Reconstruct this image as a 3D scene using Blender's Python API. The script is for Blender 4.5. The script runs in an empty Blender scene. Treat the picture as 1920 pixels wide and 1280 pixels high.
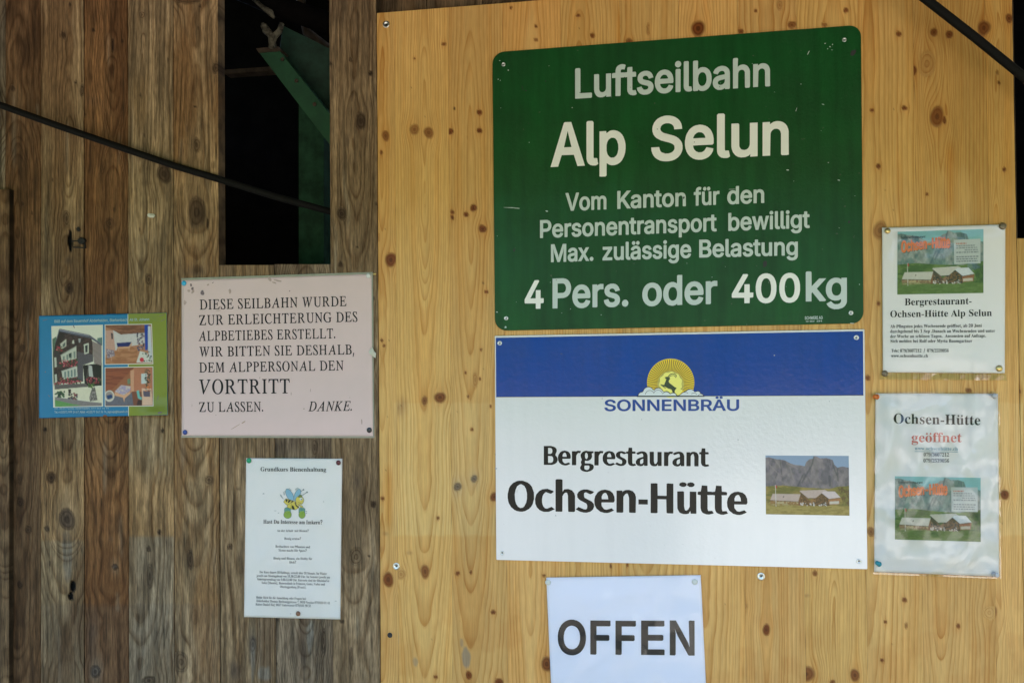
import bpy, math, random
import numpy as np
from mathutils import Vector, Matrix
from mathutils.geometry import tessellate_polygon
R_ = math.radians
random.seed(7)
rng = np.random.default_rng(11)
scene = bpy.context.scene
C = scene.collection

# ------------------------------------------------------------------ camera
YAW, PITCH, ROLL, FOC, DIST = 9.0995, 0.8708, -0.5031, 1500.0, 1.364
def _basis():
    y, p, r = R_(YAW), R_(PITCH), R_(ROLL)
    F = np.array([-math.sin(y)*math.cos(p), math.cos(y)*math.cos(p), math.sin(p)])
    Rt = np.array([math.cos(y), math.sin(y), 0.0]); U = np.cross(Rt, F)
    return Rt*math.cos(r)+U*math.sin(r), -Rt*math.sin(r)+U*math.cos(r), F
BR, BU, BF = _basis()
CAM = -BF*DIST
cam_data = bpy.data.cameras.new('camera')
cam = bpy.data.objects.new('camera', cam_data); C.objects.link(cam)
cam_data.sensor_width = 36.0
cam_data.lens = 36.0*FOC/1920.0
cam_data.clip_start = 0.02; cam_data.clip_end = 2000
cam.matrix_world = Matrix(((BR[0], BU[0], -BF[0], CAM[0]), (BR[1], BU[1], -BF[1], CAM[1]), (BR[2], BU[2], -BF[2], CAM[2]), (0, 0, 0, 1)))
scene.camera = cam

# ------------------------------------------------------------------ sky, sun, exposure
SUN_EL, SUN_AZ = 46.0, 28.0       # the sun stands behind the hut: azimuth measured from +Y towards +X
world = bpy.data.worlds.new('World'); scene.world = world; world.use_nodes = True
wn = world.node_tree
sky = wn.nodes.new('ShaderNodeTexSky'); sky.sky_type = 'NISHITA'; sky.sun_disc = False
sky.sun_elevation = R_(SUN_EL); sky.sun_rotation = R_(SUN_AZ)
sky.air_density = 1.0; sky.dust_density = 1.5; sky.ozone_density = 1.0
wn.links.new(sky.outputs[0], wn.nodes['Background'].inputs[0])
wn.nodes['Background'].inputs[1].default_value = 0.125
sun_data = bpy.data.lights.new('sun', 'SUN'); sun_data.energy = 4.0; sun_data.angle = R_(0.5); sun_data.color = (1.0, 0.91, 0.81)
sun = bpy.data.objects.new('sun', sun_data); C.objects.link(sun)
sd = Vector((math.sin(R_(SUN_AZ))*math.cos(R_(SUN_EL)), math.cos(R_(SUN_AZ))*math.cos(R_(SUN_EL)), math.sin(R_(SUN_EL))))
sun.rotation_euler = sd.to_track_quat('Z', 'Y').to_euler()
sun.location = (0, 0, 5)
scene.view_settings.view_transform = 'Standard'; scene.view_settings.look = 'None'
scene.view_settings.gamma = 1.0; scene.view_settings.use_curve_mapping = False
scene.view_settings.exposure = 2.88

# ------------------------------------------------------------------ helpers
def wall(px, py, d=0.0):
    """point of the photographed wall seen at photo position (px, py), d metres in front of the board face"""
    px = np.asarray(px, float); py = np.asarray(py, float); d = np.asarray(d, float)
    v = BF[:, None]*FOC + BR[:, None]*(px.ravel()-960) + BU[:, None]*(640-py.ravel())
    t = (-np.broadcast_to(d, px.shape).ravel()-CAM[1])/v[1]
    return (CAM[:, None]+v*t).T          # n x 3
def wp(px, py, d=0.0): return Vector(wall([px], [py], d)[0])
def lin(c):
    c = np.asarray(c, float)/255.0
    return np.where(c <= .04045, c/12.92, ((c+.055)/1.055)**2.4)
def smooth(a, b, x):
    t = np.clip((x-a)/(b-a), 0, 1); return t*t*(3-2*t)
def noise2(x, y, seed):
    """value noise, bilinear with smooth weights"""
    g = np.random.default_rng(seed).random((64, 64))
    xi = np.floor(x).astype(int); yi = np.floor(y).astype(int); fx = x-xi; fy = y-yi
    fx = fx*fx*(3-2*fx); fy = fy*fy*(3-2*fy)
    a = g[yi % 64, xi % 64]; b = g[yi % 64, (xi+1) % 64]; c = g[(yi+1) % 64, xi % 64]; d = g[(yi+1) % 64, (xi+1) % 64]
    return (a*(1-fx)+b*fx)*(1-fy)+(c*(1-fx)+d*fx)*fy
def fbm(x, y, seed, o=4):
    s = 0; a = .5; t = 0
    for k in range(o):
        s = s+a*noise2(x*2**k+k*7.3, y*2**k+k*3.1, seed+k); t += a; a *= .5
    return s/t
def empty(name, loc, label=None, cat=None, group=None, kind=None):
    o = bpy.data.objects.new(name, None); C.objects.link(o); o.location = loc; o.empty_display_size = .05
    tag(o, label, cat, group, kind); return o
def tag(o, label=None, cat=None, group=None, kind=None):
    if label: o['label'] = label
    if cat: o['category'] = cat
    if group: o['group'] = group
    if kind: o['kind'] = kind
    return o
ORIG = {}
def origin_of(p):
    v = Vector((0, 0, 0))
    while p is not None: v = v+Vector(p.location); p = p.parent
    return v
def mesh_obj(name, verts, faces, mat, parent=None, loc=None, cols=None, attrs=None, smoothed=False, midx=None):
    """verts in world space; the object's own origin is its parent's origin, or loc for a top-level mesh"""
    verts = np.asarray(verts, float)
    o0 = np.array(origin_of(parent)) if parent is not None else np.array(loc if loc is not None else verts.mean(0))
    me = bpy.data.meshes.new(name)
    me.from_pydata((verts-o0).tolist(), [], faces)
    for m in (mat if isinstance(mat, (list, tuple)) else [mat]): me.materials.append(m)
    if midx is not None: me.polygons.foreach_set('material_index', midx)
    if smoothed: me.polygons.foreach_set('use_smooth', [True]*len(me.polygons))
    if cols is not None:
        a = me.attributes.new('tint', 'FLOAT_COLOR', 'POINT')
        cc = np.ones((len(verts), 4)); cc[:, :3] = cols; a.data.foreach_set('color', cc.ravel())
    for k, v in (attrs or {}).items():
        a = me.attributes.new(k, 'FLOAT', 'POINT'); a.data.foreach_set('value', np.asarray(v, float).ravel())
    me.update()
    o = bpy.data.objects.new(name, me); C.objects.link(o)
    if parent is not None: o.parent = parent
    else: o.location = o0
    return o
def grid_faces(nr, nc, base=0):
    i = np.arange(nr-1)[:, None]*nc+np.arange(nc-1)[None, :]+base
    return np.stack([i, i+nc, i+nc+1, i+1], -1).reshape(-1, 4)
def rim_loop(nr, nc):
    return list(range(nc)) + [r*nc+nc-1 for r in range(1, nr)] + [(nr-1)*nc+c for c in range(nc-2, -1, -1)] + [r*nc for r in range(nr-2, 0, -1)]
def slab_from_grid(V, nr, nc, back):
    """closed slab: front grid V (rows top to bottom, columns left to right, world), back face pushed 'back' metres behind"""
    F = grid_faces(nr, nc).tolist()
    loop = rim_loop(nr, nc); n0 = len(V)
    B = V[loop].copy(); B[:, 1] += back
    n = len(loop); n1 = n0+n
    for k in range(n):
        F.append([n0+k, n0+(k+1) % n, n1+(k+1) % n, n1+k])
    F.append([n1+k for k in range(n)])
    return np.vstack([V, V[loop], B]), F
def box(name, lo, hi, mat, parent=None, loc=None, bev=0.0):
    lo = np.array(lo, float); hi = np.array(hi, float)
    import bmesh
    bm = bmesh.new(); bmesh.ops.create_cube(bm, size=1)
    for v in bm.verts: v.co = Vector([(lo[i]+hi[i])/2+v.co[i]*(hi[i]-lo[i]) for i in range(3)])
    if bev: bmesh.ops.bevel(bm, geom=bm.edges[:], offset=bev, segments=2, affect='EDGES')
    vs = [v.co[:] for v in bm.verts]; bm.verts.index_update(); fs = [[v.index for v in f.verts] for f in bm.faces]; bm.free()
    return mesh_obj(name, vs, fs, mat, parent, loc)
def extrude_poly(name, pts, d0, d1, mat, parent=None, loc=None, bev=.0):
    """outline in photo pixels, built on the plane d0 in front of the wall and thickened back to d1"""
    pts = np.array(pts, float)
    A = wall(pts[:, 0], pts[:, 1], d0); n = len(A)
    c = A.mean(0); M = A.copy()
    if bev:
        e = []
        for i in range(n):
            a, b, q = A[i-1], A[i], A[(i+1) % n]
            u = (a-b)/np.linalg.norm(a-b)+(q-b)/np.linalg.norm(q-b); L = np.linalg.norm(u)
            v = c-b; v = v/np.linalg.norm(v)
            e.append(b+v*bev)
        M = np.array(e)
        S1 = A.copy(); S1[:, 1] += bev
        B = A.copy(); B[:, 1] += d0-d1
        V = np.vstack([M, S1, B]); F = [list(range(n))]
        for lay in (0, 1):
            for i in range(n):
                j = (i+1) % n; F.append([lay*n+i, (lay+1)*n+i, (lay+1)*n+j, lay*n+j])
        F.append([2*n+i for i in range(n-1, -1, -1)])
    else:
        B = A.copy(); B[:, 1] += d0-d1
        V = np.vstack([A, B]); F = [list(range(n))]
        for i in range(n):
            j = (i+1) % n; F.append([i, n+i, n+j, j])
        F.append([n+i for i in range(n-1, -1, -1)])
    return mesh_obj(name, V, F, mat, parent, loc)
def tube(name, pts, r, mat, parent=None, loc=None, seg=14, wob=0.0):
    pts = [Vector(p) for p in pts]; V = []; F = []
    for i, p in enumerate(pts):
        t = (pts[min(i+1, len(pts)-1)]-pts[max(i-1, 0)]).normalized()
        a = t.cross(Vector((0, 1, .2))).normalized(); b = t.cross(a)
        rr = (r[i] if isinstance(r, (list, tuple)) else r)
        for k in range(seg):
            an = 2*math.pi*k/seg; q = rr*(1+wob*random.uniform(-1, 1))
            V.append(p+a*math.cos(an)*q+b*math.sin(an)*q)
    for i in range(len(pts)-1):
        for k in range(seg):
            k2 = (k+1) % seg; F.append([i*seg+k, i*seg+k2, (i+1)*seg+k2, (i+1)*seg+k])
    F.append(list(range(seg-1, -1, -1))); F.append([(len(pts)-1)*seg+k for k in range(seg)])
    return mesh_obj(name, [v[:] for v in V], F, mat, parent, loc, smoothed=True)
def lathe(name, prof, origin, axis, mat, parent=None, loc=None, seg=20):
    """prof: (radius, height along axis) pairs"""
    ax = Vector(axis).normalized(); a = ax.cross(Vector((0, 0, 1)) if abs(ax.z) < .9 else Vector((1, 0, 0))).normalized(); b = ax.cross(a)
    V = []; F = []; o = Vector(origin)
    for (r, h) in prof:
        for k in range(seg):
            an = 2*math.pi*k/seg; V.append((o+ax*h+a*math.cos(an)*r+b*math.sin(an)*r)[:])
    m = len(prof)
    for i in range(m-1):
        for k in range(seg):
            k2 = (k+1) % seg; F.append([i*seg+k, (i+1)*seg+k, (i+1)*seg+k2, i*seg+k2])
    F.append([k for k in range(seg)]); F.append([(m-1)*seg+k for k in range(seg-1, -1, -1)])
    ob = mesh_obj(name, V, F, mat, parent, loc)
    for p in ob.data.polygons: p.use_smooth = len(p.vertices) == 4
    return ob

# ------------------------------------------------------------------ materials
def mat_base(name, col=(.5, .5, .5), rough=.6, spec=.5, metal=0.0, coat=0.0, coat_rough=.1):
    m = bpy.data.materials.new(name); m.use_nodes = True
    b = m.node_tree.nodes['Principled BSDF']
    b.inputs['Base Color'].default_value = (*col, 1); b.inputs['Roughness'].default_value = rough
    b.inputs['Metallic'].default_value = metal; b.inputs['Specular IOR Level'].default_value = spec
    b.inputs['Coat Weight'].default_value = coat; b.inputs['Coat Roughness'].default_value = coat_rough
    return m, m.node_tree, b
def N(nt, t, **kw):
    n = nt.nodes.new(t)
    for k, v in kw.items(): setattr(n, k, v)
    return n
def math_(nt, op, a, b=None, clamp=False):
    n = nt.nodes.new('ShaderNodeMath'); n.operation = op; n.use_clamp = clamp
    for i, v in enumerate((a, b)):
        if v is None: continue
        if isinstance(v, (int, float)): n.inputs[i].default_value = v
        else: nt.links.new(v, n.inputs[i])
    return n.outputs[0]
def ramp(nt, src, stops, interp='LINEAR'):
    n = nt.nodes.new('ShaderNodeValToRGB'); n.color_ramp.interpolation = interp
    e = n.color_ramp.elements
    while len(e) < len(stops): e.new(.5)
    for i, (p, c) in enumerate(stops):
        e[i].position = p; e[i].color = (c, c, c, 1) if isinstance(c, (int, float)) else (*c, 1)
    nt.links.new(src, n.inputs[0]); return n.outputs[0]
def mixc(nt, typ, fac, a, b):
    n = nt.nodes.new('ShaderNodeMix'); n.data_type = 'RGBA'; n.blend_type = typ
    for i, v in ((0, fac), (6, a), (7, b)):
        if isinstance(v, (int, float)): n.inputs[i].default_value = v
        elif isinstance(v, tuple): n.inputs[i].default_value = (*v, 1)
        else: nt.links.new(v, n.inputs[i])
    return n.outputs[2]
def noise(nt, vec, scale, detail=3, rough=.55, dim='3D'):
    n = nt.nodes.new('ShaderNodeTexNoise'); n.noise_dimensions = dim
    n.inputs['Scale'].default_value = scale; n.inputs['Detail'].default_value = detail; n.inputs['Roughness'].default_value = rough
    if vec is not None: nt.links.new(vec, n.inputs['Vector'])
    return n.outputs[0]
def mapping(nt, scale, src='Object'):
    tc = nt.nodes.new('ShaderNodeTexCoord'); mp = nt.nodes.new('ShaderNodeMapping'); mp.inputs['Scale'].default_value = scale
    nt.links.new(tc.outputs[src], mp.inputs[0]); return mp.outputs[0]
def bump(nt, b, h, strength, dist, inp='Normal'):
    n = nt.nodes.new('ShaderNodeBump'); n.inputs['Strength'].default_value = strength; n.inputs['Distance'].default_value = dist
    nt.links.new(h, n.inputs['Height']); nt.links.new(n.outputs[0], b.inputs[inp])

def wood_mat(name, ring_dark, fibre_amt, rough, relief, fine_scale, old=False):
    """colour comes from the 'tint' attribute (plank colour, knots, stains); annual rings from the 'ring' attribute"""
    m, nt, b = mat_base(name, rough=rough, spec=.2)
    at = N(nt, 'ShaderNodeAttribute', attribute_name='tint'); ar = N(nt, 'ShaderNodeAttribute', attribute_name='ring')
    fr = math_(nt, 'FRACT', ar.outputs['Fac'])
    fine = noise(nt, mapping(nt, (520, 40, fine_scale)), 1.0, 3, .6)
    mid = noise(nt, mapping(nt, (150, 40, 6)), 1.0, 4, .65)
    blotch = noise(nt, mapping(nt, (22, 20, 7)), 1.0, 4, .6)
    if old: prof = ramp(nt, fr, [(0, .35), (.14, .9), (.45, 1.0), (.72, .55), (.9, .05), (1.0, .1)])
    else: prof = ramp(nt, fr, [(0, .6), (.07, 1.0), (.45, .97), (.82, .45), (.95, .12), (1.0, .2)])
    # rings fade in and out along the board
    amt = ramp(nt, noise(nt, mapping(nt, (60, 20, 5)), 1.0, 2), [(.3, .35), (.7, 1.0)])
    dark = mixc(nt, 'MULTIPLY', 1.0, at.outputs['Color'], ring_dark)
    f = math_(nt, 'MULTIPLY', math_(nt, 'SUBTRACT', 1.0, prof), amt, True)
    c = mixc(nt, 'MIX', f, at.outputs['Color'], dark)
    fv = ramp(nt, fine, [(.34, 1-fibre_amt), (.62, 1+fibre_amt*.45)])
    c = mixc(nt, 'MULTIPLY', 1.0, c, fv)
    mv = ramp(nt, mid, [(.36, 1-fibre_amt*.8), (.62, 1.0+fibre_amt*.35)])
    c = mixc(nt, 'MULTIPLY', 1.0, c, mv)
    bl = ramp(nt, blotch, [(.3, (.80, .78, .76) if old else (.93, .91, .87)), (.7, (1.1, 1.1, 1.1) if old else (1.03, 1.03, 1.03))])
    c = mixc(nt, 'MULTIPLY', 1.0, c, bl)
    if old:
        # short dark cracks and specks along the grain
        ck = noise(nt, mapping(nt, (700, 40, 14)), 1.0, 2, .7)
        cr = ramp(nt, ck, [(.30, .25), (.37, 1.0)])
        c = mixc(nt, 'MULTIPLY', .8, c, cr)
    nt.links.new(c, b.inputs['Base Color'])
    h = math_(nt, 'ADD', math_(nt, 'MULTIPLY', prof, .6), math_(nt, 'MULTIPLY', fine, .5))
    bump(nt, b, h, relief, .0006)
    return m
M = {}
M['spruce'] = wood_mat('spruce_board', (.66, .47, .27), .11, .45, .25, 30)
M['old_wood'] = wood_mat('weathered_plank', (.38, .30, .22), .40, .85, 1.0, 45, True)

def painted(name, c1, rough=.35, spec=.5, coat=0, dirt=.12, scale=30, bumpy=.05, coat_rough=.08, dirtcol=None, streak=0.0):
    m, nt, b = mat_base(name, c1, rough, spec, 0, coat, coat_rough)
    n1 = noise(nt, mapping(nt, (1, 1, 1)), scale, 5, .65)
    d = dirtcol or tuple(v*(1-dirt*2) for v in c1)
    c = mixc(nt, 'MIX', ramp(nt, n1, [(.38, 1.0), (.62, 0.0)]), c1, tuple(a*(1-dirt)+b_*dirt for a, b_ in zip(c1, d)))
    sp = noise(nt, mapping(nt, (1, 1, 1)), scale*14, 2, .5)
    c = mixc(nt, 'MIX', ramp(nt, sp, [(.20, .6*dirt*4 if dirt < .2 else .6), (.25, 0.0)]), c, (.12, .11, .09))
    nt.links.new(c, b.inputs['Base Color'])
    n2 = noise(nt, mapping(nt, (1, 1, 1)), scale*25, 2, .5)
    if streak:
        st = noise(nt, mapping(nt, (70, 70, 5)), 1.0, 4, .6); sm = noise(nt, mapping(nt, (9, 9, 6)), 1.0, 5, .7)
        c = mixc(nt, 'MULTIPLY', 1.0, c, ramp(nt, st, [(.32, 1-streak), (.60, 1.0)]))
        c = mixc(nt, 'MULTIPLY', 1.0, c, ramp(nt, sm, [(.36, 1-streak*.8), (.62, 1+streak*.25)]))
        nt.links.new(c, b.inputs['Base Color']); nt.links.new(ramp(nt, sm, [(.3, min(1, rough*1.5)), (.7, rough*.8)]), b.inputs['Roughness'])
        warp = noise(nt, mapping(nt, (4, 4, 4)), 1.0, 1, .5)
        n2 = math_(nt, 'ADD', math_(nt, 'MULTIPLY', warp, 9.0), n2); bump(nt, b, n2, 1.0, .0003)
    else: bump(nt, b, n2, bumpy, .0003)
    return m
M['green'] = painted('green_enamel', (.0085, .074, .017), .36, .22, dirt=.22, scale=9, streak=.24)
M['sign_white'] = painted('white_laminated_plate', (.67, .66, .665), .14, .5, coat=.6, dirt=.04, scale=7, bumpy=.06, coat_rough=.12, streak=.018)
M['blue'] = painted('blue_print', (.0015, .042, .29), .18, .45, coat=0, dirt=.15, scale=5, coat_rough=.12, streak=.10)
M['logo_blue'] = painted('blue_lettering', (.006, .045, .25), .25, dirt=.05)
M['let_grey'] = painted('faded_white_lettering', (.50, .58, .545), .45, .15, dirt=.12, scale=25)
M['let_white'] = painted('white_lettering', (.76, .77, .72), .45, .15, dirt=.07, scale=25)
M['print_black'] = painted('black_print', (.005, .005, .005), .3, .25, coat=0, dirt=.1, coat_rough=.1)
M['ink'] = painted('printer_ink', (.010, .010, .012), .5, .2, dirt=.1)
M['ink_grey'] = painted('faded_ink', (.30, .32, .33), .5, dirt=.05)
M['ink_offen'] = painted('dark_grey_print', (.02, .02, .022), .4, .2, coat=.1, dirt=.06, coat_rough=.08)
M['ink_red'] = painted('red_print', (.52, .10, .075), .4, dirt=.05)
M['ink_link'] = painted('blue_link_print', (.10, .26, .36), .4, dirt=.05)
M['pink'] = painted('pink_paper', (.61, .46, .445), .3, .35, coat=.25, dirt=.10, scale=16, coat_rough=.15, dirtcol=(.42, .33, .30))
M['paper'] = painted('laminated_paper', (.775, .745, .725), .5, .2, coat=0, dirt=.03, scale=14)
M['paper_blue'] = painted('bluish_white_paper', (.80, .80, .93), .5, .2, coat=0, dirt=.03, scale=14)
M['flyer_blue'] = painted('flyer_blue_print', (.011, .16, .31), .4, .3, coat=.1, dirt=.18, scale=20, coat_rough=.25)
M['flyer_green'] = painted('flyer_green_print', (.18, .22, .022), .4, .3, coat=.1, dirt=.18, scale=20, coat_rough=.25)
M['flyer_white'] = painted('flyer_white_print', (.58, .58, .49), .4, .5, dirt=.1, scale=20)
M['flyer_text'] = painted('flyer_text_print', (.26, .36, .36), .4, .5, dirt=.1, scale=20)
M['rod'] = painted('black_rubber', (.0065, .0065, .006), .8, .12, dirt=.3, scale=60)
M['green_wood'] = painted('green_painted_wood', (.026, .090, .042), .7, .2, dirt=.5, scale=30, dirtcol=(.02, .05, .03))
M['green_post'] = painted('darker_green_painted_wood', (.018, .060, .030), .7, .15, dirt=.5, scale=30)  # darker copy of the green paint, for the post
M['green_dark'] = painted('dark_green_painted_wood', (.018, .055, .035), .6, .4, dirt=.5, scale=30)
M['interior'] = painted('near_black_wood', (.005, .0045, .004), .95, .03, dirt=.5, scale=10)  # darkness of the room put into a near-black base colour
M['jamb'] = painted('brown_stained_wood', (.045, .03, .018), .7, .3, dirt=.6, scale=50, dirtcol=(.10, .075, .05))
M['rope'] = painted('frayed_rope', (.13, .12, .085), .9, .1, dirt=.6, scale=120)
M['roof'] = painted('roof_boards', (.05, .043, .034), .8, .3, dirt=.4, scale=6)
def metal(name, col, rough=.35):
    m, nt, b = mat_base(name, col, rough, .5, 1.0)
    n1 = noise(nt, mapping(nt, (1, 1, 1)), 900, 3)
    nt.links.new(ramp(nt, n1, [(.3, rough*.7), (.7, min(1, rough*1.5))]), b.inputs['Roughness']); return m
M['zinc'] = metal('zinc_plated_steel', (.62, .64, .64), .32)
M['brass'] = metal('brass', (.55, .43, .18), .35)
M['dark_recess'] = painted('dark_recess', (.02, .02, .02), .7)
def plastic(name, c, rough=.3): return painted(name, c, rough, .5, dirt=.15, scale=300)
for k, c in dict(pin_sky=(.03, .38, .62), pin_navy=(.015, .05, .25), pin_black=(.02, .02, .022), pin_green=(.0, .26, .11), pin_darkred=(.10, .012, .015),
                 pin_brown=(.19, .085, .045), pin_white=(.62, .64, .60), pin_orange=(.60, .14, .01), pin_teal=(.01, .22, .28), pin_olive=(.13, .10, .055)).items():
    M[k] = plastic(k.replace('pin_', '')+'_plastic', c)
# printed pictures: colours carried by the mesh
def print_mat(name, rough=.4, coat=0.0):
    m, nt, b = mat_base(name, rough=rough, spec=.25, coat=coat, coat_rough=.12)
    at = N(nt, 'ShaderNodeAttribute', attribute_name='tint')
    n1 = noise(nt, mapping(nt, (1, 1, 1)), 1400, 2)
    c = mixc(nt, 'MULTIPLY', 1.0, at.outputs['Color'], ramp(nt, n1, [(.3, .9), (.7, 1.08)]))
    nt.links.new(c, b.inputs['Base Color']); return m
M['picture'] = print_mat('printed_picture')
# laminating film: clear, glossy, wrinkled
def film_mat(name, sc, dist, fac):
    m = bpy.data.materials.new(name); m.use_nodes = True; nt = m.node_tree
    for n in list(nt.nodes): nt.nodes.remove(n)
    out = N(nt, 'ShaderNodeOutputMaterial'); mx = N(nt, 'ShaderNodeMixShader'); tr = N(nt, 'ShaderNodeBsdfTransparent'); gl = N(nt, 'ShaderNodeBsdfGlossy')
    tr.inputs[0].default_value = (.95, .96, .95, 1); gl.inputs['Roughness'].default_value = .04
    fz = N(nt, 'ShaderNodeFresnel'); fz.inputs[0].default_value = 1.5
    h = math_(nt, 'ADD', math_(nt, 'ABSOLUTE', math_(nt, 'SUBTRACT', noise(nt, mapping(nt, (sc, sc, sc*.6)), 1.0, 1.5, .5), .5)), math_(nt, 'MULTIPLY', noise(nt, mapping(nt, (160, 160, 160)), 1.0, 1), .0025))
    bp = N(nt, 'ShaderNodeBump'); bp.inputs['Strength'].default_value = .8; bp.inputs['Distance'].default_value = dist
    nt.links.new(h, bp.inputs['Height']); nt.links.new(bp.outputs[0], gl.inputs['Normal']); nt.links.new(bp.outputs[0], fz.inputs['Normal'])
    nt.links.new(math_(nt, 'MULTIPLY', fz.outputs[0], fac, True), mx.inputs[0]); nt.links.new(tr.outputs[0], mx.inputs[1]); nt.links.new(gl.outputs[0], mx.inputs[2])
    nt.links.new(mx.outputs[0], out.inputs[0]); return m
M['film'] = film_mat('laminating_film', 14, .012, .55)
M['film_wrinkled'] = film_mat('wrinkled_laminating_film', 15, .042, .95)
M['film_edge'] = film_mat('clear_film_rim', 30, .01, 2.5)

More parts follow.
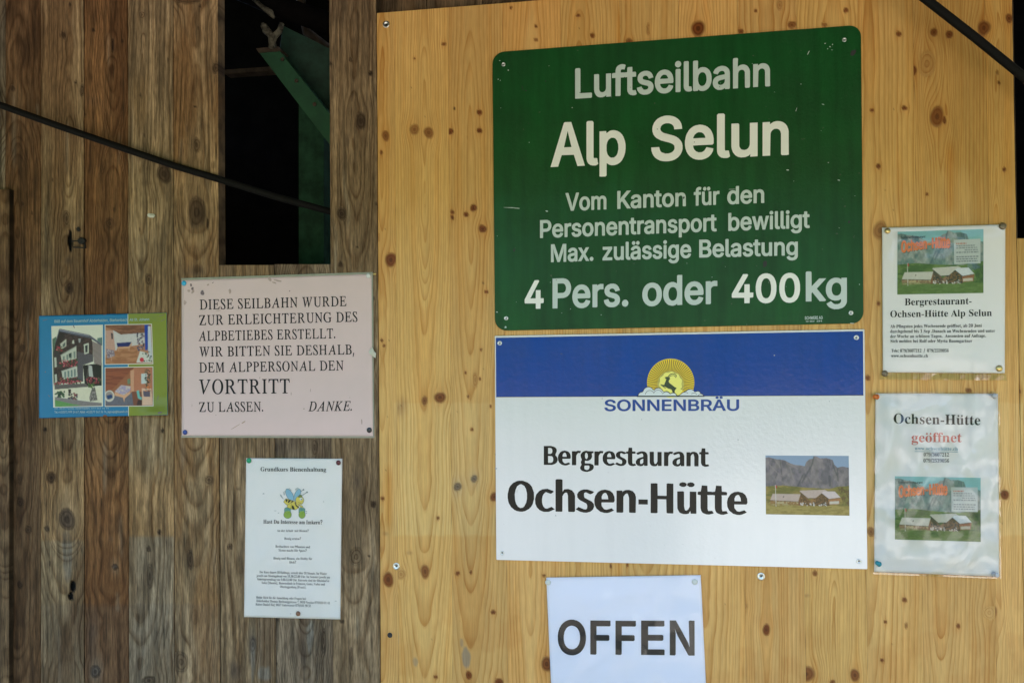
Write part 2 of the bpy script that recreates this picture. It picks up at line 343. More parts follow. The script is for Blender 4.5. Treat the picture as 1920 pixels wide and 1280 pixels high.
GLYPHS = {
 'sans': [
  [38,582,[[231,-31,280,-32,347,-19,410,9,423,21,464,-24,620,-20,512,116,536,164,547,196,556,248,556,313,432,314,417,225,326,341,367,375,415,426,443,482,448,543,443,569,426,608,388,650,352,674,284,691,222,689,170,674,131,649,95,610,82,584,71,541,71,493,78,465,102,415,136,363,61,292,30,244,17,192,22,125,41,77,62,47,106,8,144,-12,193,-28],[230,85,206,92,183,106,165,127,153,159,154,183,165,211,196,247,219,265,339,116,323,102,289,89,269,85],[241,439,208,495,208,539,216,554,235,570,261,577,278,574,294,567,307,552,314,528,311,510,294,480]]],
  [40,355,[[212,-146,345,-146,282,-3,251,84,234,157,223,248,227,346,245,448,284,580,342,719,339,724,220,724,202,704,152,602,121,506,99,404,91,339,89,229,104,121,119,60,147,-20]]],
  [41,355,[[60,-147,137,-148,164,-113,203,-32,237,63,253,126,264,195,264,345,242,475,200,609,159,696,135,725,46,725,18,704,70,583,94,509,116,416,129,329,129,212,109,106,66,-22,10,-143,11,-146]]],
  [43,589,[[233,23,357,23,361,199,504,200,519,202,535,218,534,316,361,318,358,478,339,496,244,497,233,493,229,317,73,317,53,300,56,203,229,199]]],
  [44,244,[[57,-178,118,-178,136,-161,209,113,66,112,18,-174,21,-177]]],
  [45,589,[[155,222,447,221,465,239,465,324,445,342,141,342,121,321,121,228,126,223]]],
  [46,244,[[115,-28,140,-29,172,-16,199,11,210,39,208,78,194,103,164,128,131,137,97,133,70,119,48,95,37,65,37,39,52,6,75,-16]]],
  [48,589,[[275,-31,320,-32,385,-17,425,3,475,49,502,88,526,140,542,196,553,268,553,393,548,430,533,500,505,569,475,612,432,652,385,678,324,693,266,693,216,682,170,661,124,623,94,584,66,526,44,448,35,374,35,283,44,214,63,138,87,88,119,42,153,11,209,-19],[274,89,235,108,219,125,196,166,174,250,169,287,169,370,185,465,196,495,215,530,237,555,259,567,305,574,339,563,367,540,398,484,418,389,421,305,416,255,405,198,392,162,375,131,359,113,335,96,311,89]]],
  [49,589,[[73,-21,536,-21,533,94,390,95,387,98,384,683,247,684,86,568,87,423,247,533,250,98,247,95,74,94]]],
  [50,589,[[57,-21,532,-21,533,78,514,96,257,98,441,299,491,369,517,434,522,455,522,510,511,555,500,579,454,636,436,651,393,675,326,693,261,693,196,677,137,643,103,608,74,559,60,512,58,451,62,448,183,446,200,516,215,543,228,556,252,569,276,574,328,569,356,554,378,529,388,503,390,475,381,438,368,412,337,370,57,72]]],
  [51,589,[[246,-30,336,-29,377,-20,423,0,461,24,491,54,525,113,537,156,537,221,523,269,495,317,445,363,393,389,345,399,355,405,508,585,510,683,65,683,64,583,83,565,318,564,177,397,177,319,198,300,265,300,317,293,354,278,373,261,391,236,400,204,397,161,384,131,356,106,325,93,302,88,254,90,228,97,194,119,177,141,159,194,50,194,27,174,37,124,50,91,74,53,98,29,165,-11,217,-26]]],
  [52,589,[[341,-21,471,-22,475,111,547,115,563,133,563,234,478,236,474,239,472,434,469,437,341,436,337,236,186,237,433,655,432,664,411,684,307,682,26,213,24,133,42,115,337,111]]],
  [53,589,[[256,-30,320,-31,385,-16,437,13,465,38,505,87,526,139,535,191,535,236,520,306,505,336,491,361,448,406,389,441,341,454,270,456,209,441,219,561,222,565,487,565,503,583,503,665,484,683,118,684,98,665,60,310,170,296,218,324,244,332,313,333,341,321,373,293,394,249,399,195,385,148,373,128,351,109,309,90,266,90,226,106,198,135,179,191,49,191,54,132,66,98,87,61,111,33,153,2,183,-13]]],
  [54,589,[[272,-31,321,-32,360,-25,396,-12,438,11,482,53,494,71,514,105,527,144,532,170,532,237,523,283,501,331,488,346,456,383,399,416,338,431,284,432,462,677,464,685,325,685,303,672,116,396,82,328,62,270,55,233,59,155,73,112,99,64,132,26,171,-2,221,-23],[277,87,243,100,212,129,194,168,189,222,207,274,229,298,264,318,312,321,347,307,380,274,395,235,397,183,384,142,358,110,318,89]]],
  [55,589,[[85,-21,228,-22,233,-19,534,575,533,683,56,683,53,583,74,563,375,563,378,559]]],
  [56,589,[[268,-31,325,-32,355,-28,405,-15,446,5,477,26,514,66,538,110,547,146,545,216,536,248,516,285,499,305,475,332,446,350,455,350,486,383,510,422,523,476,523,515,512,562,483,611,442,650,384,680,325,694,262,694,236,689,193,676,145,650,116,625,88,588,71,547,64,515,68,450,84,411,111,371,136,348,119,336,73,287,54,250,40,198,40,155,51,107,86,51,145,3,195,-19],[262,89,215,107,192,129,177,172,184,218,212,256,254,277,273,282,312,282,347,273,384,249,402,222,411,190,406,149,380,114,355,98,323,89],[271,401,233,417,210,445,200,474,203,517,222,547,251,567,280,574,329,570,354,558,376,534,387,504,384,463,368,432,349,414,312,401]]],
  [57,589,[[174,-22,264,-23,287,-7,466,257,508,335,523,376,532,422,532,485,523,528,503,576,478,612,439,649,390,676,358,687,321,694,267,694,215,682,171,663,138,641,108,611,84,576,64,530,55,482,55,433,64,385,88,331,98,319,133,279,184,248,254,230,307,231,122,-18,124,-21],[280,341,238,356,214,378,194,420,190,467,201,513,230,551,267,572,308,575,347,561,380,528,395,487,398,435,382,389,354,359,321,343]]],
  [64,879,[[426,-198,496,-199,561,-190,661,-164,685,-137,650,-50,553,-77,498,-87,403,-84,342,-71,290,-49,234,-6,205,29,177,86,162,142,153,220,155,276,166,341,181,387,210,439,245,480,286,511,321,528,368,544,412,550,490,550,531,544,576,528,607,513,639,490,667,461,692,426,718,359,727,315,727,214,718,153,709,125,699,110,687,102,665,102,652,112,643,138,641,457,522,457,516,448,496,459,457,468,410,470,349,455,299,425,262,385,233,331,218,266,218,207,227,153,259,79,299,35,345,7,397,-6,453,-6,494,5,534,29,542,40,568,18,607,0,676,-11,737,1,771,20,815,71,837,125,851,201,853,315,844,372,822,439,774,520,724,572,672,609,587,645,488,663,392,661,297,641,225,611,152,559,108,510,64,437,36,352,25,272,27,168,41,92,62,29,88,-20,116,-59,175,-116,241,-155,338,-188],[414,109,381,123,359,153,346,192,341,257,355,305,381,338,410,353,446,355,485,344,508,318,519,279,519,201,508,155,488,127,457,111]]],
  [65,624,[[-15,-22,130,-20,197,161,427,159,495,-22,637,-22,377,683,258,684,238,672],[243,283,242,292,310,543,382,284]]],
  [66,593,[[78,-22,356,-23,401,-17,453,-1,486,16,516,39,543,73,565,125,572,164,567,223,556,259,538,291,508,325,470,348,480,353,511,381,532,415,546,470,541,530,514,594,489,626,449,654,404,674,343,685,52,682,52,-18],[191,99,191,275,360,273,400,253,426,220,434,190,432,158,423,137,399,114,365,101,345,98],[191,395,191,563,343,562,378,548,400,524,408,500,406,459,393,432,369,410,347,400,323,395]]],
  [67,663,[[322,-31,375,-32,438,-21,475,-8,530,23,580,68,601,97,625,142,643,201,626,232,514,229,486,166,462,135,425,109,371,93,310,96,258,115,214,155,188,198,171,246,162,300,162,361,170,415,186,461,205,495,232,526,262,548,286,559,338,570,403,561,440,544,472,516,497,474,514,430,644,432,636,489,612,547,583,589,546,626,475,669,438,682,381,694,314,694,256,682,197,658,143,622,108,587,62,515,34,432,25,367,27,272,41,203,62,146,93,94,143,39,193,5,256,-21]]],
  [69,544,[[52,-21,512,-21,515,78,497,96,193,97,190,100,191,272,458,272,471,275,489,293,489,375,471,393,191,394,191,562,492,565,511,583,508,683,52,683]]],
  [70,533,[[86,-22,167,-24,190,-5,191,264,456,265,478,285,478,365,458,386,191,387,191,563,486,564,507,584,503,682,52,682,52,-18]]],
  [71,676,[[324,-31,379,-32,442,-21,509,7,543,29,589,76,618,120,638,170,647,216,648,355,362,358,339,337,342,237,510,235,499,188,467,138,436,113,401,98,375,93,325,93,271,109,247,124,214,155,195,183,177,222,164,281,166,393,179,445,201,489,236,530,254,544,284,559,319,568,351,570,401,561,436,544,469,515,490,482,516,430,648,432,629,510,607,554,555,618,511,650,472,669,436,682,379,694,310,694,254,682,195,658,139,620,88,562,56,502,36,443,25,367,25,294,34,229,54,164,91,96,147,35,189,7,256,-21]]],
  [72,672,[[86,-22,167,-24,190,-5,190,274,193,278,479,277,483,-7,503,-24,621,-20,618,682,503,685,483,669,483,402,479,399,191,400,190,667,167,685,52,682,52,-18]]],
  [73,391,[[14,-21,377,-21,375,96,268,97,265,100,265,562,268,565,375,566,374,683,14,683,14,566,123,565,126,562,126,100,123,97,14,96]]],
  [74,515,[[209,-30,288,-29,312,-24,359,-5,390,15,420,45,440,76,455,113,464,163,464,665,446,683,346,684,326,668,326,169,316,135,304,115,286,99,264,91,238,88,203,95,184,107,164,135,155,167,154,241,151,248,36,248,16,232,16,163,21,130,36,85,62,43,94,13,138,-13]]],
  [75,607,[[52,-22,187,-22,191,208,254,279,468,-20,633,-22,353,373,635,680,460,683,218,425,180,363,190,667,170,684,52,682]]],
  [76,511,[[85,-22,477,-23,497,-5,497,77,477,97,192,99,189,664,167,685,74,685,51,664,51,-18]]],
  [77,817,[[86,-22,163,-24,186,-3,163,524,193,376,344,-3,354,-21,382,-24,447,-24,465,-14,471,-5,619,370,651,524,630,-5,651,-24,764,-22,765,682,603,683,598,680,435,261,410,146,391,240,222,671,200,685,52,682,52,-18]]],
  [78,680,[[86,-22,167,-24,190,-3,190,424,172,511,232,376,479,-12,499,-24,629,-20,627,682,512,685,491,667,510,149,478,238,197,677,187,683,52,682,52,-18]]],
  [79,693,[[322,-31,375,-32,438,-21,505,7,553,41,600,94,636,155,655,211,666,274,669,354,657,439,636,506,601,567,550,622,516,648,464,674,381,694,312,694,256,682,197,658,141,620,102,578,64,519,34,432,25,367,27,272,38,211,54,166,95,91,141,41,193,5,256,-21],[323,94,286,102,256,118,235,133,201,172,181,211,168,257,162,300,162,361,179,445,216,508,242,534,275,554,310,566,351,570,394,563,431,548,462,527,484,502,510,456,521,426,530,380,532,300,523,244,510,205,488,165,453,128,397,98,371,93]]],
  [80,578,[[52,-21,187,-21,191,215,358,220,412,234,447,249,474,267,507,297,528,328,552,386,559,425,559,479,554,507,543,544,519,590,479,632,456,649,401,673,343,684,52,683],[191,340,191,562,330,563,365,554,394,533,417,486,421,447,411,397,386,363,358,346,330,340]]],
  [82,584,[[52,-21,185,-22,190,-19,190,230,193,233,304,232,443,-22,598,-21,448,258,513,312,539,354,559,423,559,492,543,551,511,605,485,631,451,653,397,675,345,684,52,683],[191,355,191,562,332,563,362,556,399,532,417,497,421,442,413,408,393,379,371,366,323,355]]],
  [83,581,[[262,-34,322,-35,378,-26,426,-11,458,7,480,21,524,68,546,109,557,152,557,207,548,246,532,277,492,321,452,348,409,368,233,420,201,440,181,464,176,493,190,530,218,556,266,572,326,570,370,554,398,527,407,510,417,468,550,471,546,519,535,558,513,597,499,614,479,633,435,662,400,677,333,693,285,695,242,691,188,677,138,654,107,632,68,586,46,536,39,499,41,454,57,406,80,371,109,345,190,301,324,264,370,246,404,224,418,202,420,161,409,137,393,119,361,100,315,89,263,89,198,113,179,132,168,155,157,198,20,198,26,142,40,100,64,59,86,34,123,7,172,-17,214,-28]]],
  [84,583,[[257,-22,341,-24,361,-3,362,563,566,564,566,682,15,682,16,564,222,563,223,-18]]],
  [85,672,[[309,-33,368,-34,401,-30,451,-16,490,1,529,28,566,65,599,114,614,156,621,192,620,682,507,685,485,667,482,205,473,173,455,142,438,124,405,103,360,92,297,94,245,116,221,137,199,177,189,212,189,667,167,685,52,682,51,201,66,132,100,72,152,21,210,-12,262,-28]]],
  [86,624,[[272,-22,369,-24,389,-3,625,643,628,654,622,684,512,685,487,669,351,279,312,120,274,283,135,669,115,685,-14,682,245,-20]]],
  [87,892,[[182,-21,317,-22,322,-19,439,408,445,523,455,397,570,-19,575,-22,709,-22,902,681,776,684,756,663,640,127,632,243,521,663,501,684,378,683,262,254,252,122,233,284,129,681,124,684,-12,683]]],
  [90,570,[[28,-21,546,-21,547,78,529,96,206,98,540,588,542,683,28,683,25,583,46,563,363,564,30,72]]],
  [97,506,[[188,-33,234,-35,288,-21,332,3,338,-24,444,-24,465,-7,465,350,458,391,445,426,422,458,382,491,338,511,286,522,236,524,191,517,145,504,78,464,54,437,26,387,37,358,139,330,178,379,197,394,221,403,262,407,286,403,304,394,326,367,330,331,325,323,197,306,117,286,65,258,41,234,23,205,12,162,12,118,21,79,36,49,61,20,93,-6,145,-28],[210,83,176,92,158,103,147,131,147,144,155,164,169,177,189,186,330,212,330,166,324,142,309,118,273,92,239,82]]],
  [98,552,[[269,-32,328,-33,389,-17,449,21,491,72,519,135,533,196,533,293,522,349,496,410,472,445,415,493,356,517,285,524,231,515,182,488,170,464,175,668,155,684,59,684,41,666,42,-6,62,-24,170,-22,174,9,222,-22],[272,84,231,100,198,137,178,198,173,265,187,330,208,369,244,398,267,405,302,405,337,393,372,358,389,321,396,291,399,217,383,154,354,110,311,87]]],
  [99,514,[[247,-33,296,-34,324,-30,400,-1,432,22,465,57,491,103,505,145,499,150,382,178,346,114,315,92,291,85,250,85,224,92,202,107,178,136,156,197,151,229,154,279,171,340,192,371,207,386,246,404,293,404,311,399,338,383,350,369,380,315,478,337,502,357,467,428,444,457,416,480,352,511,276,525,237,523,181,509,144,492,96,456,72,428,41,374,24,322,17,275,17,212,26,158,44,108,70,64,98,31,148,-5,196,-25]]],
  [100,552,[[236,-33,278,-34,330,-21,378,8,384,-23,510,-20,510,682,399,685,377,667,376,485,328,511,285,523,224,523,172,509,113,476,78,441,39,374,19,298,17,212,26,155,41,110,68,61,110,15,161,-16],[250,85,213,98,180,132,167,158,156,197,151,257,163,320,186,368,206,387,226,399,278,406,321,390,344,370,357,350,377,283,377,212,363,155,352,134,332,109,295,88]]],
  [101,525,[[251,-33,302,-34,335,-29,378,-16,417,3,445,24,474,56,498,99,502,136,387,162,350,109,319,90,302,85,250,85,207,103,176,133,161,166,157,197,488,198,509,216,509,292,498,353,476,407,452,442,407,483,365,505,322,518,274,525,202,516,163,503,111,471,81,440,46,383,35,357,17,275,17,212,24,166,41,112,68,66,103,27,153,-8,198,-25],[157,311,163,333,184,368,215,394,250,406,300,401,332,383,359,346,368,314,365,310]]],
  [102,330,[[111,-22,190,-24,210,-7,213,398,216,401,303,401,323,420,323,515,214,519,213,563,223,583,233,590,272,592,314,582,346,686,311,704,266,713,227,713,192,706,147,687,111,658,88,619,76,565,76,519,4,518,-19,500,-16,402,73,401,76,398,76,-18]]],
  [103,553,[[229,-217,311,-218,395,-196,442,-169,468,-143,500,-89,511,-39,510,516,384,516,378,483,330,512,280,523,231,523,194,516,144,496,107,471,63,420,37,370,24,327,17,281,17,216,26,162,37,134,57,89,84,52,116,25,157,1,228,-17,300,-14,326,-7,374,19,375,-37,363,-63,343,-83,300,-101,235,-101,218,-96,189,-79,137,-26,31,-83,64,-136,96,-168,127,-187,174,-207],[248,101,207,116,174,154,154,216,154,284,167,333,180,359,200,382,241,403,278,406,319,392,355,355,365,333,377,288,377,210,359,154,332,121,298,103]]],
  [104,533,[[42,-22,175,-22,178,324,191,361,209,383,231,396,254,403,291,403,317,394,344,368,355,340,358,-7,378,-23,471,-23,492,-5,492,337,487,372,474,415,437,470,400,498,348,518,304,525,244,518,192,496,166,477,175,665,153,685,64,685,41,665]]],
  [105,217,[[77,-22,154,-24,174,-5,174,498,151,518,63,518,42,498,42,-18],[96,554,123,553,147,560,176,584,191,612,191,643,178,671,156,691,132,702,95,704,60,691,41,672,27,645,27,615,39,588,60,566]]],
  [106,217,[[-39,-207,46,-206,107,-184,149,-142,172,-84,175,497,157,515,61,515,41,499,41,-53,32,-77,24,-84,11,-89,-34,-89,-39,-92],[97,553,133,555,159,568,179,588,190,614,190,646,178,669,154,693,122,704,94,704,63,693,37,669,28,644,28,612,40,585,68,561]]],
  [107,495,[[368,-22,488,-23,513,-1,515,6,300,279,520,513,358,516,179,336,175,667,153,685,62,685,41,664,42,-20,175,-20,175,170,196,194]]],
  [108,246,[[160,-25,205,-27,233,-22,264,-2,244,88,224,93,183,93,175,109,175,666,153,686,64,686,41,666,41,89,52,44,77,10,114,-15]]],
  [109,793,[[76,-22,153,-24,176,-5,177,331,190,368,215,394,238,403,273,405,301,394,317,378,330,346,331,-20,461,-23,465,344,482,381,498,394,528,405,559,405,593,390,607,376,616,350,619,-20,749,-23,750,365,739,413,710,464,683,489,650,509,598,525,537,525,489,511,445,487,416,457,408,469,374,500,320,522,277,527,231,518,188,498,166,479,172,511,169,516,43,515,42,-18]]],
  [110,533,[[376,-22,455,-24,492,-18,490,352,483,387,462,439,438,469,407,494,383,507,340,520,286,525,253,520,223,511,166,478,170,513,166,516,43,515,42,-20,173,-20,179,329,190,359,210,383,231,396,253,403,290,403,316,394,340,373,349,357,358,320,358,-5]]],
  [111,540,[[247,-33,296,-34,343,-25,400,-1,434,24,473,68,498,112,515,164,522,207,522,279,513,333,495,383,469,426,428,471,404,488,358,509,302,523,265,525,202,516,144,492,107,466,72,428,41,374,24,322,17,275,17,212,26,158,44,108,70,64,98,31,148,-5,196,-25],[246,86,212,99,176,140,156,197,151,229,154,277,169,335,195,374,228,399,259,406,280,406,324,392,350,371,359,357,383,296,388,218,372,155,358,131,335,105,300,87]]],
  [112,552,[[76,-208,153,-209,176,-191,177,6,225,-22,268,-34,327,-34,381,-20,431,6,459,31,472,46,505,98,527,160,536,232,534,288,522,347,496,410,469,449,429,484,385,508,325,523,273,523,238,516,173,480,169,515,42,514,42,-204],[266,86,231,101,199,136,190,154,176,204,176,288,187,334,203,362,221,382,262,404,307,404,341,390,375,353,397,288,399,221,384,156,371,130,354,111,318,88]]],
  [114,337,[[76,-22,153,-24,176,-5,176,324,181,344,201,374,247,398,342,396,342,520,264,525,208,511,173,488,166,516,42,515,42,-18]]],
  [115,474,[[202,-32,287,-31,333,-20,376,0,404,21,429,48,446,76,457,115,457,161,448,193,433,222,399,256,368,274,320,292,203,321,177,336,172,345,169,365,178,384,194,398,229,409,259,409,287,400,309,378,335,334,455,360,424,436,385,480,342,506,283,522,205,522,121,495,82,467,62,446,42,410,35,382,35,330,44,297,77,251,136,214,296,170,318,146,318,122,300,99,285,91,248,82,203,86,180,96,161,115,136,164,14,139,29,83,42,57,82,12,140,-20]]],
  [116,296,[[198,-28,244,-29,275,-24,307,-4,282,91,214,88,199,95,193,107,191,399,194,402,290,403,291,497,272,517,194,518,190,634,80,636,57,616,56,518,-16,514,-19,421,-1,403,54,402,57,399,57,102,66,63,88,23,116,-2,147,-17]]],
  [117,533,[[208,-28,278,-26,335,-7,365,18,368,15,362,-15,365,-23,491,-21,491,516,358,516,357,180,353,158,342,132,324,110,298,95,267,88,224,95,200,112,182,139,176,165,175,501,155,517,49,517,42,514,41,152,50,104,70,57,111,9,159,-18]]],
  [119,737,[[159,-21,279,-21,364,269,369,358,458,-21,577,-22,742,516,603,516,517,130,504,256,433,507,415,517,313,517,306,512,232,252,220,133,208,258,134,516,-5,516]]],
  [120,492,[[-21,-22,134,-22,226,113,247,152,357,-22,513,-22,326,249,504,516,351,516,264,386,247,354,145,516,-10,516,167,254]]],
  [122,494,[[28,-21,466,-21,467,78,449,96,219,97,216,100,458,419,461,488,457,516,37,516,36,416,57,396,277,395,28,68]]],
  [196,624,[[-15,-22,130,-20,197,161,427,159,495,-22,637,-22,377,683,258,684,238,672],[243,283,242,292,310,543,382,284],[205,721,241,723,264,734,291,763,298,784,298,812,283,841,262,861,223,873,193,869,170,858,151,838,140,812,140,780,151,754,176,732],[391,721,427,723,451,734,473,756,484,782,484,812,472,837,449,861,410,874,359,860,333,832,326,810,327,778,340,751,362,732]]],
  [228,506,[[188,-33,234,-35,288,-21,332,3,338,-24,444,-24,465,-7,465,350,458,391,445,426,422,458,382,491,338,511,286,522,236,524,191,517,145,504,78,464,54,437,26,387,37,358,139,330,178,379,197,394,221,403,262,407,286,403,304,394,326,367,330,331,325,323,197,306,117,286,65,258,41,234,23,205,12,162,12,118,21,79,36,49,61,20,93,-6,145,-28],[210,83,176,92,158,103,147,131,147,144,155,164,169,177,189,186,330,212,330,166,324,142,309,118,273,92,239,82],[140,554,167,553,200,566,231,606,231,645,224,664,203,688,174,702,139,704,111,693,85,669,73,645,73,614,85,587,109,564],[329,554,353,553,380,562,406,586,420,621,419,638,407,671,375,697,349,704,319,702,290,688,266,662,259,638,260,612,273,585,295,564]]],
  [252,533,[[208,-28,278,-26,335,-7,365,18,368,15,362,-15,365,-23,491,-21,491,516,358,516,357,180,353,158,342,132,324,110,298,95,267,88,224,95,200,112,182,139,176,165,175,501,155,517,49,517,42,514,41,152,50,104,70,57,111,9,159,-18],[152,555,185,553,211,561,236,581,251,607,251,646,244,663,221,689,192,703,159,703,131,694,102,665,94,642,93,618,104,587,131,563],[338,555,374,553,402,563,426,585,439,616,440,639,428,668,404,692,378,703,345,703,313,690,291,668,280,642,280,616,293,585,315,565]]],
 ],
 'hum': [
  [45,138,[[10,94,127,94,127,151,10,151]]],
  [66,304,[[26,-1,192,0,248,18,285,48,301,84,299,116,286,144,264,162,256,177,265,205,281,235,282,266,275,285,256,307,231,320,166,336,25,333],[112,38,111,157,181,154,199,144,212,118,212,79,198,50,168,37],[112,196,111,298,164,297,181,290,190,276,195,257,195,237,188,211,157,195]]],
  [72,337,[[28,-1,94,-2,110,3,111,151,107,155,114,156,218,155,222,3,237,-2,300,-2,307,1,307,333,237,336,222,331,222,196,218,195,112,196,110,331,92,336,25,333,24,3]]],
  [79,343,[[155,-7,185,-8,221,-1,270,24,298,50,315,78,333,136,331,212,304,277,282,301,254,321,193,341,143,341,120,336,71,314,37,281,21,255,4,186,4,147,11,108,19,84,46,42,89,10,115,-1],[161,34,133,48,110,80,97,121,92,188,104,240,124,278,156,299,178,300,213,280,231,249,244,197,244,138,235,97,211,54,191,38]]],
  [97,261,[[82,-7,113,-8,150,2,165,23,172,-1,226,-1,241,4,240,184,219,226,195,243,174,252,141,256,107,254,63,243,10,221,44,192,122,217,138,214,151,193,151,158,76,139,39,122,8,86,4,54,13,29,44,3],[100,32,93,41,90,56,90,76,97,97,102,104,128,117,152,124,153,58,126,34]]],
  [99,237,[[118,-6,175,-4,247,25,208,53,151,31,125,35,104,58,96,74,89,105,89,139,96,170,107,191,127,211,138,216,199,197,235,222,229,231,156,255,93,248,53,228,16,189,1,137,5,83,23,45,58,13,95,-2]]],
  [101,257,[[124,-7,162,-8,188,-3,248,21,218,47,153,29,123,36,96,67,92,84,92,110,242,111,256,132,252,177,230,219,197,243,138,256,91,249,56,232,41,220,12,180,1,136,5,82,29,39,75,6],[95,147,94,177,110,206,130,217,145,217,154,210,169,182,175,147]]],
  [103,262,[[105,-115,147,-116,204,-102,245,-80,267,-54,273,-19,262,3,249,14,197,32,104,34,96,41,97,81,145,77,175,84,204,99,219,114,232,134,239,163,233,191,236,212,267,215,266,248,156,250,128,257,91,253,40,228,14,195,10,176,12,147,35,98,19,69,16,52,17,37,26,22,27,9,1,-37,1,-58,14,-80,35,-96,74,-111],[121,-83,88,-67,85,-26,93,-6,169,-5,182,-10,185,-41,176,-65,152,-81],[119,110,101,132,96,180,101,199,111,215,117,220,130,220,150,197,155,154,141,118,132,110]]],
  [104,281,[[26,-1,90,-2,105,3,106,175,126,204,146,215,163,210,173,181,176,3,185,-2,246,-2,262,6,262,177,253,209,226,240,176,256,126,251,107,223,106,357,90,364,35,364,19,357,19,3]]],
  [110,283,[[24,-1,90,-2,106,3,107,177,129,206,147,215,157,214,162,209,176,166,177,3,192,-2,253,-2,260,1,263,175,251,214,223,242,177,256,138,254,101,240,97,222,95,242,90,247,21,246,20,3]]],
  [114,182,[[24,-1,90,-2,106,3,107,159,113,179,140,212,157,215,186,211,201,251,142,256,118,251,99,241,92,247,21,246,20,3]]],
  [115,218,[[88,-7,124,-8,170,3,205,30,219,63,214,93,188,119,100,160,93,180,93,208,102,217,118,220,163,201,174,200,199,210,216,225,213,230,137,254,89,254,50,243,24,225,6,199,9,164,23,147,42,131,121,95,131,76,132,58,127,37,113,29,87,32,24,56,-12,28,42,3]]],
  [116,177,[[99,-7,135,-8,191,6,172,35,122,32,114,58,114,197,110,210,178,212,179,242,163,250,115,251,111,316,42,319,29,251,-7,247,-11,219,-8,214,26,208,26,65,33,37,43,19,57,8]]],
  [117,281,[[96,-7,128,-8,160,-1,180,29,184,-1,249,-1,256,2,255,247,173,247,172,78,155,47,134,33,114,37,103,80,102,245,84,250,17,247,19,54,40,15,63,1]]],
  [252,281,[[96,-7,128,-8,160,-1,180,29,184,-1,249,-1,256,2,255,247,173,247,172,78,155,47,134,33,114,37,103,80,102,245,84,250,17,247,19,54,40,15,63,1],[72,299,104,298,130,309,137,331,117,347,86,352,54,343,47,336,41,316],[168,299,201,298,219,305,230,312,234,331,214,347,184,352,151,343,144,336,138,318]]],
 ],
 'serif': [
  [40,355,[[221,-136,322,-136,238,81,209,244,213,348,231,449,266,571,318,713,227,715,205,686,164,595,136,506,105,337,103,228,118,118,160,-14]]],
  [41,355,[[57,-137,129,-137,152,-106,223,65,250,199,250,344,227,474,188,602,129,714,32,708,84,585,128,431,143,331,143,212,115,73,32,-132]]],
  [44,244,[[35,-167,123,-159,191,104,78,101]]],
  [45,280,[[26,150,247,150,247,228,26,228]]],
  [46,244,[[107,-17,162,-9,187,15,197,45,182,98,162,115,130,127,81,113,51,63,62,15]]],
  [47,324,[[3,-111,106,-103,320,704,231,704,217,688]]],
  [48,488,[[220,-8,265,-9,323,5,357,23,393,56,415,90,437,142,452,213,459,281,450,426,430,502,411,543,379,584,343,610,304,626,258,633,208,630,163,619,126,600,98,574,78,547,50,482,30,352,30,274,38,194,50,144,73,86,103,44,143,13,182,-2],[237,48,204,65,182,112,168,200,164,324,168,426,182,512,201,554,215,567,245,576,267,571,288,556,309,506,322,391,322,233,314,144,300,90,289,69,271,55]]],
  [49,488,[[85,1,445,1,445,45,356,48,339,61,331,81,328,625,231,626,127,551,37,512,39,491,50,469,68,453,98,451,134,469,199,534,199,83,192,62,179,50,85,45]]],
  [50,488,[[31,1,444,1,445,184,398,183,372,120,337,98,115,96,338,315,381,367,416,428,427,486,422,523,398,572,363,602,331,617,285,628,181,631,142,624,97,606,68,587,46,560,35,530,40,478,58,453,88,436,145,428,150,493,163,541,187,569,214,578,248,576,279,552,293,512,295,469,279,387,242,317,174,235,31,90]]],
  [51,488,[[178,-8,238,-9,288,-2,366,26,400,52,425,83,447,151,444,218,422,264,377,303,296,333,369,374,407,417,425,469,425,510,418,538,400,570,372,595,329,617,283,628,205,633,114,617,57,582,38,554,31,528,36,493,56,466,73,455,119,444,145,445,155,528,170,556,197,576,231,578,253,571,273,554,286,528,293,489,291,447,269,389,247,367,218,354,125,348,124,298,236,288,264,275,289,252,313,200,310,138,295,96,270,70,234,55,197,52,158,61,136,74,114,99,95,165,48,148,31,129,24,107,31,64,57,31,114,3]]],
  [52,488,[[157,1,463,1,463,44,426,48,398,59,382,90,380,161,470,163,471,218,380,224,379,623,259,623,12,216,15,162,253,161,254,103,247,73,236,60,216,50,158,45],[75,222,257,533,253,222]]],
  [53,488,[[182,-8,235,-9,298,3,350,24,377,42,409,77,431,118,440,157,442,207,433,257,414,298,385,329,357,348,309,368,240,379,173,377,122,367,135,521,140,526,331,526,353,510,365,464,413,464,409,623,81,623,53,322,92,305,157,321,212,321,240,314,284,283,299,255,308,216,306,148,292,105,269,75,227,55,190,52,143,68,118,99,103,157,69,151,42,129,35,107,38,75,66,30,127,0]]],
  [54,488,[[232,-8,311,-4,378,24,427,77,453,148,457,222,450,263,427,315,389,353,344,374,281,383,231,379,163,354,169,426,189,502,207,536,235,567,270,581,298,578,311,570,331,530,342,468,400,477,433,504,442,528,442,547,429,582,400,608,346,628,274,633,238,628,196,615,144,582,103,536,74,484,46,382,39,322,41,226,51,170,70,112,99,63,139,25,183,3],[246,50,216,68,185,118,167,194,163,285,180,304,209,320,259,329,290,317,316,285,330,233,332,183,325,122,312,83,287,57,270,50]]],
  [55,488,[[145,1,220,3,458,577,458,623,43,623,42,440,89,441,100,499,115,520,128,526,375,528]]],
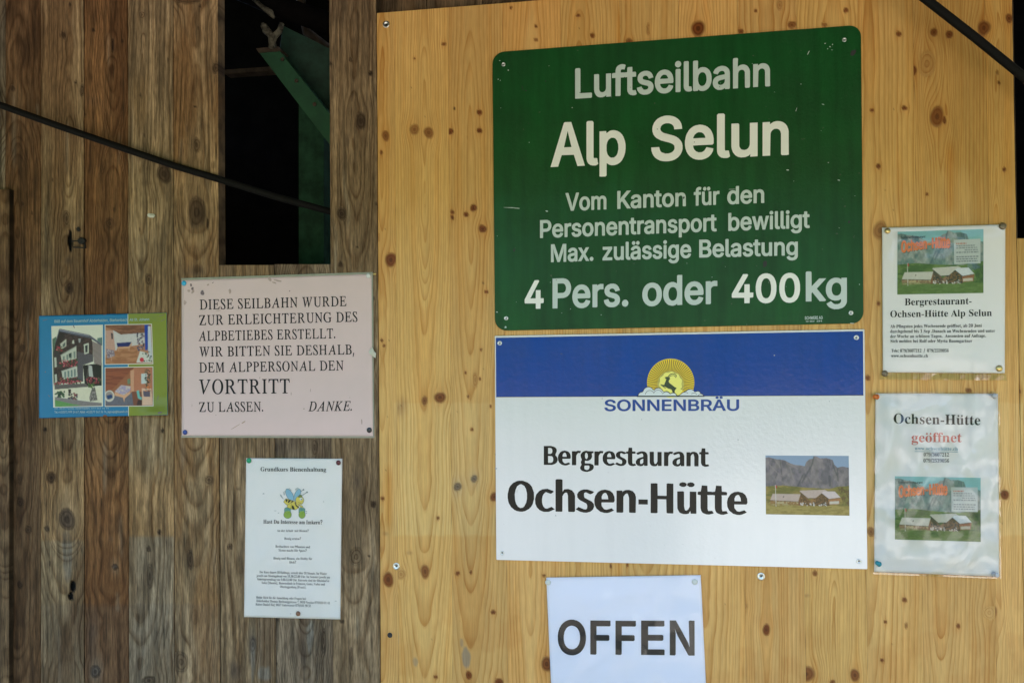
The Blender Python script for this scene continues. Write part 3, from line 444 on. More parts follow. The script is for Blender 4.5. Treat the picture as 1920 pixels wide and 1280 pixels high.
  [56,488,[[208,-8,302,-4,352,9,391,29,425,57,442,81,462,146,459,196,437,249,390,296,319,337,390,385,422,421,436,478,427,532,411,563,379,597,344,617,289,630,190,628,123,606,92,585,72,562,48,499,48,447,68,393,97,357,153,315,87,274,46,233,26,174,31,116,48,75,84,35,129,9],[229,42,192,55,168,76,152,105,143,151,145,183,159,224,176,248,214,279,263,255,307,225,329,198,340,164,336,112,317,75,276,46],[261,369,216,395,189,419,176,441,169,471,171,512,180,541,200,567,229,581,259,581,286,569,312,538,323,506,325,467,316,424,295,391]]],
  [57,488,[[171,-8,220,-9,263,-2,305,13,344,39,383,80,411,131,442,242,449,374,440,443,420,508,393,554,362,588,313,617,263,630,181,628,151,619,107,595,59,541,42,502,33,460,31,400,44,339,70,296,110,263,166,243,222,240,279,258,325,294,319,211,301,135,276,87,244,57,201,45,164,52,125,85,97,138,79,134,64,120,54,86,74,36,92,18,120,3],[224,304,195,315,172,343,161,380,156,434,163,495,178,538,203,565,242,574,272,561,288,545,305,512,321,447,325,361,312,339,285,315,253,303]]],
  [58,244,[[107,-17,162,-9,187,15,197,43,182,98,162,115,130,127,81,113,50,63,62,15],[109,340,165,351,187,373,197,405,182,456,132,484,81,470,50,420,62,372]]],
  [63,466,[[198,-17,234,-16,253,-7,284,40,275,92,227,125,175,116,141,70,153,11],[160,187,263,187,267,245,279,278,395,378,431,456,432,531,405,599,359,647,290,677,195,682,112,653,58,604,27,536,26,480,130,481,140,529,162,562,218,587,286,573,321,534,328,499,321,462,289,417,218,368,183,328,163,274]]],
  [65,567,[[-11,1,166,1,165,23,113,33,97,57,102,92,137,171,328,170,359,96,368,53,361,40,347,31,300,23,300,1,575,1,575,23,539,38,507,94,291,604,266,603,49,64,29,37,-11,23],[150,208,230,412,313,209]]],
  [66,575,[[21,1,337,0,376,4,431,18,467,35,512,73,533,109,544,159,540,207,527,237,480,283,435,305,378,322,422,334,461,354,492,382,505,404,514,434,514,476,498,519,479,543,435,569,402,580,329,592,21,590,21,571,67,563,83,549,96,512,96,79,83,44,60,29,23,23],[268,33,248,42,237,70,240,301,303,297,346,281,375,250,391,194,388,118,368,63,346,44,324,35],[238,328,237,528,242,547,264,563,320,559,346,541,366,497,371,443,360,380,342,353,318,338,283,329]]],
  [68,644,[[26,1,354,2,456,26,495,46,541,86,576,135,595,185,606,242,609,324,602,376,584,432,556,482,528,515,454,563,365,587,326,592,20,590,20,571,53,567,80,554,95,515,95,70,81,38,66,29,27,21],[267,33,245,47,236,83,236,510,249,554,265,561,298,563,345,554,379,536,410,502,430,465,446,411,455,350,455,244,439,153,417,101,401,77,371,52,337,37]]],
  [70,526,[[21,1,332,1,331,23,271,31,253,41,242,60,237,81,237,287,279,288,325,269,356,222,370,155,392,155,393,447,370,450,352,380,321,341,288,325,238,321,240,545,260,559,316,561,375,555,412,543,455,511,479,465,491,417,509,416,511,591,19,590,19,571,63,561,81,549,96,510,96,86,83,47,56,29,22,23]]],
  [71,660,[[320,-12,436,-7,503,9,579,37,580,183,584,207,605,229,650,237,651,254,360,257,360,237,414,229,430,220,440,202,445,181,445,79,440,57,418,29,381,17,338,17,286,35,233,88,216,122,196,196,190,257,192,365,203,439,218,484,248,534,286,563,319,574,377,574,425,556,464,529,516,465,546,402,568,401,568,604,546,604,527,575,514,568,492,568,423,593,362,604,286,602,219,584,176,563,131,530,93,486,58,423,38,345,36,272,49,194,80,124,130,63,178,29,251,-2]]],
  [72,680,[[21,1,314,1,312,23,259,35,242,60,237,83,237,287,441,288,445,90,440,62,422,35,368,23,367,1,658,1,659,23,628,26,607,36,595,49,586,77,583,502,588,532,599,551,626,565,658,571,659,590,368,591,368,571,413,563,432,551,440,536,445,510,444,326,240,325,239,530,255,556,314,571,314,590,21,591,21,571,56,565,78,554,96,517,96,79,81,40,54,26,21,23]]],
  [73,339,[[18,1,318,1,318,23,283,29,255,42,238,77,238,523,255,556,274,565,318,571,318,591,18,590,19,571,53,567,84,555,98,519,98,81,80,42,53,29,18,23]]],
  [74,430,[[119,-84,205,-78,255,-58,285,-35,316,16,331,92,334,519,338,538,352,556,408,570,408,591,105,590,105,570,168,554,182,540,191,510,191,-1,179,-34,168,-45,148,-52,111,-47,100,-34,100,-23,119,18,119,53,99,84,66,97,34,93,12,78,-2,53,-4,18,9,-21,31,-47,64,-69]]],
  [75,664,[[22,1,315,1,313,23,260,35,249,47,240,70,238,255,258,277,432,53,434,42,423,29,367,21,367,1,674,1,673,23,640,29,606,55,353,369,504,521,566,559,631,571,631,590,380,591,380,571,419,568,447,557,452,549,449,528,391,458,239,307,240,530,256,556,315,571,315,590,22,591,22,571,59,565,77,556,97,517,97,79,82,40,55,26,22,23]]],
  [77,824,[[19,1,220,3,217,23,180,26,154,40,138,81,139,499,348,5,353,0,373,0,589,511,590,79,576,41,552,29,516,23,515,1,799,1,799,23,767,26,742,40,729,79,729,515,738,543,751,556,802,571,802,590,583,589,412,188,241,590,19,591,19,571,76,559,89,545,96,525,99,94,83,44,58,29,19,23]]],
  [78,642,[[523,-13,548,-11,550,520,564,554,590,566,623,572,623,592,431,589,433,570,486,558,505,531,509,501,508,222,203,592,25,592,24,570,48,562,99,503,99,91,95,59,85,40,64,28,25,22,24,0,216,2,215,22,159,36,141,72,139,452]]],
  [79,683,[[311,-13,364,-14,427,-3,498,28,543,59,574,90,609,141,635,204,647,260,647,332,635,390,609,453,585,491,544,534,498,566,453,588,390,604,319,606,273,599,223,584,160,548,112,505,77,457,56,412,38,340,36,271,47,206,69,150,106,92,141,58,186,25,245,-1],[325,17,295,25,262,47,229,89,214,121,192,219,190,353,212,475,243,532,286,566,321,575,358,575,384,568,418,547,443,520,462,485,489,386,493,249,477,143,458,89,442,64,421,41,394,25,358,16]]],
  [80,543,[[21,1,314,1,312,23,259,35,242,60,237,83,237,263,359,269,415,280,459,299,495,328,524,380,531,450,514,506,483,544,433,574,357,589,21,590,21,571,56,565,80,552,96,517,96,79,81,40,54,26,21,23],[238,300,239,541,246,552,262,559,316,556,350,537,371,502,380,452,373,365,355,330,329,310,285,299]]],
  [82,615,[[21,1,314,1,312,23,259,35,242,60,237,83,240,275,264,273,439,1,624,1,623,21,591,31,567,57,411,289,494,330,520,359,535,389,542,421,540,467,524,508,498,540,433,574,353,589,21,590,21,571,56,565,80,552,96,517,96,79,81,40,54,26,21,23],[238,304,237,521,242,541,257,556,283,561,344,550,371,528,390,484,395,419,384,367,369,341,342,319,298,306]]],
  [83,507,[[57,-13,79,-13,88,7,107,16,215,-12,258,-14,315,-7,352,4,393,25,431,61,445,82,463,130,468,186,454,247,436,278,404,311,369,334,195,423,167,451,156,483,160,524,184,557,235,578,282,575,319,560,359,529,391,485,418,416,440,416,440,605,417,605,409,587,393,578,280,604,202,603,161,590,128,571,89,527,72,488,65,451,69,390,87,347,118,309,170,270,326,188,357,147,361,98,341,53,310,30,263,19,196,30,167,46,137,73,104,130,81,204,57,204]]],
  [84,550,[[121,1,425,1,422,23,386,26,362,37,343,77,343,560,362,563,405,556,456,532,492,486,511,415,531,412,533,591,15,590,17,414,37,415,56,484,90,530,141,556,178,563,202,560,202,86,185,40,158,26,123,23]]],
  [85,640,[[292,-16,369,-14,443,6,477,27,519,78,537,123,548,186,550,515,559,543,571,555,616,572,616,592,427,591,428,571,469,564,490,553,502,539,509,515,509,173,495,114,472,73,430,42,373,29,324,32,280,51,262,69,247,97,236,147,236,522,243,546,254,557,311,571,311,591,20,591,20,571,74,555,93,522,95,177,102,127,117,82,141,45,174,16,233,-7]]],
  [86,556,[[277,-16,297,-16,302,-9,500,507,533,558,575,572,574,592,390,591,390,571,440,564,454,554,460,541,460,520,336,189,198,526,207,556,236,568,273,571,273,591,-18,591,-18,572,17,558,33,541,55,502]]],
  [87,794,[[221,-13,248,-13,410,398,555,-11,579,-13,750,501,773,548,811,572,811,592,654,592,656,570,683,566,705,556,712,540,712,514,616,219,511,529,513,548,522,559,571,572,571,592,300,592,301,570,341,562,356,550,391,457,291,202,184,516,186,553,204,566,235,572,235,592,-19,592,-19,571,18,558,38,522]]],
  [97,447,[[314,-12,344,-13,376,-4,403,12,427,36,415,53,391,45,382,57,382,278,375,326,362,356,326,392,259,412,168,412,103,392,61,358,44,324,46,283,62,260,101,248,140,260,156,278,161,302,135,356,139,369,170,383,209,383,238,371,253,350,258,250,136,205,68,167,42,137,29,107,26,70,35,38,62,6,86,-6,144,-11,196,3,259,44,271,12,285,-2],[190,44,172,52,157,77,154,124,161,150,179,180,196,194,224,210,257,218,258,81,229,55]]],
  [98,469,[[57,-14,70,-14,135,35,198,-4,233,-13,272,-13,317,-1,366,27,399,63,426,112,442,168,444,244,435,292,415,337,374,385,326,409,276,414,215,394,181,365,176,592,10,589,12,571,46,559,56,526],[233,18,202,28,191,40,182,64,179,313,189,337,204,352,222,362,248,364,279,352,303,322,318,248,318,157,309,90,292,45,263,22]]],
  [99,382,[[183,-12,237,-11,295,9,336,39,369,77,351,93,319,65,289,52,254,50,232,55,187,87,156,150,147,205,149,298,160,341,186,376,206,385,230,386,251,374,257,356,258,300,268,280,284,269,330,269,350,285,359,300,359,337,345,368,317,394,269,412,189,412,156,402,113,379,58,319,30,246,27,155,41,105,58,70,83,39,120,9]]],
  [100,481,[[164,-12,195,-13,237,-2,266,18,289,46,291,-12,401,11,458,14,458,36,429,45,415,75,414,591,230,591,230,573,271,563,287,543,289,368,239,405,204,414,159,411,120,396,96,379,65,343,45,306,25,218,27,148,41,96,65,51,96,17,130,-4],[213,37,198,42,177,59,162,94,153,157,153,241,162,304,180,344,211,363,241,364,273,347,290,317,290,98,283,79,259,51,232,37]]],
  [101,391,[[179,-12,230,-11,284,7,337,49,369,94,351,110,323,80,297,63,276,56,239,56,191,81,169,116,155,163,152,216,368,220,361,291,330,357,284,396,221,414,187,414,148,405,91,370,63,337,41,296,25,226,30,144,41,105,63,62,113,11,143,-4],[152,250,153,311,171,365,202,386,237,379,250,363,259,330,261,250]]],
  [102,278,[[20,1,259,1,259,21,211,29,200,40,193,64,193,356,264,363,263,402,193,404,193,532,197,554,210,571,226,576,250,574,257,562,240,517,247,482,259,471,285,462,317,468,337,491,342,532,327,564,289,593,256,602,211,604,161,595,121,575,92,546,76,515,69,484,68,404,22,402,22,360,69,356,69,83,60,36,48,26,20,21]]],
  [103,425,[[157,-181,247,-180,323,-163,368,-137,401,-95,411,-60,408,-21,397,11,377,34,349,49,301,60,154,67,134,80,131,98,138,113,160,131,273,139,323,160,352,187,375,232,378,284,371,310,351,347,412,349,412,395,301,396,230,413,162,411,121,400,84,380,57,356,38,326,29,293,29,258,47,206,81,170,129,144,64,105,38,74,31,53,34,18,52,-9,85,-32,29,-67,19,-88,19,-106,32,-135,58,-156,100,-173],[171,-150,130,-139,97,-106,97,-80,108,-59,126,-44,299,-46,327,-55,341,-73,336,-110,305,-137,249,-150],[193,162,168,178,155,204,148,248,151,321,160,356,171,374,191,385,217,385,242,369,252,347,259,308,259,241,254,209,242,178,217,162]]],
  [104,495,[[24,1,233,1,233,21,204,29,193,55,193,304,225,341,259,353,291,345,305,307,305,57,291,28,263,21,263,1,472,3,471,21,442,29,431,51,429,304,415,356,401,380,376,400,343,412,302,414,241,394,194,350,189,592,24,588,25,573,60,558,69,521,69,70,62,38,51,26,25,21]]],
  [105,258,[[24,1,233,1,233,21,201,34,193,62,191,402,29,402,26,382,58,374,67,352,69,70,62,38,51,26,25,21],[121,471,150,473,177,489,192,510,197,530,194,556,181,580,142,602,111,600,87,586,72,567,65,541,72,506,81,492,96,479]]],
  [106,272,[[27,-181,85,-180,139,-163,176,-132,200,-84,207,-45,204,403,29,399,30,384,59,378,76,365,84,334,84,-86,79,-119,65,-145,48,-152,22,-148,14,-132,33,-95,33,-73,20,-50,-9,-38,-28,-37,-52,-46,-63,-58,-72,-82,-68,-119,-50,-146,-13,-171],[129,473,156,474,176,484,194,501,205,534,198,568,186,584,147,604,117,601,97,590,82,573,73,549,73,525,85,498,104,481]]],
  [107,466,[[23,1,234,1,234,21,204,30,192,62,192,172,210,190,308,53,308,31,295,22,275,21,275,1,489,3,488,21,455,37,290,270,379,357,412,374,448,382,448,402,269,402,268,382,310,374,317,363,315,350,294,320,192,222,188,592,27,588,28,571,56,563,68,534,68,60,57,31,23,21]]],
  [108,259,[[24,1,234,3,233,21,201,34,193,62,189,592,26,588,28,571,60,560,69,521,69,70,62,38,51,26,25,21]]],
  [109,720,[[24,1,231,1,231,21,204,28,190,57,190,304,226,344,265,353,289,342,301,304,301,57,287,28,260,21,260,1,462,1,463,21,436,28,422,55,422,307,435,326,458,344,497,353,521,341,533,300,533,60,521,30,492,21,492,1,696,1,697,21,667,29,656,51,654,302,636,365,614,392,588,407,529,414,471,394,417,342,399,377,376,398,339,412,295,414,243,396,191,347,187,403,25,402,24,382,52,376,67,350,69,70,62,38,51,26,25,21]]],
  [110,495,[[24,1,233,1,233,21,204,29,193,55,193,304,225,341,259,353,291,345,305,307,305,57,291,28,263,21,263,1,471,1,471,21,442,29,431,51,429,304,415,356,391,390,354,410,287,412,237,392,194,351,189,403,24,402,25,382,46,379,62,365,69,333,67,53,52,27,24,21]]],
  [111,437,[[198,-12,238,-13,275,-6,312,9,342,30,370,61,392,98,412,181,403,272,370,340,342,370,307,394,238,414,199,414,156,405,95,370,67,340,44,302,24,222,24,179,34,129,69,59,123,11,164,-6],[208,16,179,30,159,75,152,140,152,261,161,332,174,367,197,385,231,388,260,370,278,324,284,270,284,122,277,68,264,37,244,20]]],
  [112,483,[[23,-180,256,-180,256,-160,214,-152,196,-125,192,-95,193,39,218,13,249,-5,301,-14,338,-7,373,10,419,61,450,143,452,256,427,332,402,369,370,395,325,413,264,410,221,387,186,344,184,404,26,403,26,384,60,369,68,338,68,-115,61,-143,50,-154,24,-162],[249,36,219,49,192,89,192,304,208,333,227,351,247,360,271,361,302,343,317,312,328,239,328,165,321,111,304,63,277,41]]],
  [114,374,[[24,1,257,1,256,21,209,31,195,55,197,285,213,318,241,338,262,333,289,299,304,291,326,288,357,300,374,326,377,354,368,382,351,402,315,414,269,407,235,386,191,334,189,402,29,402,26,382,59,372,67,352,69,70,62,38,51,26,25,21]]],
  [115,375,[[181,-12,240,-8,290,17,323,62,332,92,334,140,327,172,306,207,262,240,158,295,138,322,138,350,149,370,173,383,199,386,227,379,271,344,296,289,316,289,314,414,299,413,279,396,203,414,158,414,130,407,96,389,74,367,53,326,48,272,71,219,117,180,229,119,245,98,250,68,241,44,221,26,197,19,147,26,123,41,94,72,69,135,47,136,47,-10,67,-10,78,6,104,11]]],
  [116,297,[[141,-11,188,-10,231,8,259,33,288,84,268,95,244,61,224,53,200,58,189,82,189,359,268,363,269,401,189,405,185,551,166,549,122,487,26,388,27,363,63,359,63,73,68,47,76,26,96,4]]],
  [117,487,[[151,-12,185,-13,235,0,262,16,295,48,298,-12,395,11,467,18,467,38,436,46,422,68,419,402,247,402,248,384,280,375,292,361,297,341,297,88,272,59,230,45,202,54,184,90,183,402,16,402,16,384,44,375,58,345,60,94,65,66,94,11,129,-8]]],
  [118,398,[[185,-12,206,-13,211,-8,341,326,363,365,397,384,396,402,266,402,266,384,304,374,312,363,313,348,240,162,168,354,168,365,180,379,212,384,212,402,-3,402,-3,382,26,370,46,332]]],
  [119,565,[[160,-12,180,-13,185,-6,290,252,374,-10,395,-12,539,345,559,377,579,384,579,402,463,402,463,384,492,376,503,356,436,187,385,348,389,371,419,382,418,402,219,402,219,384,250,371,274,306,217,168,149,352,153,374,178,382,178,402,-13,402,-13,382,2,375,18,354]]],
  [120,415,[[6,1,151,1,152,18,121,24,109,44,123,75,177,147,226,77,241,42,234,26,203,21,203,1,414,1,414,18,385,38,259,239,339,341,368,368,403,386,403,402,262,402,262,382,297,377,304,369,304,356,238,268,183,361,193,379,219,382,219,402,6,402,6,382,33,369,52,349,159,179,77,68,41,35,6,18]]],
  [121,390,[[54,-181,83,-182,122,-171,156,-142,171,-121,207,-41,345,336,365,371,389,382,389,402,265,401,265,382,302,374,310,352,242,157,167,352,172,374,209,382,209,402,-6,401,-6,382,16,377,45,332,182,-6,158,-82,139,-110,116,-128,98,-123,95,-82,68,-55,31,-53,3,-72,-9,-101,-4,-138,17,-166]]],
  [122,381,[[17,1,347,1,356,139,338,138,317,90,284,52,237,35,166,34,356,376,356,402,41,402,37,282,57,283,71,324,102,359,141,373,216,372,24,31]]],
  [228,447,[[314,-12,344,-13,376,-4,403,12,427,36,415,53,391,45,382,57,382,278,375,326,362,356,326,392,259,412,168,412,103,392,61,358,44,324,46,283,62,260,101,248,140,260,156,278,161,302,135,356,139,369,170,383,209,383,238,371,253,350,258,250,136,205,68,167,42,137,29,107,26,70,35,38,62,6,86,-6,144,-11,196,3,259,44,271,12,285,-2],[190,44,172,52,157,77,154,124,161,150,179,180,196,194,224,210,257,218,258,81,229,55],[177,526,166,560,137,581,102,581,74,560,63,526,74,493,102,472,137,472,166,493],[390,526,379,560,351,581,315,581,287,560,276,526,287,493,315,472,351,472,379,493]]],
  [246,437,[[198,-12,238,-13,275,-6,312,9,342,30,370,61,392,98,412,181,403,272,370,340,342,370,307,394,238,414,199,414,156,405,95,370,67,340,44,302,24,222,24,179,34,129,69,59,123,11,164,-6],[208,16,179,30,159,75,152,140,152,261,161,332,174,367,197,385,231,388,260,370,278,324,284,270,284,122,277,68,264,37,244,20],[169,526,158,560,129,581,94,581,65,560,55,526,65,493,94,472,129,472,158,493],[382,526,371,560,343,581,307,581,279,560,268,526,279,493,307,472,343,472,371,493]]],
  [252,487,[[151,-12,185,-13,235,0,262,16,295,48,298,-12,395,11,467,18,467,38,436,46,422,68,419,402,247,402,248,384,280,375,292,361,297,341,297,88,272,59,230,45,202,54,184,90,183,402,16,402,16,384,44,375,58,345,60,94,65,66,94,11,129,-8],[192,526,181,560,152,581,117,581,88,560,77,526,88,493,117,472,152,472,181,493],[405,526,394,560,366,581,330,581,302,560,291,526,302,493,330,472,366,472,394,493]]],
 ],
 'caps': [
  [44,204,[[26,-154,83,-155,88,-150,152,91,65,91]]],
  [46,197,[[74,-5,94,-6,118,3,136,21,145,45,143,71,133,89,114,106,90,113,68,111,50,101,33,82,26,62,26,43,35,21,53,3]]],
  [65,739,[[26,-5,250,-5,250,22,213,25,193,32,184,43,182,58,195,95,234,166,251,192,263,200,456,197,487,56,477,32,460,25,422,21,427,-5,687,-5,681,22,642,27,614,38,593,69,458,624,427,620,420,608,107,60,88,41,68,29,26,22],[284,246,286,260,397,457,441,247]]],
  [66,597,[[47,-5,351,-7,386,-2,419,5,468,24,503,48,523,70,538,99,545,129,543,170,530,216,512,248,481,284,415,326,475,364,495,389,506,417,506,460,495,497,471,537,440,565,377,595,308,609,26,610,26,584,70,576,90,564,103,545,108,521,112,68,107,49,98,35,81,26,41,21,40,-1],[267,35,237,39,220,64,216,289,220,298,228,301,304,299,345,288,362,279,380,266,402,239,417,207,426,172,426,114,413,83,397,65,371,48,343,39,319,35],[230,343,219,347,216,354,214,545,216,556,221,563,237,568,284,568,328,556,367,528,387,493,398,452,398,424,393,406,373,376,341,356,295,344]]],
  [67,643,[[338,-19,395,-20,424,-15,489,7,546,53,572,85,591,120,556,139,529,103,494,68,456,46,421,35,389,30,339,35,302,46,270,63,247,81,204,131,178,176,159,231,147,285,143,332,145,367,154,417,178,478,205,518,224,537,281,571,328,583,389,576,433,553,457,532,474,508,487,482,503,430,536,427,526,592,515,617,493,617,476,596,346,624,268,620,209,602,154,571,104,525,68,473,37,402,26,339,30,261,42,215,55,183,96,111,135,67,198,22,265,-6]]],
  [68,690,[[45,-5,347,-7,397,0,455,16,503,37,541,62,578,96,605,135,629,192,638,239,636,309,621,374,592,437,555,489,523,522,475,556,434,578,386,595,347,604,295,611,35,611,26,608,26,584,81,572,92,564,101,551,108,521,110,454,112,70,105,44,98,35,81,26,39,21,38,-1],[284,35,254,39,232,48,221,64,216,92,212,530,221,561,250,570,312,565,364,550,400,530,439,495,467,456,493,400,513,324,519,261,513,196,501,157,482,118,449,80,403,52,371,42,325,35]]],
  [69,628,[[41,-4,557,-3,576,156,575,167,566,174,542,169,523,124,494,81,477,67,436,47,380,38,252,38,227,52,218,76,219,299,321,300,347,293,360,280,369,262,390,203,415,210,417,245,417,420,410,428,384,427,380,394,369,371,345,353,310,346,214,347,212,529,219,559,230,567,384,567,414,562,442,549,456,535,473,505,485,470,505,465,514,472,515,503,501,609,26,609,26,582,74,575,95,559,103,544,108,518,112,72,105,46,94,32,74,25,41,22]]],
  [71,729,[[368,-19,432,-20,493,-10,554,9,615,42,609,183,614,248,625,264,677,276,675,300,411,300,415,271,480,264,498,244,505,183,504,70,499,59,483,42,443,24,374,22,333,31,289,50,243,83,213,118,178,179,156,244,147,302,147,354,161,430,174,467,189,495,234,547,255,561,291,576,354,583,411,574,434,565,480,539,525,494,548,460,566,421,595,419,587,601,577,617,556,615,543,590,525,581,493,588,404,617,359,624,283,622,218,606,168,582,139,562,108,534,68,478,39,415,26,345,30,265,42,220,55,187,99,115,152,62,177,44,233,13,307,-10]]],
  [72,720,[[41,-4,298,-4,297,22,258,28,234,38,227,46,219,67,214,284,221,296,429,296,471,294,475,290,480,280,480,56,473,41,464,32,449,25,412,22,412,-5,668,-4,668,22,614,32,599,43,589,65,586,89,582,533,587,552,598,570,618,579,653,583,653,609,397,609,397,582,436,577,455,568,468,556,473,544,478,516,480,392,480,353,475,346,265,346,219,349,214,360,214,542,223,563,237,575,282,582,282,609,26,609,26,582,74,575,95,559,103,544,108,518,112,67,105,46,94,32,74,25,41,22]]],
  [73,354,[[41,-4,302,-4,302,22,252,30,232,46,220,80,218,132,216,535,221,555,232,570,252,579,287,583,286,609,26,609,26,583,63,577,92,563,101,550,108,522,112,69,107,50,94,32,76,25,41,22]]],
  [75,718,[[41,-5,306,-5,306,22,273,25,241,34,228,46,221,60,214,270,214,290,217,294,238,277,413,93,441,56,446,39,436,27,392,21,393,-5,666,-5,666,22,637,25,616,32,568,64,303,342,318,361,486,534,536,572,557,581,579,582,583,609,356,609,360,582,393,579,413,565,413,552,406,535,387,509,346,465,217,336,214,342,214,543,226,570,243,579,280,582,280,608,26,608,26,582,74,574,90,563,103,546,108,520,112,67,107,49,96,34,83,27,41,21]]],
  [76,628,[[41,-4,568,-4,576,106,576,176,572,179,546,176,530,128,507,86,479,60,449,47,390,38,263,38,237,45,223,63,218,93,214,531,226,566,250,579,278,582,282,609,26,609,26,583,74,575,90,566,103,546,108,524,112,67,103,41,94,32,74,25,41,22]]],
  [77,809,[[372,-7,378,-7,391,15,568,490,567,71,562,50,553,34,529,23,500,19,500,-4,757,-4,752,22,707,30,689,40,682,50,676,71,673,102,669,366,671,542,685,570,705,579,737,582,741,609,588,610,559,607,390,160,204,607,26,609,26,582,63,577,91,564,101,550,105,531,105,65,91,34,70,25,37,22,37,-4,239,-5,248,2,245,22,213,25,185,36,171,54,164,80,156,490,353,0]]],
  [78,681,[[537,-20,551,-20,560,-11,558,539,565,561,577,573,588,577,627,582,629,609,423,610,411,602,419,582,468,575,484,566,495,548,500,526,505,157,167,607,26,609,26,583,61,577,81,565,101,544,110,520,110,67,105,48,96,36,81,27,41,24,41,-4,243,-8,254,0,252,24,211,27,191,34,177,50,170,69,165,465,527,-16]]],
  [79,682,[[314,-19,369,-20,421,-10,473,9,515,37,560,85,593,140,617,198,630,265,630,343,619,400,593,462,564,507,521,552,469,589,408,613,346,624,298,624,248,615,187,589,144,559,90,500,52,434,33,371,26,326,28,254,46,183,76,122,110,77,153,39,209,7,259,-10],[320,20,276,31,246,48,213,78,193,107,174,148,152,231,147,265,147,335,156,393,172,449,187,484,209,520,234,547,281,576,304,583,341,585,387,574,419,554,444,530,465,499,483,462,503,391,511,330,511,263,494,168,468,107,450,80,430,58,395,33,350,19]]],
  [80,560,[[41,-4,311,-4,310,22,245,32,232,40,223,56,218,76,216,277,219,281,310,281,386,292,447,318,484,351,499,379,508,416,501,472,477,525,447,559,425,575,362,601,315,610,26,609,26,582,65,577,94,562,103,544,108,520,112,69,107,50,98,34,85,28,41,22],[237,322,220,325,214,342,214,546,220,563,237,570,286,569,317,560,338,547,367,514,384,472,391,440,391,410,378,371,349,342,299,324]]],
  [82,697,[[42,-5,307,-5,307,21,268,24,242,33,230,45,224,62,219,88,219,290,222,293,291,289,297,285,497,-6,645,-5,645,21,612,27,599,33,560,70,399,301,404,305,445,319,484,345,509,372,524,407,524,457,511,502,484,542,459,565,406,594,337,609,27,608,26,587,29,582,68,576,95,561,104,545,108,522,113,69,108,49,99,36,81,27,42,21],[222,332,217,337,214,474,214,541,219,556,229,565,259,570,302,565,343,550,377,524,398,487,410,444,410,418,403,394,380,362,352,345,296,332]]],
  [83,468,[[234,-18,283,-19,317,-12,350,1,374,18,398,47,411,73,416,93,414,151,394,208,360,260,317,302,190,406,146,454,128,489,124,509,124,533,133,557,157,577,198,584,237,574,262,561,294,531,322,483,341,435,363,432,371,440,370,457,353,598,341,620,320,620,304,601,289,601,211,623,140,623,109,616,81,603,62,588,42,563,26,518,26,487,37,442,57,405,87,366,131,324,237,239,289,185,314,141,321,89,307,52,278,27,252,20,229,20,183,32,144,55,101,103,85,130,62,189,34,196,28,184,28,169,50,6,52,-9,62,-17,83,-16,92,5,109,11,190,-12]]],
  [84,610,[[165,-4,454,-4,453,22,401,25,377,34,366,41,355,67,350,176,350,557,356,564,434,564,449,562,477,549,504,518,529,451,549,448,558,455,558,485,542,609,26,609,27,462,39,452,61,453,69,498,80,526,102,549,115,555,156,564,230,564,242,555,246,84,241,58,233,41,213,28,163,22]]],
  [85,694,[[339,-17,416,-19,483,-1,504,11,530,35,553,71,566,113,573,158,569,370,571,537,578,559,594,575,639,582,642,604,628,611,422,609,422,582,459,579,485,568,493,561,503,542,510,516,515,470,515,156,508,117,499,95,486,76,467,58,442,45,416,38,355,38,308,51,285,65,264,84,240,123,226,180,220,396,222,535,238,570,258,579,295,582,297,609,26,609,26,582,61,579,95,568,107,555,111,542,118,188,127,143,145,102,181,52,232,14,282,-7]]],
  [86,715,[[253,-17,282,-19,287,-15,591,526,621,568,635,577,659,583,663,609,462,609,462,583,499,579,518,573,530,555,527,537,499,474,315,144,225,531,228,568,252,581,284,585,287,609,26,609,31,582,74,577,89,570,100,563,118,535]]],
  [87,909,[[264,-19,282,-17,291,-4,451,385,539,-1,546,-19,575,-17,784,514,804,551,822,572,830,578,857,584,854,610,656,610,656,584,715,571,727,553,727,534,712,477,596,175,515,545,518,566,523,573,568,584,571,610,325,610,327,581,358,580,373,576,402,551,417,516,428,460,310,169,225,538,225,555,230,571,241,578,284,585,287,610,26,610,32,586,89,571,109,554,120,532,253,-14]]],
  [90,624,[[53,-4,467,-5,565,-2,572,165,562,173,538,169,524,117,509,89,499,77,471,56,428,44,402,42,198,42,195,45,500,578,507,594,502,609,31,609,26,459,36,451,60,454,70,496,81,518,101,541,122,553,159,562,209,565,356,563,57,32,48,13]]],
 ],
}


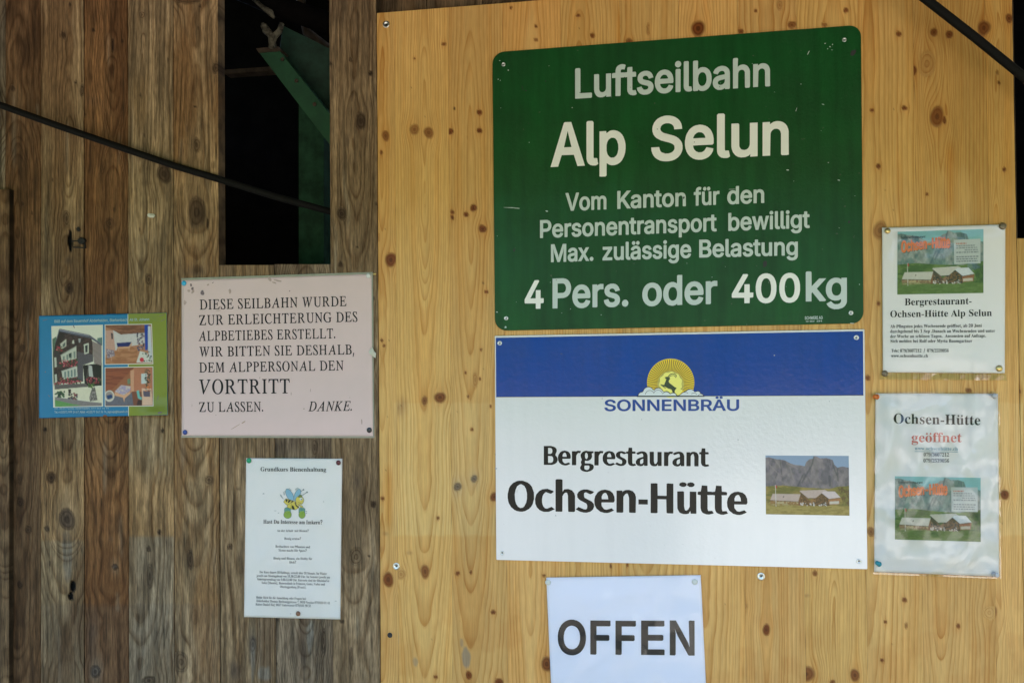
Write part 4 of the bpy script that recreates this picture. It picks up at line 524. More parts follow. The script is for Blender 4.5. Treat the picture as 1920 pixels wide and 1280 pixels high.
# ------------------------------------------------------------------ lettering: glyph outlines as outline tables
FONT = {}
for fam, rows in GLYPHS.items():       # per letter: character number, advance, outlines as x, y, x, y ... in 1/1300 em
    FONT[fam] = {chr(c): [adv/1300.0, [[(q[i]/1300.0, q[i+1]/1300.0) for i in range(0, len(q), 2)] for q in loops], None] for c, adv, loops in rows}
CAPH = {'sans': .5168, 'hum': .2585, 'serif': .4545, 'caps': .4655}
SPACE = {'sans': .20, 'hum': .10, 'serif': .19, 'caps': .22}
def inside(pt, poly):
    x, y = pt; r = False; n = len(poly)
    for i in range(n):
        x1, y1 = poly[i]; x2, y2 = poly[i-1]
        if (y1 > y) != (y2 > y) and x < (x2-x1)*(y-y1)/(y2-y1)+x1: r = not r
    return r
def glyph_mesh(fam, ch):
    g = FONT[fam][ch]
    if g[2] is None:
        L = g[1]; ar = lambda q: sum(q[i-1][0]*q[i][1]-q[i][0]*q[i-1][1] for i in range(len(q)))/2
        outer = [q for q in L if ar(q) > 0]; holes = [q for q in L if ar(q) <= 0]
        V = []; F = []
        for o in outer:
            hs = [h for h in holes if inside(h[0], o)]
            polys = [[Vector((x, y, 0)) for x, y in q] for q in [o]+hs]
            flat = [p for q in polys for p in q]
            b = len(V); V += [(p.x, p.y) for p in flat]
            for t in tessellate_polygon(polys):
                a_, b_, c_ = [flat[k] for k in t]
                cr = (b_.x-a_.x)*(c_.y-a_.y)-(b_.y-a_.y)*(c_.x-a_.x)
                if abs(cr) < 1e-9: continue
                F.append([b+k for k in (t if cr > 0 else t[::-1])])
        g[2] = (np.array(V), F)
    return g[2]
SUBD = {}
def subdivided(fam, ch, cap):
    """glyph with its triangles split until they are short enough to follow a wavy sheet"""
    lv = 0 if cap < 7 else 1 if cap < 14 else 2 if cap < 30 else 3
    if (fam, ch, lv) not in SUBD:
        V, F = glyph_mesh(fam, ch); V = [tuple(v) for v in V]
        for _ in range(lv):
            mid = {}; NF = []
            def m_(a, b):
                k = (min(a, b), max(a, b))
                if k not in mid: mid[k] = len(V); V.append(((V[a][0]+V[b][0])/2, (V[a][1]+V[b][1])/2))
                return mid[k]
            for a, b, c in F:
                ab, bc, ca = m_(a, b), m_(b, c), m_(c, a); NF += [[a, ab, ca], [ab, b, bc], [ca, bc, c], [ab, bc, ca]]
            F = NF
        SUBD[(fam, ch, lv)] = (np.array(V), F)
    return SUBD[(fam, ch, lv)]
def lettering(lines, mat, parent, depth, name='lettering', label=None):
    """lines: (family, text, x0, y0, x1, y1, cap height px [, slant [, warp function]]); ink is fitted exactly between (x0,y0) and (x1,y1)"""
    if len(lines) > 1 and name == 'lettering':
        return [lettering([ln], mat, parent, depth, name, label) for ln in lines]
    AV = []; AF = []; base = 0
    for ln in lines:
        fam, text, x0, y0, x1, y1, cap = ln[:7]; slant = ln[7] if len(ln) > 7 else 0; warp = ln[8] if len(ln) > 8 else None
        V = []; F = []; G = []; x = 0
        for ch in text:
            if ch == ' ': x += SPACE[fam]; continue
            gv, gf = glyph_mesh(fam, ch)
            if callable(depth): gv, gf = subdivided(fam, ch, cap)
            b = sum(len(v) for v in V); V.append(gv+[x, 0]); F += [[b+k for k in f] for f in gf]; G.append(np.full(len(gv), len(G) % 3))
            x += FONT[fam][ch][0]
        P = np.vstack(V); lo, hi = P[:, 0].min(), P[:, 0].max()
        t = (P[:, 0]-lo)/(hi-lo); s = P[:, 1]/CAPH[fam]
        px = x0+(x1-x0)*t+slant*s*cap; py = y0+(y1-y0)*t-s*cap
        if warp: px, py = warp(t, s, px, py)
        dd = (depth(px, py) if callable(depth) else depth)+.00002*np.concatenate(G)
        AV.append(wall(px, py, dd)); AF += [[base+k for k in f] for f in F]; base += len(P)
    o = mesh_obj(name, np.vstack(AV), AF, mat, parent)
    if label: o['label'] = label
    return o

# ------------------------------------------------------------------ wood: planks and lamellas with rings and knots
def ring_widths(seed, n=400, var=.45):
    r = np.random.default_rng(seed); w = 1+var*(r.random(n)*2-1)
    sl = np.interp(np.arange(n), np.arange(0, n, 9), 1+.5*(r.random(len(np.arange(0, n, 9)))*2-1))
    return np.concatenate([[0], np.cumsum(w*sl)])
def wood_fields(X, Y, x0, x1, P, seed):
    """X, Y photo pixels. P: dict with base colour, ring spacing, pith position and knots"""
    r = np.random.default_rng(seed)
    w = x1-x0
    xs = X+P.get('wav', 2.2)*(fbm(X/60, Y/160+seed, seed+1)-.5)*2+1.0*(fbm(X/9, Y/60+seed, seed+2)-.5)
    knots = P.get('knots', [])
    rho_min = np.full(X.shape, 99.); krings = np.zeros(X.shape); which = np.zeros(X.shape)
    for (kx, ky, rx, ry, st, kind) in knots:
        dx = X-kx; dy = Y-ky
        A = min(.93, .2+.075*rx) if kind not in ('dot', 'smudge', 'hole', 'grey') else .15
        e = np.exp(-(dx/(rx*2.0))**2-(dy/(ry*2.6))**2)
        xs = xs-dx*A*e
    cx = P.get('cx', .5)*w+x0; d0 = P.get('d0', 30); sl = P.get('slope', .05); yc = P.get('yc', 640)
    wobx = P.get('wob', 7)*(fbm(Y*0/9, Y/230+seed*.7, seed+3)-.5)*2
    dep = d0+sl*np.abs(Y-yc)+P.get('dw', 20)*(fbm(Y*0, Y/170+seed*1.3, seed+5)-.5)*2
    g = np.sqrt((xs-cx-wobx)**2+np.maximum(dep, 0)**2)/(P.get('sp', 6.5)*P.get('spm', 1))
    W_ = ring_widths(seed+9, var=P.get('var', .5))
    g = np.interp(g, W_, np.arange(len(W_)))
    base = np.array(P['col'])*np.array(P.get('mul', (1, 1, 1))); col = np.broadcast_to(base, X.shape+(3,)).copy()
    # slow colour drift over the plank
    n1 = fbm(X/55+seed, Y/260+seed, seed+6); n2 = fbm(X/14, Y/150+seed*2, seed+7)
    col *= (1+P.get('drift', .25)*(n1-.5)*2)[..., None]*(1+P.get('drift', .25)*.6*(n2-.5)*2)[..., None]
    if 'spm' in P:
        n3 = fbm(X/4.5, Y/80+seed*3, seed+61); n4 = fbm(X/9+5, Y/34+seed, seed+71)
        col *= (.70+.60*smooth(.30, .70, n3))[..., None]*(.86+.28*smooth(.3, .7, n4))[..., None]
    col2 = P.get('col2')
    if col2 is not None:
        k = smooth(.40, .64, fbm(X/38+3, Y/190+seed, seed+8))[..., None]; col = col*(1-k)+np.array(col2)*np.array(P.get('mul', (1, 1, 1)))*k*(1+.2*(n2-.5))[..., None]
    hgt = np.zeros(X.shape)
    ringamp = np.ones(X.shape)
    if 'spm' in P and x0 > -20:
        q = np.random.default_rng(seed+500); extra = []
        for _ in range(9): extra.append((float(q.uniform(x0+3, x1-3)), float(q.uniform(-10, 1290)), float(q.uniform(.7, 1.3)), float(q.uniform(14, 70)), float(q.uniform(.35, .8)), 'crack'))
        for _ in range(5): extra.append((float(q.uniform(x0+3, x1-3)), float(q.uniform(-10, 1290)), float(q.uniform(1.5, 4)), float(q.uniform(20, 90)), float(q.uniform(.15, .35)), 'fade'))
        for (kx, ky, rx, ry, st, kind) in extra:
            w_ = np.exp(-((xs-kx)/rx)**2)*smooth(1, .5, np.abs(Y-ky)/ry)*st
            col = col*(1-w_[..., None])+np.array((.025, .017, .010) if kind == 'crack' else (.34, .30, .22))*w_[..., None]
            if kind == 'crack': hgt -= .0008*w_
    for (kx, ky, rx, ry, st, kind) in knots:
        dx = X-kx; dy = Y-ky
        if 'spm' in P and kind == 'dark': st = st*.8
        if 'spm' not in P and kind in ('k', 'pale'): rx, ry = rx*1.0, ry*1.0
        an = np.arctan2(dy/ry, dx/rx); wob = 1+.07*np.sin(an*2+kx)+.035*np.sin(an*3+ky)
        rho = np.sqrt((dx/rx)**2+(dy/ry)**2)/wob
        if kind == 'hole':
            k = smooth(1.1, .85, rho)[..., None]; col = col*(1-k)+np.array((.004, .004, .004))*k; hgt -= .006*smooth(1.1, .7, rho); continue
        if kind == 'dot':
            k = (st*smooth(1.25, .6, rho))[..., None]; col = col*(1-k)+np.array(P.get('dotcol', (.03, .018, .01)))*k; continue
        if kind == 'smudge':
            k = (st*smooth(1.6, .1, rho)*(.5+fbm(X/7, Y/9, int(kx)+3)))[..., None]; col = col*(1-np.clip(k, 0, 1))+np.array(P.get('smcol', (.10, .07, .05)))*np.clip(k, 0, 1); continue
        if kind == 'grey':
            n = fbm(X/6, Y/10, int(kx)+5)
            k = np.clip(st*smooth(1.15, .75, rho+.5*(n-.5)), 0, 1)[..., None]; col = col*(1-k)+np.array((.22, .205, .17))*k; continue
        kc = np.array(P.get('knotcol', (.16, .055, .015))); hc = np.array(P.get('halocol', (.42, .20, .065)))
        if kind == 'pale': kc = np.array((.11, .085, .065)); hc = np.array((.30, .26, .19))
        if kind == 'dark': kc = np.array((.035, .018, .010)); hc = np.array((.12, .07, .035))
        # halo: warm wood round the knot with a tail along the grain
        tail = np.exp(-(dx/(rx*1.5))**2-(dy/(ry*2.6))**2)
        k = (.36*st*tail)[..., None]; col = col*(1-k)+hc*k
        m = st*smooth(1.25, .72, rho)
        rr = .80+.34*(.5+.5*np.sin(rho*13+kx))*(1-.5*rho)
        kcol = kc*rr[..., None]*(1+.5*smooth(.2, .9, 1-rho))[..., None]
        rim = np.exp(-((rho-.93)/.16)**2)*.32*st
        col = col*(1-m[..., None])+kcol*m[..., None]
        col = col*(1-rim[..., None])+kc*.6*rim[..., None]
        core = smooth(.62, .10, rho)*st; col = col*(1-.62*core[..., None])
        g = np.where(rho < 1.0, rho*2.2+.3, g)
        hgt += (.0004*smooth(1.1, .8, rho) if kind != 'dark' else -.0006*smooth(1.1, .6, rho))
    if 'spm' not in P:
        rb_ = smooth(.60, .82, noise2(g*.55+seed, Y/420.+seed, seed+90))[..., None]*.34
        col = col*(1-rb_)+col*np.array((.93, .74, .48))*rb_
    for f in P.get('mods', []): col = f(X, Y, col)
    return g, np.clip(col, .002, .95), hgt
def plumb(x):
    """photo column, at row 1280, of the upright line that passes column x at row 0"""
    X0 = wp(x, 0)[0]; lo, hi = x-60., x+60.
    for _ in range(40):
        mid = (lo+hi)/2
        if wp(mid, 1280)[0] < X0: lo = mid
        else: hi = mid
    return (lo+hi)/2
def plank(name, x0, x1, yt, yb, P, parent, mat, depth, thick, seed, step=3.0, gap=.7, xb=None, label=None, cup=.0006, edge=.0012):
    """a board between photo columns x0..x1 (xb: columns at the bottom) and rows yt..yb"""
    ncol = max(4, int((x1-x0)/step)+1)
    ys = []
    a, b = max(yt, -18), min(yb, 1298)
    if yt < a: ys += list(np.linspace(yt, a, 8)[:-1])
    ys += list(np.linspace(a, b, max(2, int((b-a)/(step*1.5)))))
    if yb > b: ys += list(np.linspace(b, yb, 8)[1:])
    ys = np.array(ys); u = np.linspace(0, 1, ncol); u[1] = min(u[1], .6/(x1-x0)*2.2+.0); u[-2] = 1-u[1]
    YY, UU = np.meshgrid(ys, u, indexing='ij')
    xb = (plumb(x0), plumb(x1))
    xl = x0+(((xb[0] if xb else x0)-x0)*(YY/1280.)); xr = x1+(((xb[1] if xb else x1)-x1)*(YY/1280.))
    jl = (fbm(YY*0, YY/40+seed, seed+20)-.5)*.9; jr = (fbm(YY*0, YY/40+seed, seed+21)-.5)*.9
    XX = (xl+gap*.5+jl)*(1-UU)+(xr-gap*.5+jr)*UU
    g, col, h = wood_fields(XX, YY, x0, x1, P, seed)
    d = depth+h+cup*(4*(UU-.5)**2)*(-1 if seed % 2 else 1)+.0006*(fbm(YY*0, YY/300, seed+30)-.5)
    d[:, 0] -= edge; d[:, -1] -= edge
    V = wall(XX, YY, d)
    V2, F = slab_from_grid(V, len(ys), ncol, thick)
    nb = len(V2)-len(V); loop = rim_loop(len(ys), ncol)
    cc = np.vstack([col.reshape(-1, 3)]+[col.reshape(-1, 3)[loop]*P.get('side', .3)]*2); gg = np.concatenate([g.ravel(), g.ravel()[loop], g.ravel()[loop]])
    o = mesh_obj(name, V2, F, mat, parent, cols=cc, attrs={'ring': gg})
    if label: o['label'] = label
    return o

# ================================================================== THE PLACE
# ---- ground, gravel, hillside in front of the hut (they light the wall and mirror in the signs)
GZ = -1.55
def ground_mat():
    m, nt, b = mat_base('gravel_and_grass', rough=.9, spec=.3)
    n1 = noise(nt, mapping(nt, (1, 1, 1)), .35, 4, .6); n2 = noise(nt, mapping(nt, (1, 1, 1)), 14, 4, .7)
    g = mixc(nt, 'MIX', n2, (.065, .06, .032), (.11, .10, .06)); s = mixc(nt, 'MIX', n2, (.20, .17, .135), (.34, .30, .245))
    nt.links.new(mixc(nt, 'MIX', ramp(nt, n1, [(.46, 0.0), (.56, 1.0)]), s, g), b.inputs['Base Color']); bump(nt, b, n2, .6, .03); return m
gm = ground_mat()
n = 60; gx = np.linspace(-1, 1, n); gx = np.sign(gx)*np.abs(gx)**2.6*160
X, Y = np.meshgrid(gx, gx, indexing='xy'); Y = -Y
Z = GZ+.02*(fbm(X*.6, Y*.6, 5)-.5)
Z = Z-.03*np.exp(-(X**2+Y**2)/16)
GV = np.stack([X.ravel(), Y.ravel(), Z.ravel()], 1)
tag(mesh_obj('ground', GV, grid_faces(n, n).tolist(), gm, loc=(0, 0, GZ), smoothed=True), kind='structure')
pmat, pnt, pb_ = mat_base('pale_concrete', (.52, .49, .43), .9)
pnz = noise(pnt, mapping(pnt, (1, 1, 1)), 3, 5, .7); pnt.links.new(mixc(pnt, 'MIX', pnz, (.42, .39, .34), (.60, .57, .50)), pb_.inputs['Base Color'])
pa_ = [(.35, -3.3), (.9, -8.5), (4.4, -8.2), (3.6, -3.0)]
PV = [(x, y, GZ+.05) for x, y in pa_]+[(x, y, GZ-.1) for x, y in pa_]
tag(mesh_obj('glare_path', PV, [[0, 1, 2, 3][::1], [0, 4, 5, 1], [1, 5, 6, 2], [2, 6, 7, 3], [3, 7, 4, 0]], pmat, loc=(2, -5, GZ)), kind='structure')  # unseen pale path, added so that it mirrors as glare in the signs
def forest_mat():
    m, nt, b = mat_base('forest_slope', rough=.95, spec=.1)
    n1 = noise(nt, mapping(nt, (1, 1, 1)), .5, 6, .7)
    nt.links.new(mixc(nt, 'MIX', ramp(nt, n1, [(.35, 0.0), (.65, 1.0)]), (.012, .035, .012), (.05, .10, .03)), b.inputs['Base Color']); return m
nr, nc = 40, 120
u = np.linspace(0, 1, nc); v = np.linspace(1, 0, nr); U, Vv = np.meshgrid(u, v)
ang = (U-.5)*math.pi*1.15; rad = 15+34*Vv
hx = rad*np.sin(ang); hy = -rad*np.cos(ang)
hz = GZ-.3+13*Vv**1.15*(.75+.5*fbm(U*9, Vv*0, 44))+1.6*(fbm(U*90, Vv*14, 45)-.5)*(Vv > .02)
HV = np.stack([hx.ravel(), hy.ravel(), hz.ravel()], 1)
tag(mesh_obj('hill', HV, [f[::-1] for f in grid_faces(nr, nc).tolist()], forest_mat(), loc=(0, -30, GZ)), kind='structure')

# ---- the timber building behind the plank wall: dark room, eaves over the notices
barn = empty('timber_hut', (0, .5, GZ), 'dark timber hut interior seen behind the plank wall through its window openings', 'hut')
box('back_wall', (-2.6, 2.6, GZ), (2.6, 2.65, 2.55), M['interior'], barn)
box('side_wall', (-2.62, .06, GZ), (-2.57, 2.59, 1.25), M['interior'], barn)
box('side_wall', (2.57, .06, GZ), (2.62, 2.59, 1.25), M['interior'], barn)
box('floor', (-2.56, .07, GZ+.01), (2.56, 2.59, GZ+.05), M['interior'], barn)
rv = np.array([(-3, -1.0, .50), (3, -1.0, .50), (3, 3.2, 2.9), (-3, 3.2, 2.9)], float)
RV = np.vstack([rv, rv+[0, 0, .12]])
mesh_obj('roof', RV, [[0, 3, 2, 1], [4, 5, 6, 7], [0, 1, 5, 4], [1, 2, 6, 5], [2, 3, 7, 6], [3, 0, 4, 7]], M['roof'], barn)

# ---- old plank wall
pw = empty('plank_wall', (wp(300, 1280)[0], 0.0, wp(300, 1280)[2]), 'weathered brown vertical plank wall with a tall dark window opening, left of the light panel', 'wall')
Kf = 1.0
def below_grey(X, Y, col, y=1131, amt=.17):
    k = smooth(y-2, y+3, Y+1.2*np.sin(X/5))[..., None]*amt
    g = col.mean(-1, keepdims=True)*np.array((.92, .90, .84))
    return col*(1-k)+g*.62*k
def grey_below_1003(X, Y, col):
    k = smooth(1001, 1005, Y+X*0)[..., None]*.22; g = col.mean(-1, keepdims=True)*np.array((1.0, .93, .85)); return col*(1-k)+g*.85*k
def darker_low(X, Y, col): return col*(1-.35*smooth(600, 860, Y)[..., None])
def darken_down(y0, amt):  # plank colour gets darker downwards from the given row
    def f(X, Y, col): return col*(1-amt*smooth(y0, y0+260, Y)[..., None])
    return f
def tanner(y0, y1, amt=.3):
    def f(X, Y, col):
        k = (smooth(y0, y0+90, Y)*(1-smooth(y1, y1+6, Y)))[..., None]*amt; return col*(1-k)+col*np.array((1.15, .85, .52))*k
    return f
OW = dict(spm=.8, mul=(1.07, .885, .72), halocol=(.20, .115, .055), knotcol=(.075, .035, .018), drift=.34, var=.7)
def OP(**k): q = dict(OW); q.update(k); return q
planks = [
 (-190, -98, OP(col=(.13, .095, .06), cx=.4, sp=6)), (-98, -1, OP(col=(.12, .09, .058), cx=.6, sp=7)),
 (-1, 10.5, OP(col=(.17, .16, .125), cx=3.0, sp=4)),
 (10.5, 77, OP(col=(.135, .088, .047), col2=(.19, .135, .08), cx=.35, d0=4, slope=.07, yc=560, dw=16, sp=6.5, mods=[darken_down(640, .30)],
   knots=[(24, 166, 4, 5, .8, 'dark'), (42, 382, 3, 4, .8, 'dark'), (60, 400, 2, 3, .8, 'dot'), (42, 652, 5, 7, .8, 'dark'), (36, 898, 5, 9, .6, 'dark'), (53, 992, 5, 8, .7, 'dark'), (37, 1096, 4, 6, .7, 'dark'), (38, 940, 6, 9, .6, 'dark')])),
 (77, 157, OP(col=(.30, .255, .17), col2=(.20, .15, .09), cx=.62, d0=3, slope=.055, yc=250, dw=20, sp=7.5, drift=.22, mods=[below_grey, tanner(800, 1010, .45), lambda X, Y, c: c*(1-.22*smooth(250, 520, Y)[..., None])],
   knots=[(131, 9, 2.5, 4, 1, 'dot'), (119, 66, 4, 6, .9, 'dark'), (142, 155, 2, 4, .9, 'dot'), (154, 170, 4, 12, .8, 'dark'), (130, 540, 7, 11, 1, 'dark'), (125, 410, 6, 14, .6, 'dark'),
          (132, 452, 4, 21, 1, 'hole'), (146, 430, 4.2, 5, .95, 'dot'), (152, 451, 7, 6, .95, 'dot'), (145, 462, 9, 2.5, .7, 'dot'), (129, 489, 7, 8, .6, 'smudge'), (148, 405, 5, 8, .4, 'smudge'), (130, 45, 3, 6, .5, 'smudge'),
          (96, 895, 8, 11, 1, 'dark'), (126, 973, 14, 20, .95, 'pale'), (88, 991, 4, 5, .9, 'pale'), (93, 1056, 1.8, 6, .9, 'dot'), (137, 1098, 5.5, 10, 1, 'hole'), (133, 1117, 4.8, 8, 1, 'hole'),
          (126, 1040, 9, 50, .55, 'grey'), (85, 805, 4, 4.5, 1, 'dot'), (112, 67, 1.5, 3, .6, 'dot'), (99, 338, 1.5, 4, .8, 'dot')])),
 (157, 240, OP(col=(.185, .118, .060), col2=(.14, .083, .040), cx=.62, d0=6, slope=.05, yc=130, dw=22, sp=6.8, drift=.2, mods=[below_grey, tanner(840, 1133, .3)],
   knots=[(175, 57, 4, 4, .9, 'dot'), (211, 85, 3, 11, 1, 'dark'), (229, 78, 2.5, 4, .9, 'dot'), (160, 213, 1.6, 3, .9, 'dot'), (206, 419, 8, 10, .45, 'dark'), (214, 393, 2.5, 6, .6, 'dot'), (236, 802, 5, 9, .7, 'dark'),
          (179, 1258, 9, 11, .9, 'pale'), (216, 1062, 4.5, 5, .9, 'pale'), (190, 940, 2, 9, .7, 'dot'), (208, 1010, 5, 5, .4, 'smudge'), (170, 190, 20, 12, .25, 'smudge'), (172, 1190, 12, 48, .45, 'smudge')])),
 (240, 324, OP(col=(.275, .24, .165), col2=(.235, .19, .115), cx=.33, d0=2, slope=.06, yc=210, dw=14, sp=7.2, drift=.16, mods=[grey_below_1003, tanner(840, 1003, .5), below_grey],
   knots=[(266, 28, 6, 8, .3, 'dark'), (263, 179, 2, 4, .8, 'dot'), (270, 254, 1.5, 4, .7, 'dot'), (308, 326, 13, 17, .95, 'dark'), (279, 524, 6, 11, .6, 'dark'), (305, 807, 3.5, 5, 1, 'dot'), (299, 997, 4, 5, 1, 'dot'), (279, 1029, 4, 5, .8, 'dark'), (281, 1080, 6, 22, .55, 'dark'),
          (279, 1275, 12, 8, .6, 'dark'), (315, 113, 1.5, 5, .7, 'dot'), (262, 430, 2, 3, .6, 'dot')])),
 (324, 408.5, OP(col=(.29, .235, .15), col2=(.245, .17, .09), cx=.52, d0=3, slope=.06, yc=290, dw=22, sp=7.6, drift=.2, mods=[below_grey],
   knots=[(354, -3, 26, 10, .7, 'dark'), (372, 53, 1.5, 3, .8, 'dot'), (375, 12, 2, 3, .8, 'dot'), (369, 272, 7, 13, .6, 'dark'), (366, 200, 3, 3, .9, 'dot'), (405, 128, 6, 11, .9, 'dark'), (369, 398, 17, 27, .85, 'dark'), (389, 418, 2.5, 10, 1, 'dot'),
          (366, 510, 26, 14, .55, 'smudge'), (350, 240, 3, 12, .4, 'smudge'), (404, 330, 8, 8, .5, 'smudge'), (392, 899, 8, 9, .6, 'dark'), (357, 1048, 6, 17, .8, 'dark'), (340, 1240, 12, 20, .5, 'dark'), (345, 850, 5, 22, .35, 'smudge'), (400, 310, 4, 8, .5, 'dot')])),
]
for i, (a, b, P) in enumerate(planks):
    if a < -150: plank('plank', a, b, -900, 2300, P, pw, M['old_wood'], 0.0, .024, 200+i, step=8)
    else:
        xb = (b-1) if False else None
        plank('plank', a, b, -900, 2300, P, pw, M['old_wood'], [0, .0015, 0, .0006, .0012, -.0004, .0008, .0002][i % 8], .024, 200+i, step=2.3, gap=.3, edge=.0006)
low = [
 (409.5, 512, OP(col=(.235, .19, .125), col2=(.19, .155, .11), cx=.4, d0=6, slope=.05, yc=900, sp=7.5,
   knots=[(431, 1024, 5, 6, .7, 'dark'), (474, 1208, 6, 17, .85, 'pale'), (474, 1240, 4, 40, .5, 'grey'), (441, 1259, 12, 22, .7, 'smudge'), (497, 1262, 14, 14, .6, 'grey'), (446, 915, 7, 2, .6, 'dot')])),
 (512, 619, OP(col=(.20, .18, .145), col2=(.15, .12, .09), cx=.55, d0=2, slope=.08, yc=840, sp=7.0, drift=.4,
   knots=[(516, 838, 12, 14, .7, 'smudge'), (545, 830, 18, 20, .5, 'smudge'), (590, 838, 6, 18, .5, 'dark'), (517, 1244, 3, 3, .9, 'dot'), (582, 1190, 7, 34, .6, 'grey'), (568, 1220, 6, 30, .6, 'smudge'), (521, 1161, 3, 3, .9, 'dot'), (607, 1200, 4, 22, .5, 'dark')])),
]
for i, (a, b, P) in enumerate(low):
    plank('plank', a, b, 495.5 if i else 497, 2300, P, pw, M['old_wood'], [.0004, -.0008][i], .024, 240+i, step=2.3)
plank('plank', 617, 705.5, -900, 2300, OP(col=(.235, .195, .135), col2=(.185, .15, .10), cx=.55, d0=3, slope=.055, yc=210, dw=18, sp=7.2,
   knots=[(677, 227, 10, 15, .95, 'dark'), (641, 401, 9, 11, .95, 'dark'), (695, 138, 4.5, 5, 1, 'dot'), (657, 112, 3, 4, .6, 'dark'), (620, 120, 3, 4, .9, 'dot'), (670, 463, 2, 3, .9, 'dot'), (705, 382, 2.5, 3, .9, 'dot'), (700, 945, 4.5, 6, 1, 'dark'), (692, 1042, 2.5, 3, .9, 'dot'),
          (641, 1164, 6, 4, .8, 'dot'), (668, 900, 8, 22, .5, 'smudge'), (668, 1043, 12, 18, .3, 'dark'), (659, 1234, 3, 20, .6, 'dark'), (700, 560, 2, 6, .9, 'dot'), (652, 262, 4, 12, .5, 'smudge'), (638, 496, 4, 5, .8, 'dark')]),
   pw, M['old_wood'], .0016, .026, 260, step=2.3)
# planks that continue behind the light panel, and above it
PT = wp(720, 24)[2]       # top edge of the light panel
for i, (a, b) in enumerate([(711, 800), (800, 905), (905, 1010), (1010, 1100), (1100, 1210), (1210, 1320), (1320, 1420), (1420, 1530), (1530, 1640), (1640, 1750), (1750, 1897)]):
    plank('plank', a, b, -900, 60 if b < 1897 else 100, OP(col=(.115, .095, .065), col2=(.16, .125, .08), cx=.5, sp=7), pw, M['old_wood'], -.022, .02, 280+i, step=6)
for (a, b) in [(2040, 2150), (2150, 2260)]:
    plank('plank', a, b, -900, 2300, OP(col=(.2, .16, .11), cx=.5, sp=7), pw, M['old_wood'], 0, .024, 300+int(a), step=10)
# boards closing the wall behind the light panel
box('backing_board', (wp(712, 600)[0], .005, GZ), (wp(1893, 600)[0], .02, PT-.05), M['interior'], pw)
# window jambs (dark stained reveal boards)
def reveal(x0, x1, y0, y1, d0, d1, mat):
    a = wp(x0, (y0+y1)/2, d0); b = wp(x1, (y0+y1)/2, d0)
    zt = wp(x0, y0, d0)[2]; zb = wp(x0, y1, d0)[2]
    return box('window_reveal', (a[0], -d0, zb), (b[0], -d0+d1, zt), mat, pw, bev=.0008)
reveal(408, 411.5, -500, 499, -.012, .012, M['jamb'])
reveal(1897.6, 1899.6, -500, 449, -.006, .022, M['jamb'])
sa = wp(409, 505, -.026); sb = wp(619, 505, -.026)
box('window_sill', (sa[0], .026, sa[2]-.035), (sb[0], .06, sa[2]), M['jamb'], pw)
ra = wp(1907, 450, -.03)
box('window_sill', (ra[0], .03, ra[2]-.04), (ra[0]+.2, .06, ra[2]-.004), M['jamb'], pw)

# ---- narrow board standing proud at the left edge
dr = empty('shutter_board', wp(8, 900, .0), 'dark brown board standing proud of the planks at the left edge', 'board')
plank('board_face', -80, 18.5, 355, 2300, OP(col=(.15, .115, .072), col2=(.12, .085, .052), cx=.9, sp=5, drift=.3), dr, M['old_wood'], .0125, .0115, 321, edge=.001)

# ---- light spruce panel made of glued lamellas, with a notch for the right-hand window
pn = empty('spruce_panel', wp(1300, 1280, 0), 'large light yellow spruce board panel with knots carrying the green and the white sign', 'panel')
SPC = (.625, .38, .13)
def ghost(X, Y, col):
    inside_ = smooth(753, 757, Y+.8*np.sin(X/9))*(1-smooth(1001, 1006, Y+np.sin(X/7)))
    k = (inside_*smooth(733, 742, X))[..., None]
    low = smooth(1002, 1008, Y)[..., None]
    col = col*(1+k*np.array((.035, .095, .22)))
    return col*(1-low*np.array((.0, .03, .04)))
def orange_edge(x, w, amt, y0=0, y1=2000):
    def f(X, Y, col):
        k = (np.exp(-((X-x)/w)**2)*smooth(y0, y0+40, Y)*(1-smooth(y1-40, y1, Y)))[..., None]*amt; return col*(1-k)+col*np.array((.92, .74, .5))*k
    return f
def pale_patch(X, Y, col):
    k = smooth(1766, 1769, X-.02*(Y-350))*(1-smooth(1818, 1822, X))*smooth(318, 350, Y+26*np.abs(np.sin(X*.14)))*(1-smooth(900, 1000, Y))
    return col*(1+k[..., None]*np.array((.10, .16, .30)))
def darker_top_right(X, Y, col):  # panel colour darker and yellower towards its upper right
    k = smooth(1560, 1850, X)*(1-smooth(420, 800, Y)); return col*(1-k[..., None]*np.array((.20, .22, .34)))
def patina(X, Y, col):
    n = fbm(X/40, Y/40, 77); k = .22*smooth(1050, 1200, Y)*smooth(.42, .7, n); return col*(1-k[..., None]*np.array((.25, .45, .6)))
PM = [ghost, darker_top_right, patina]
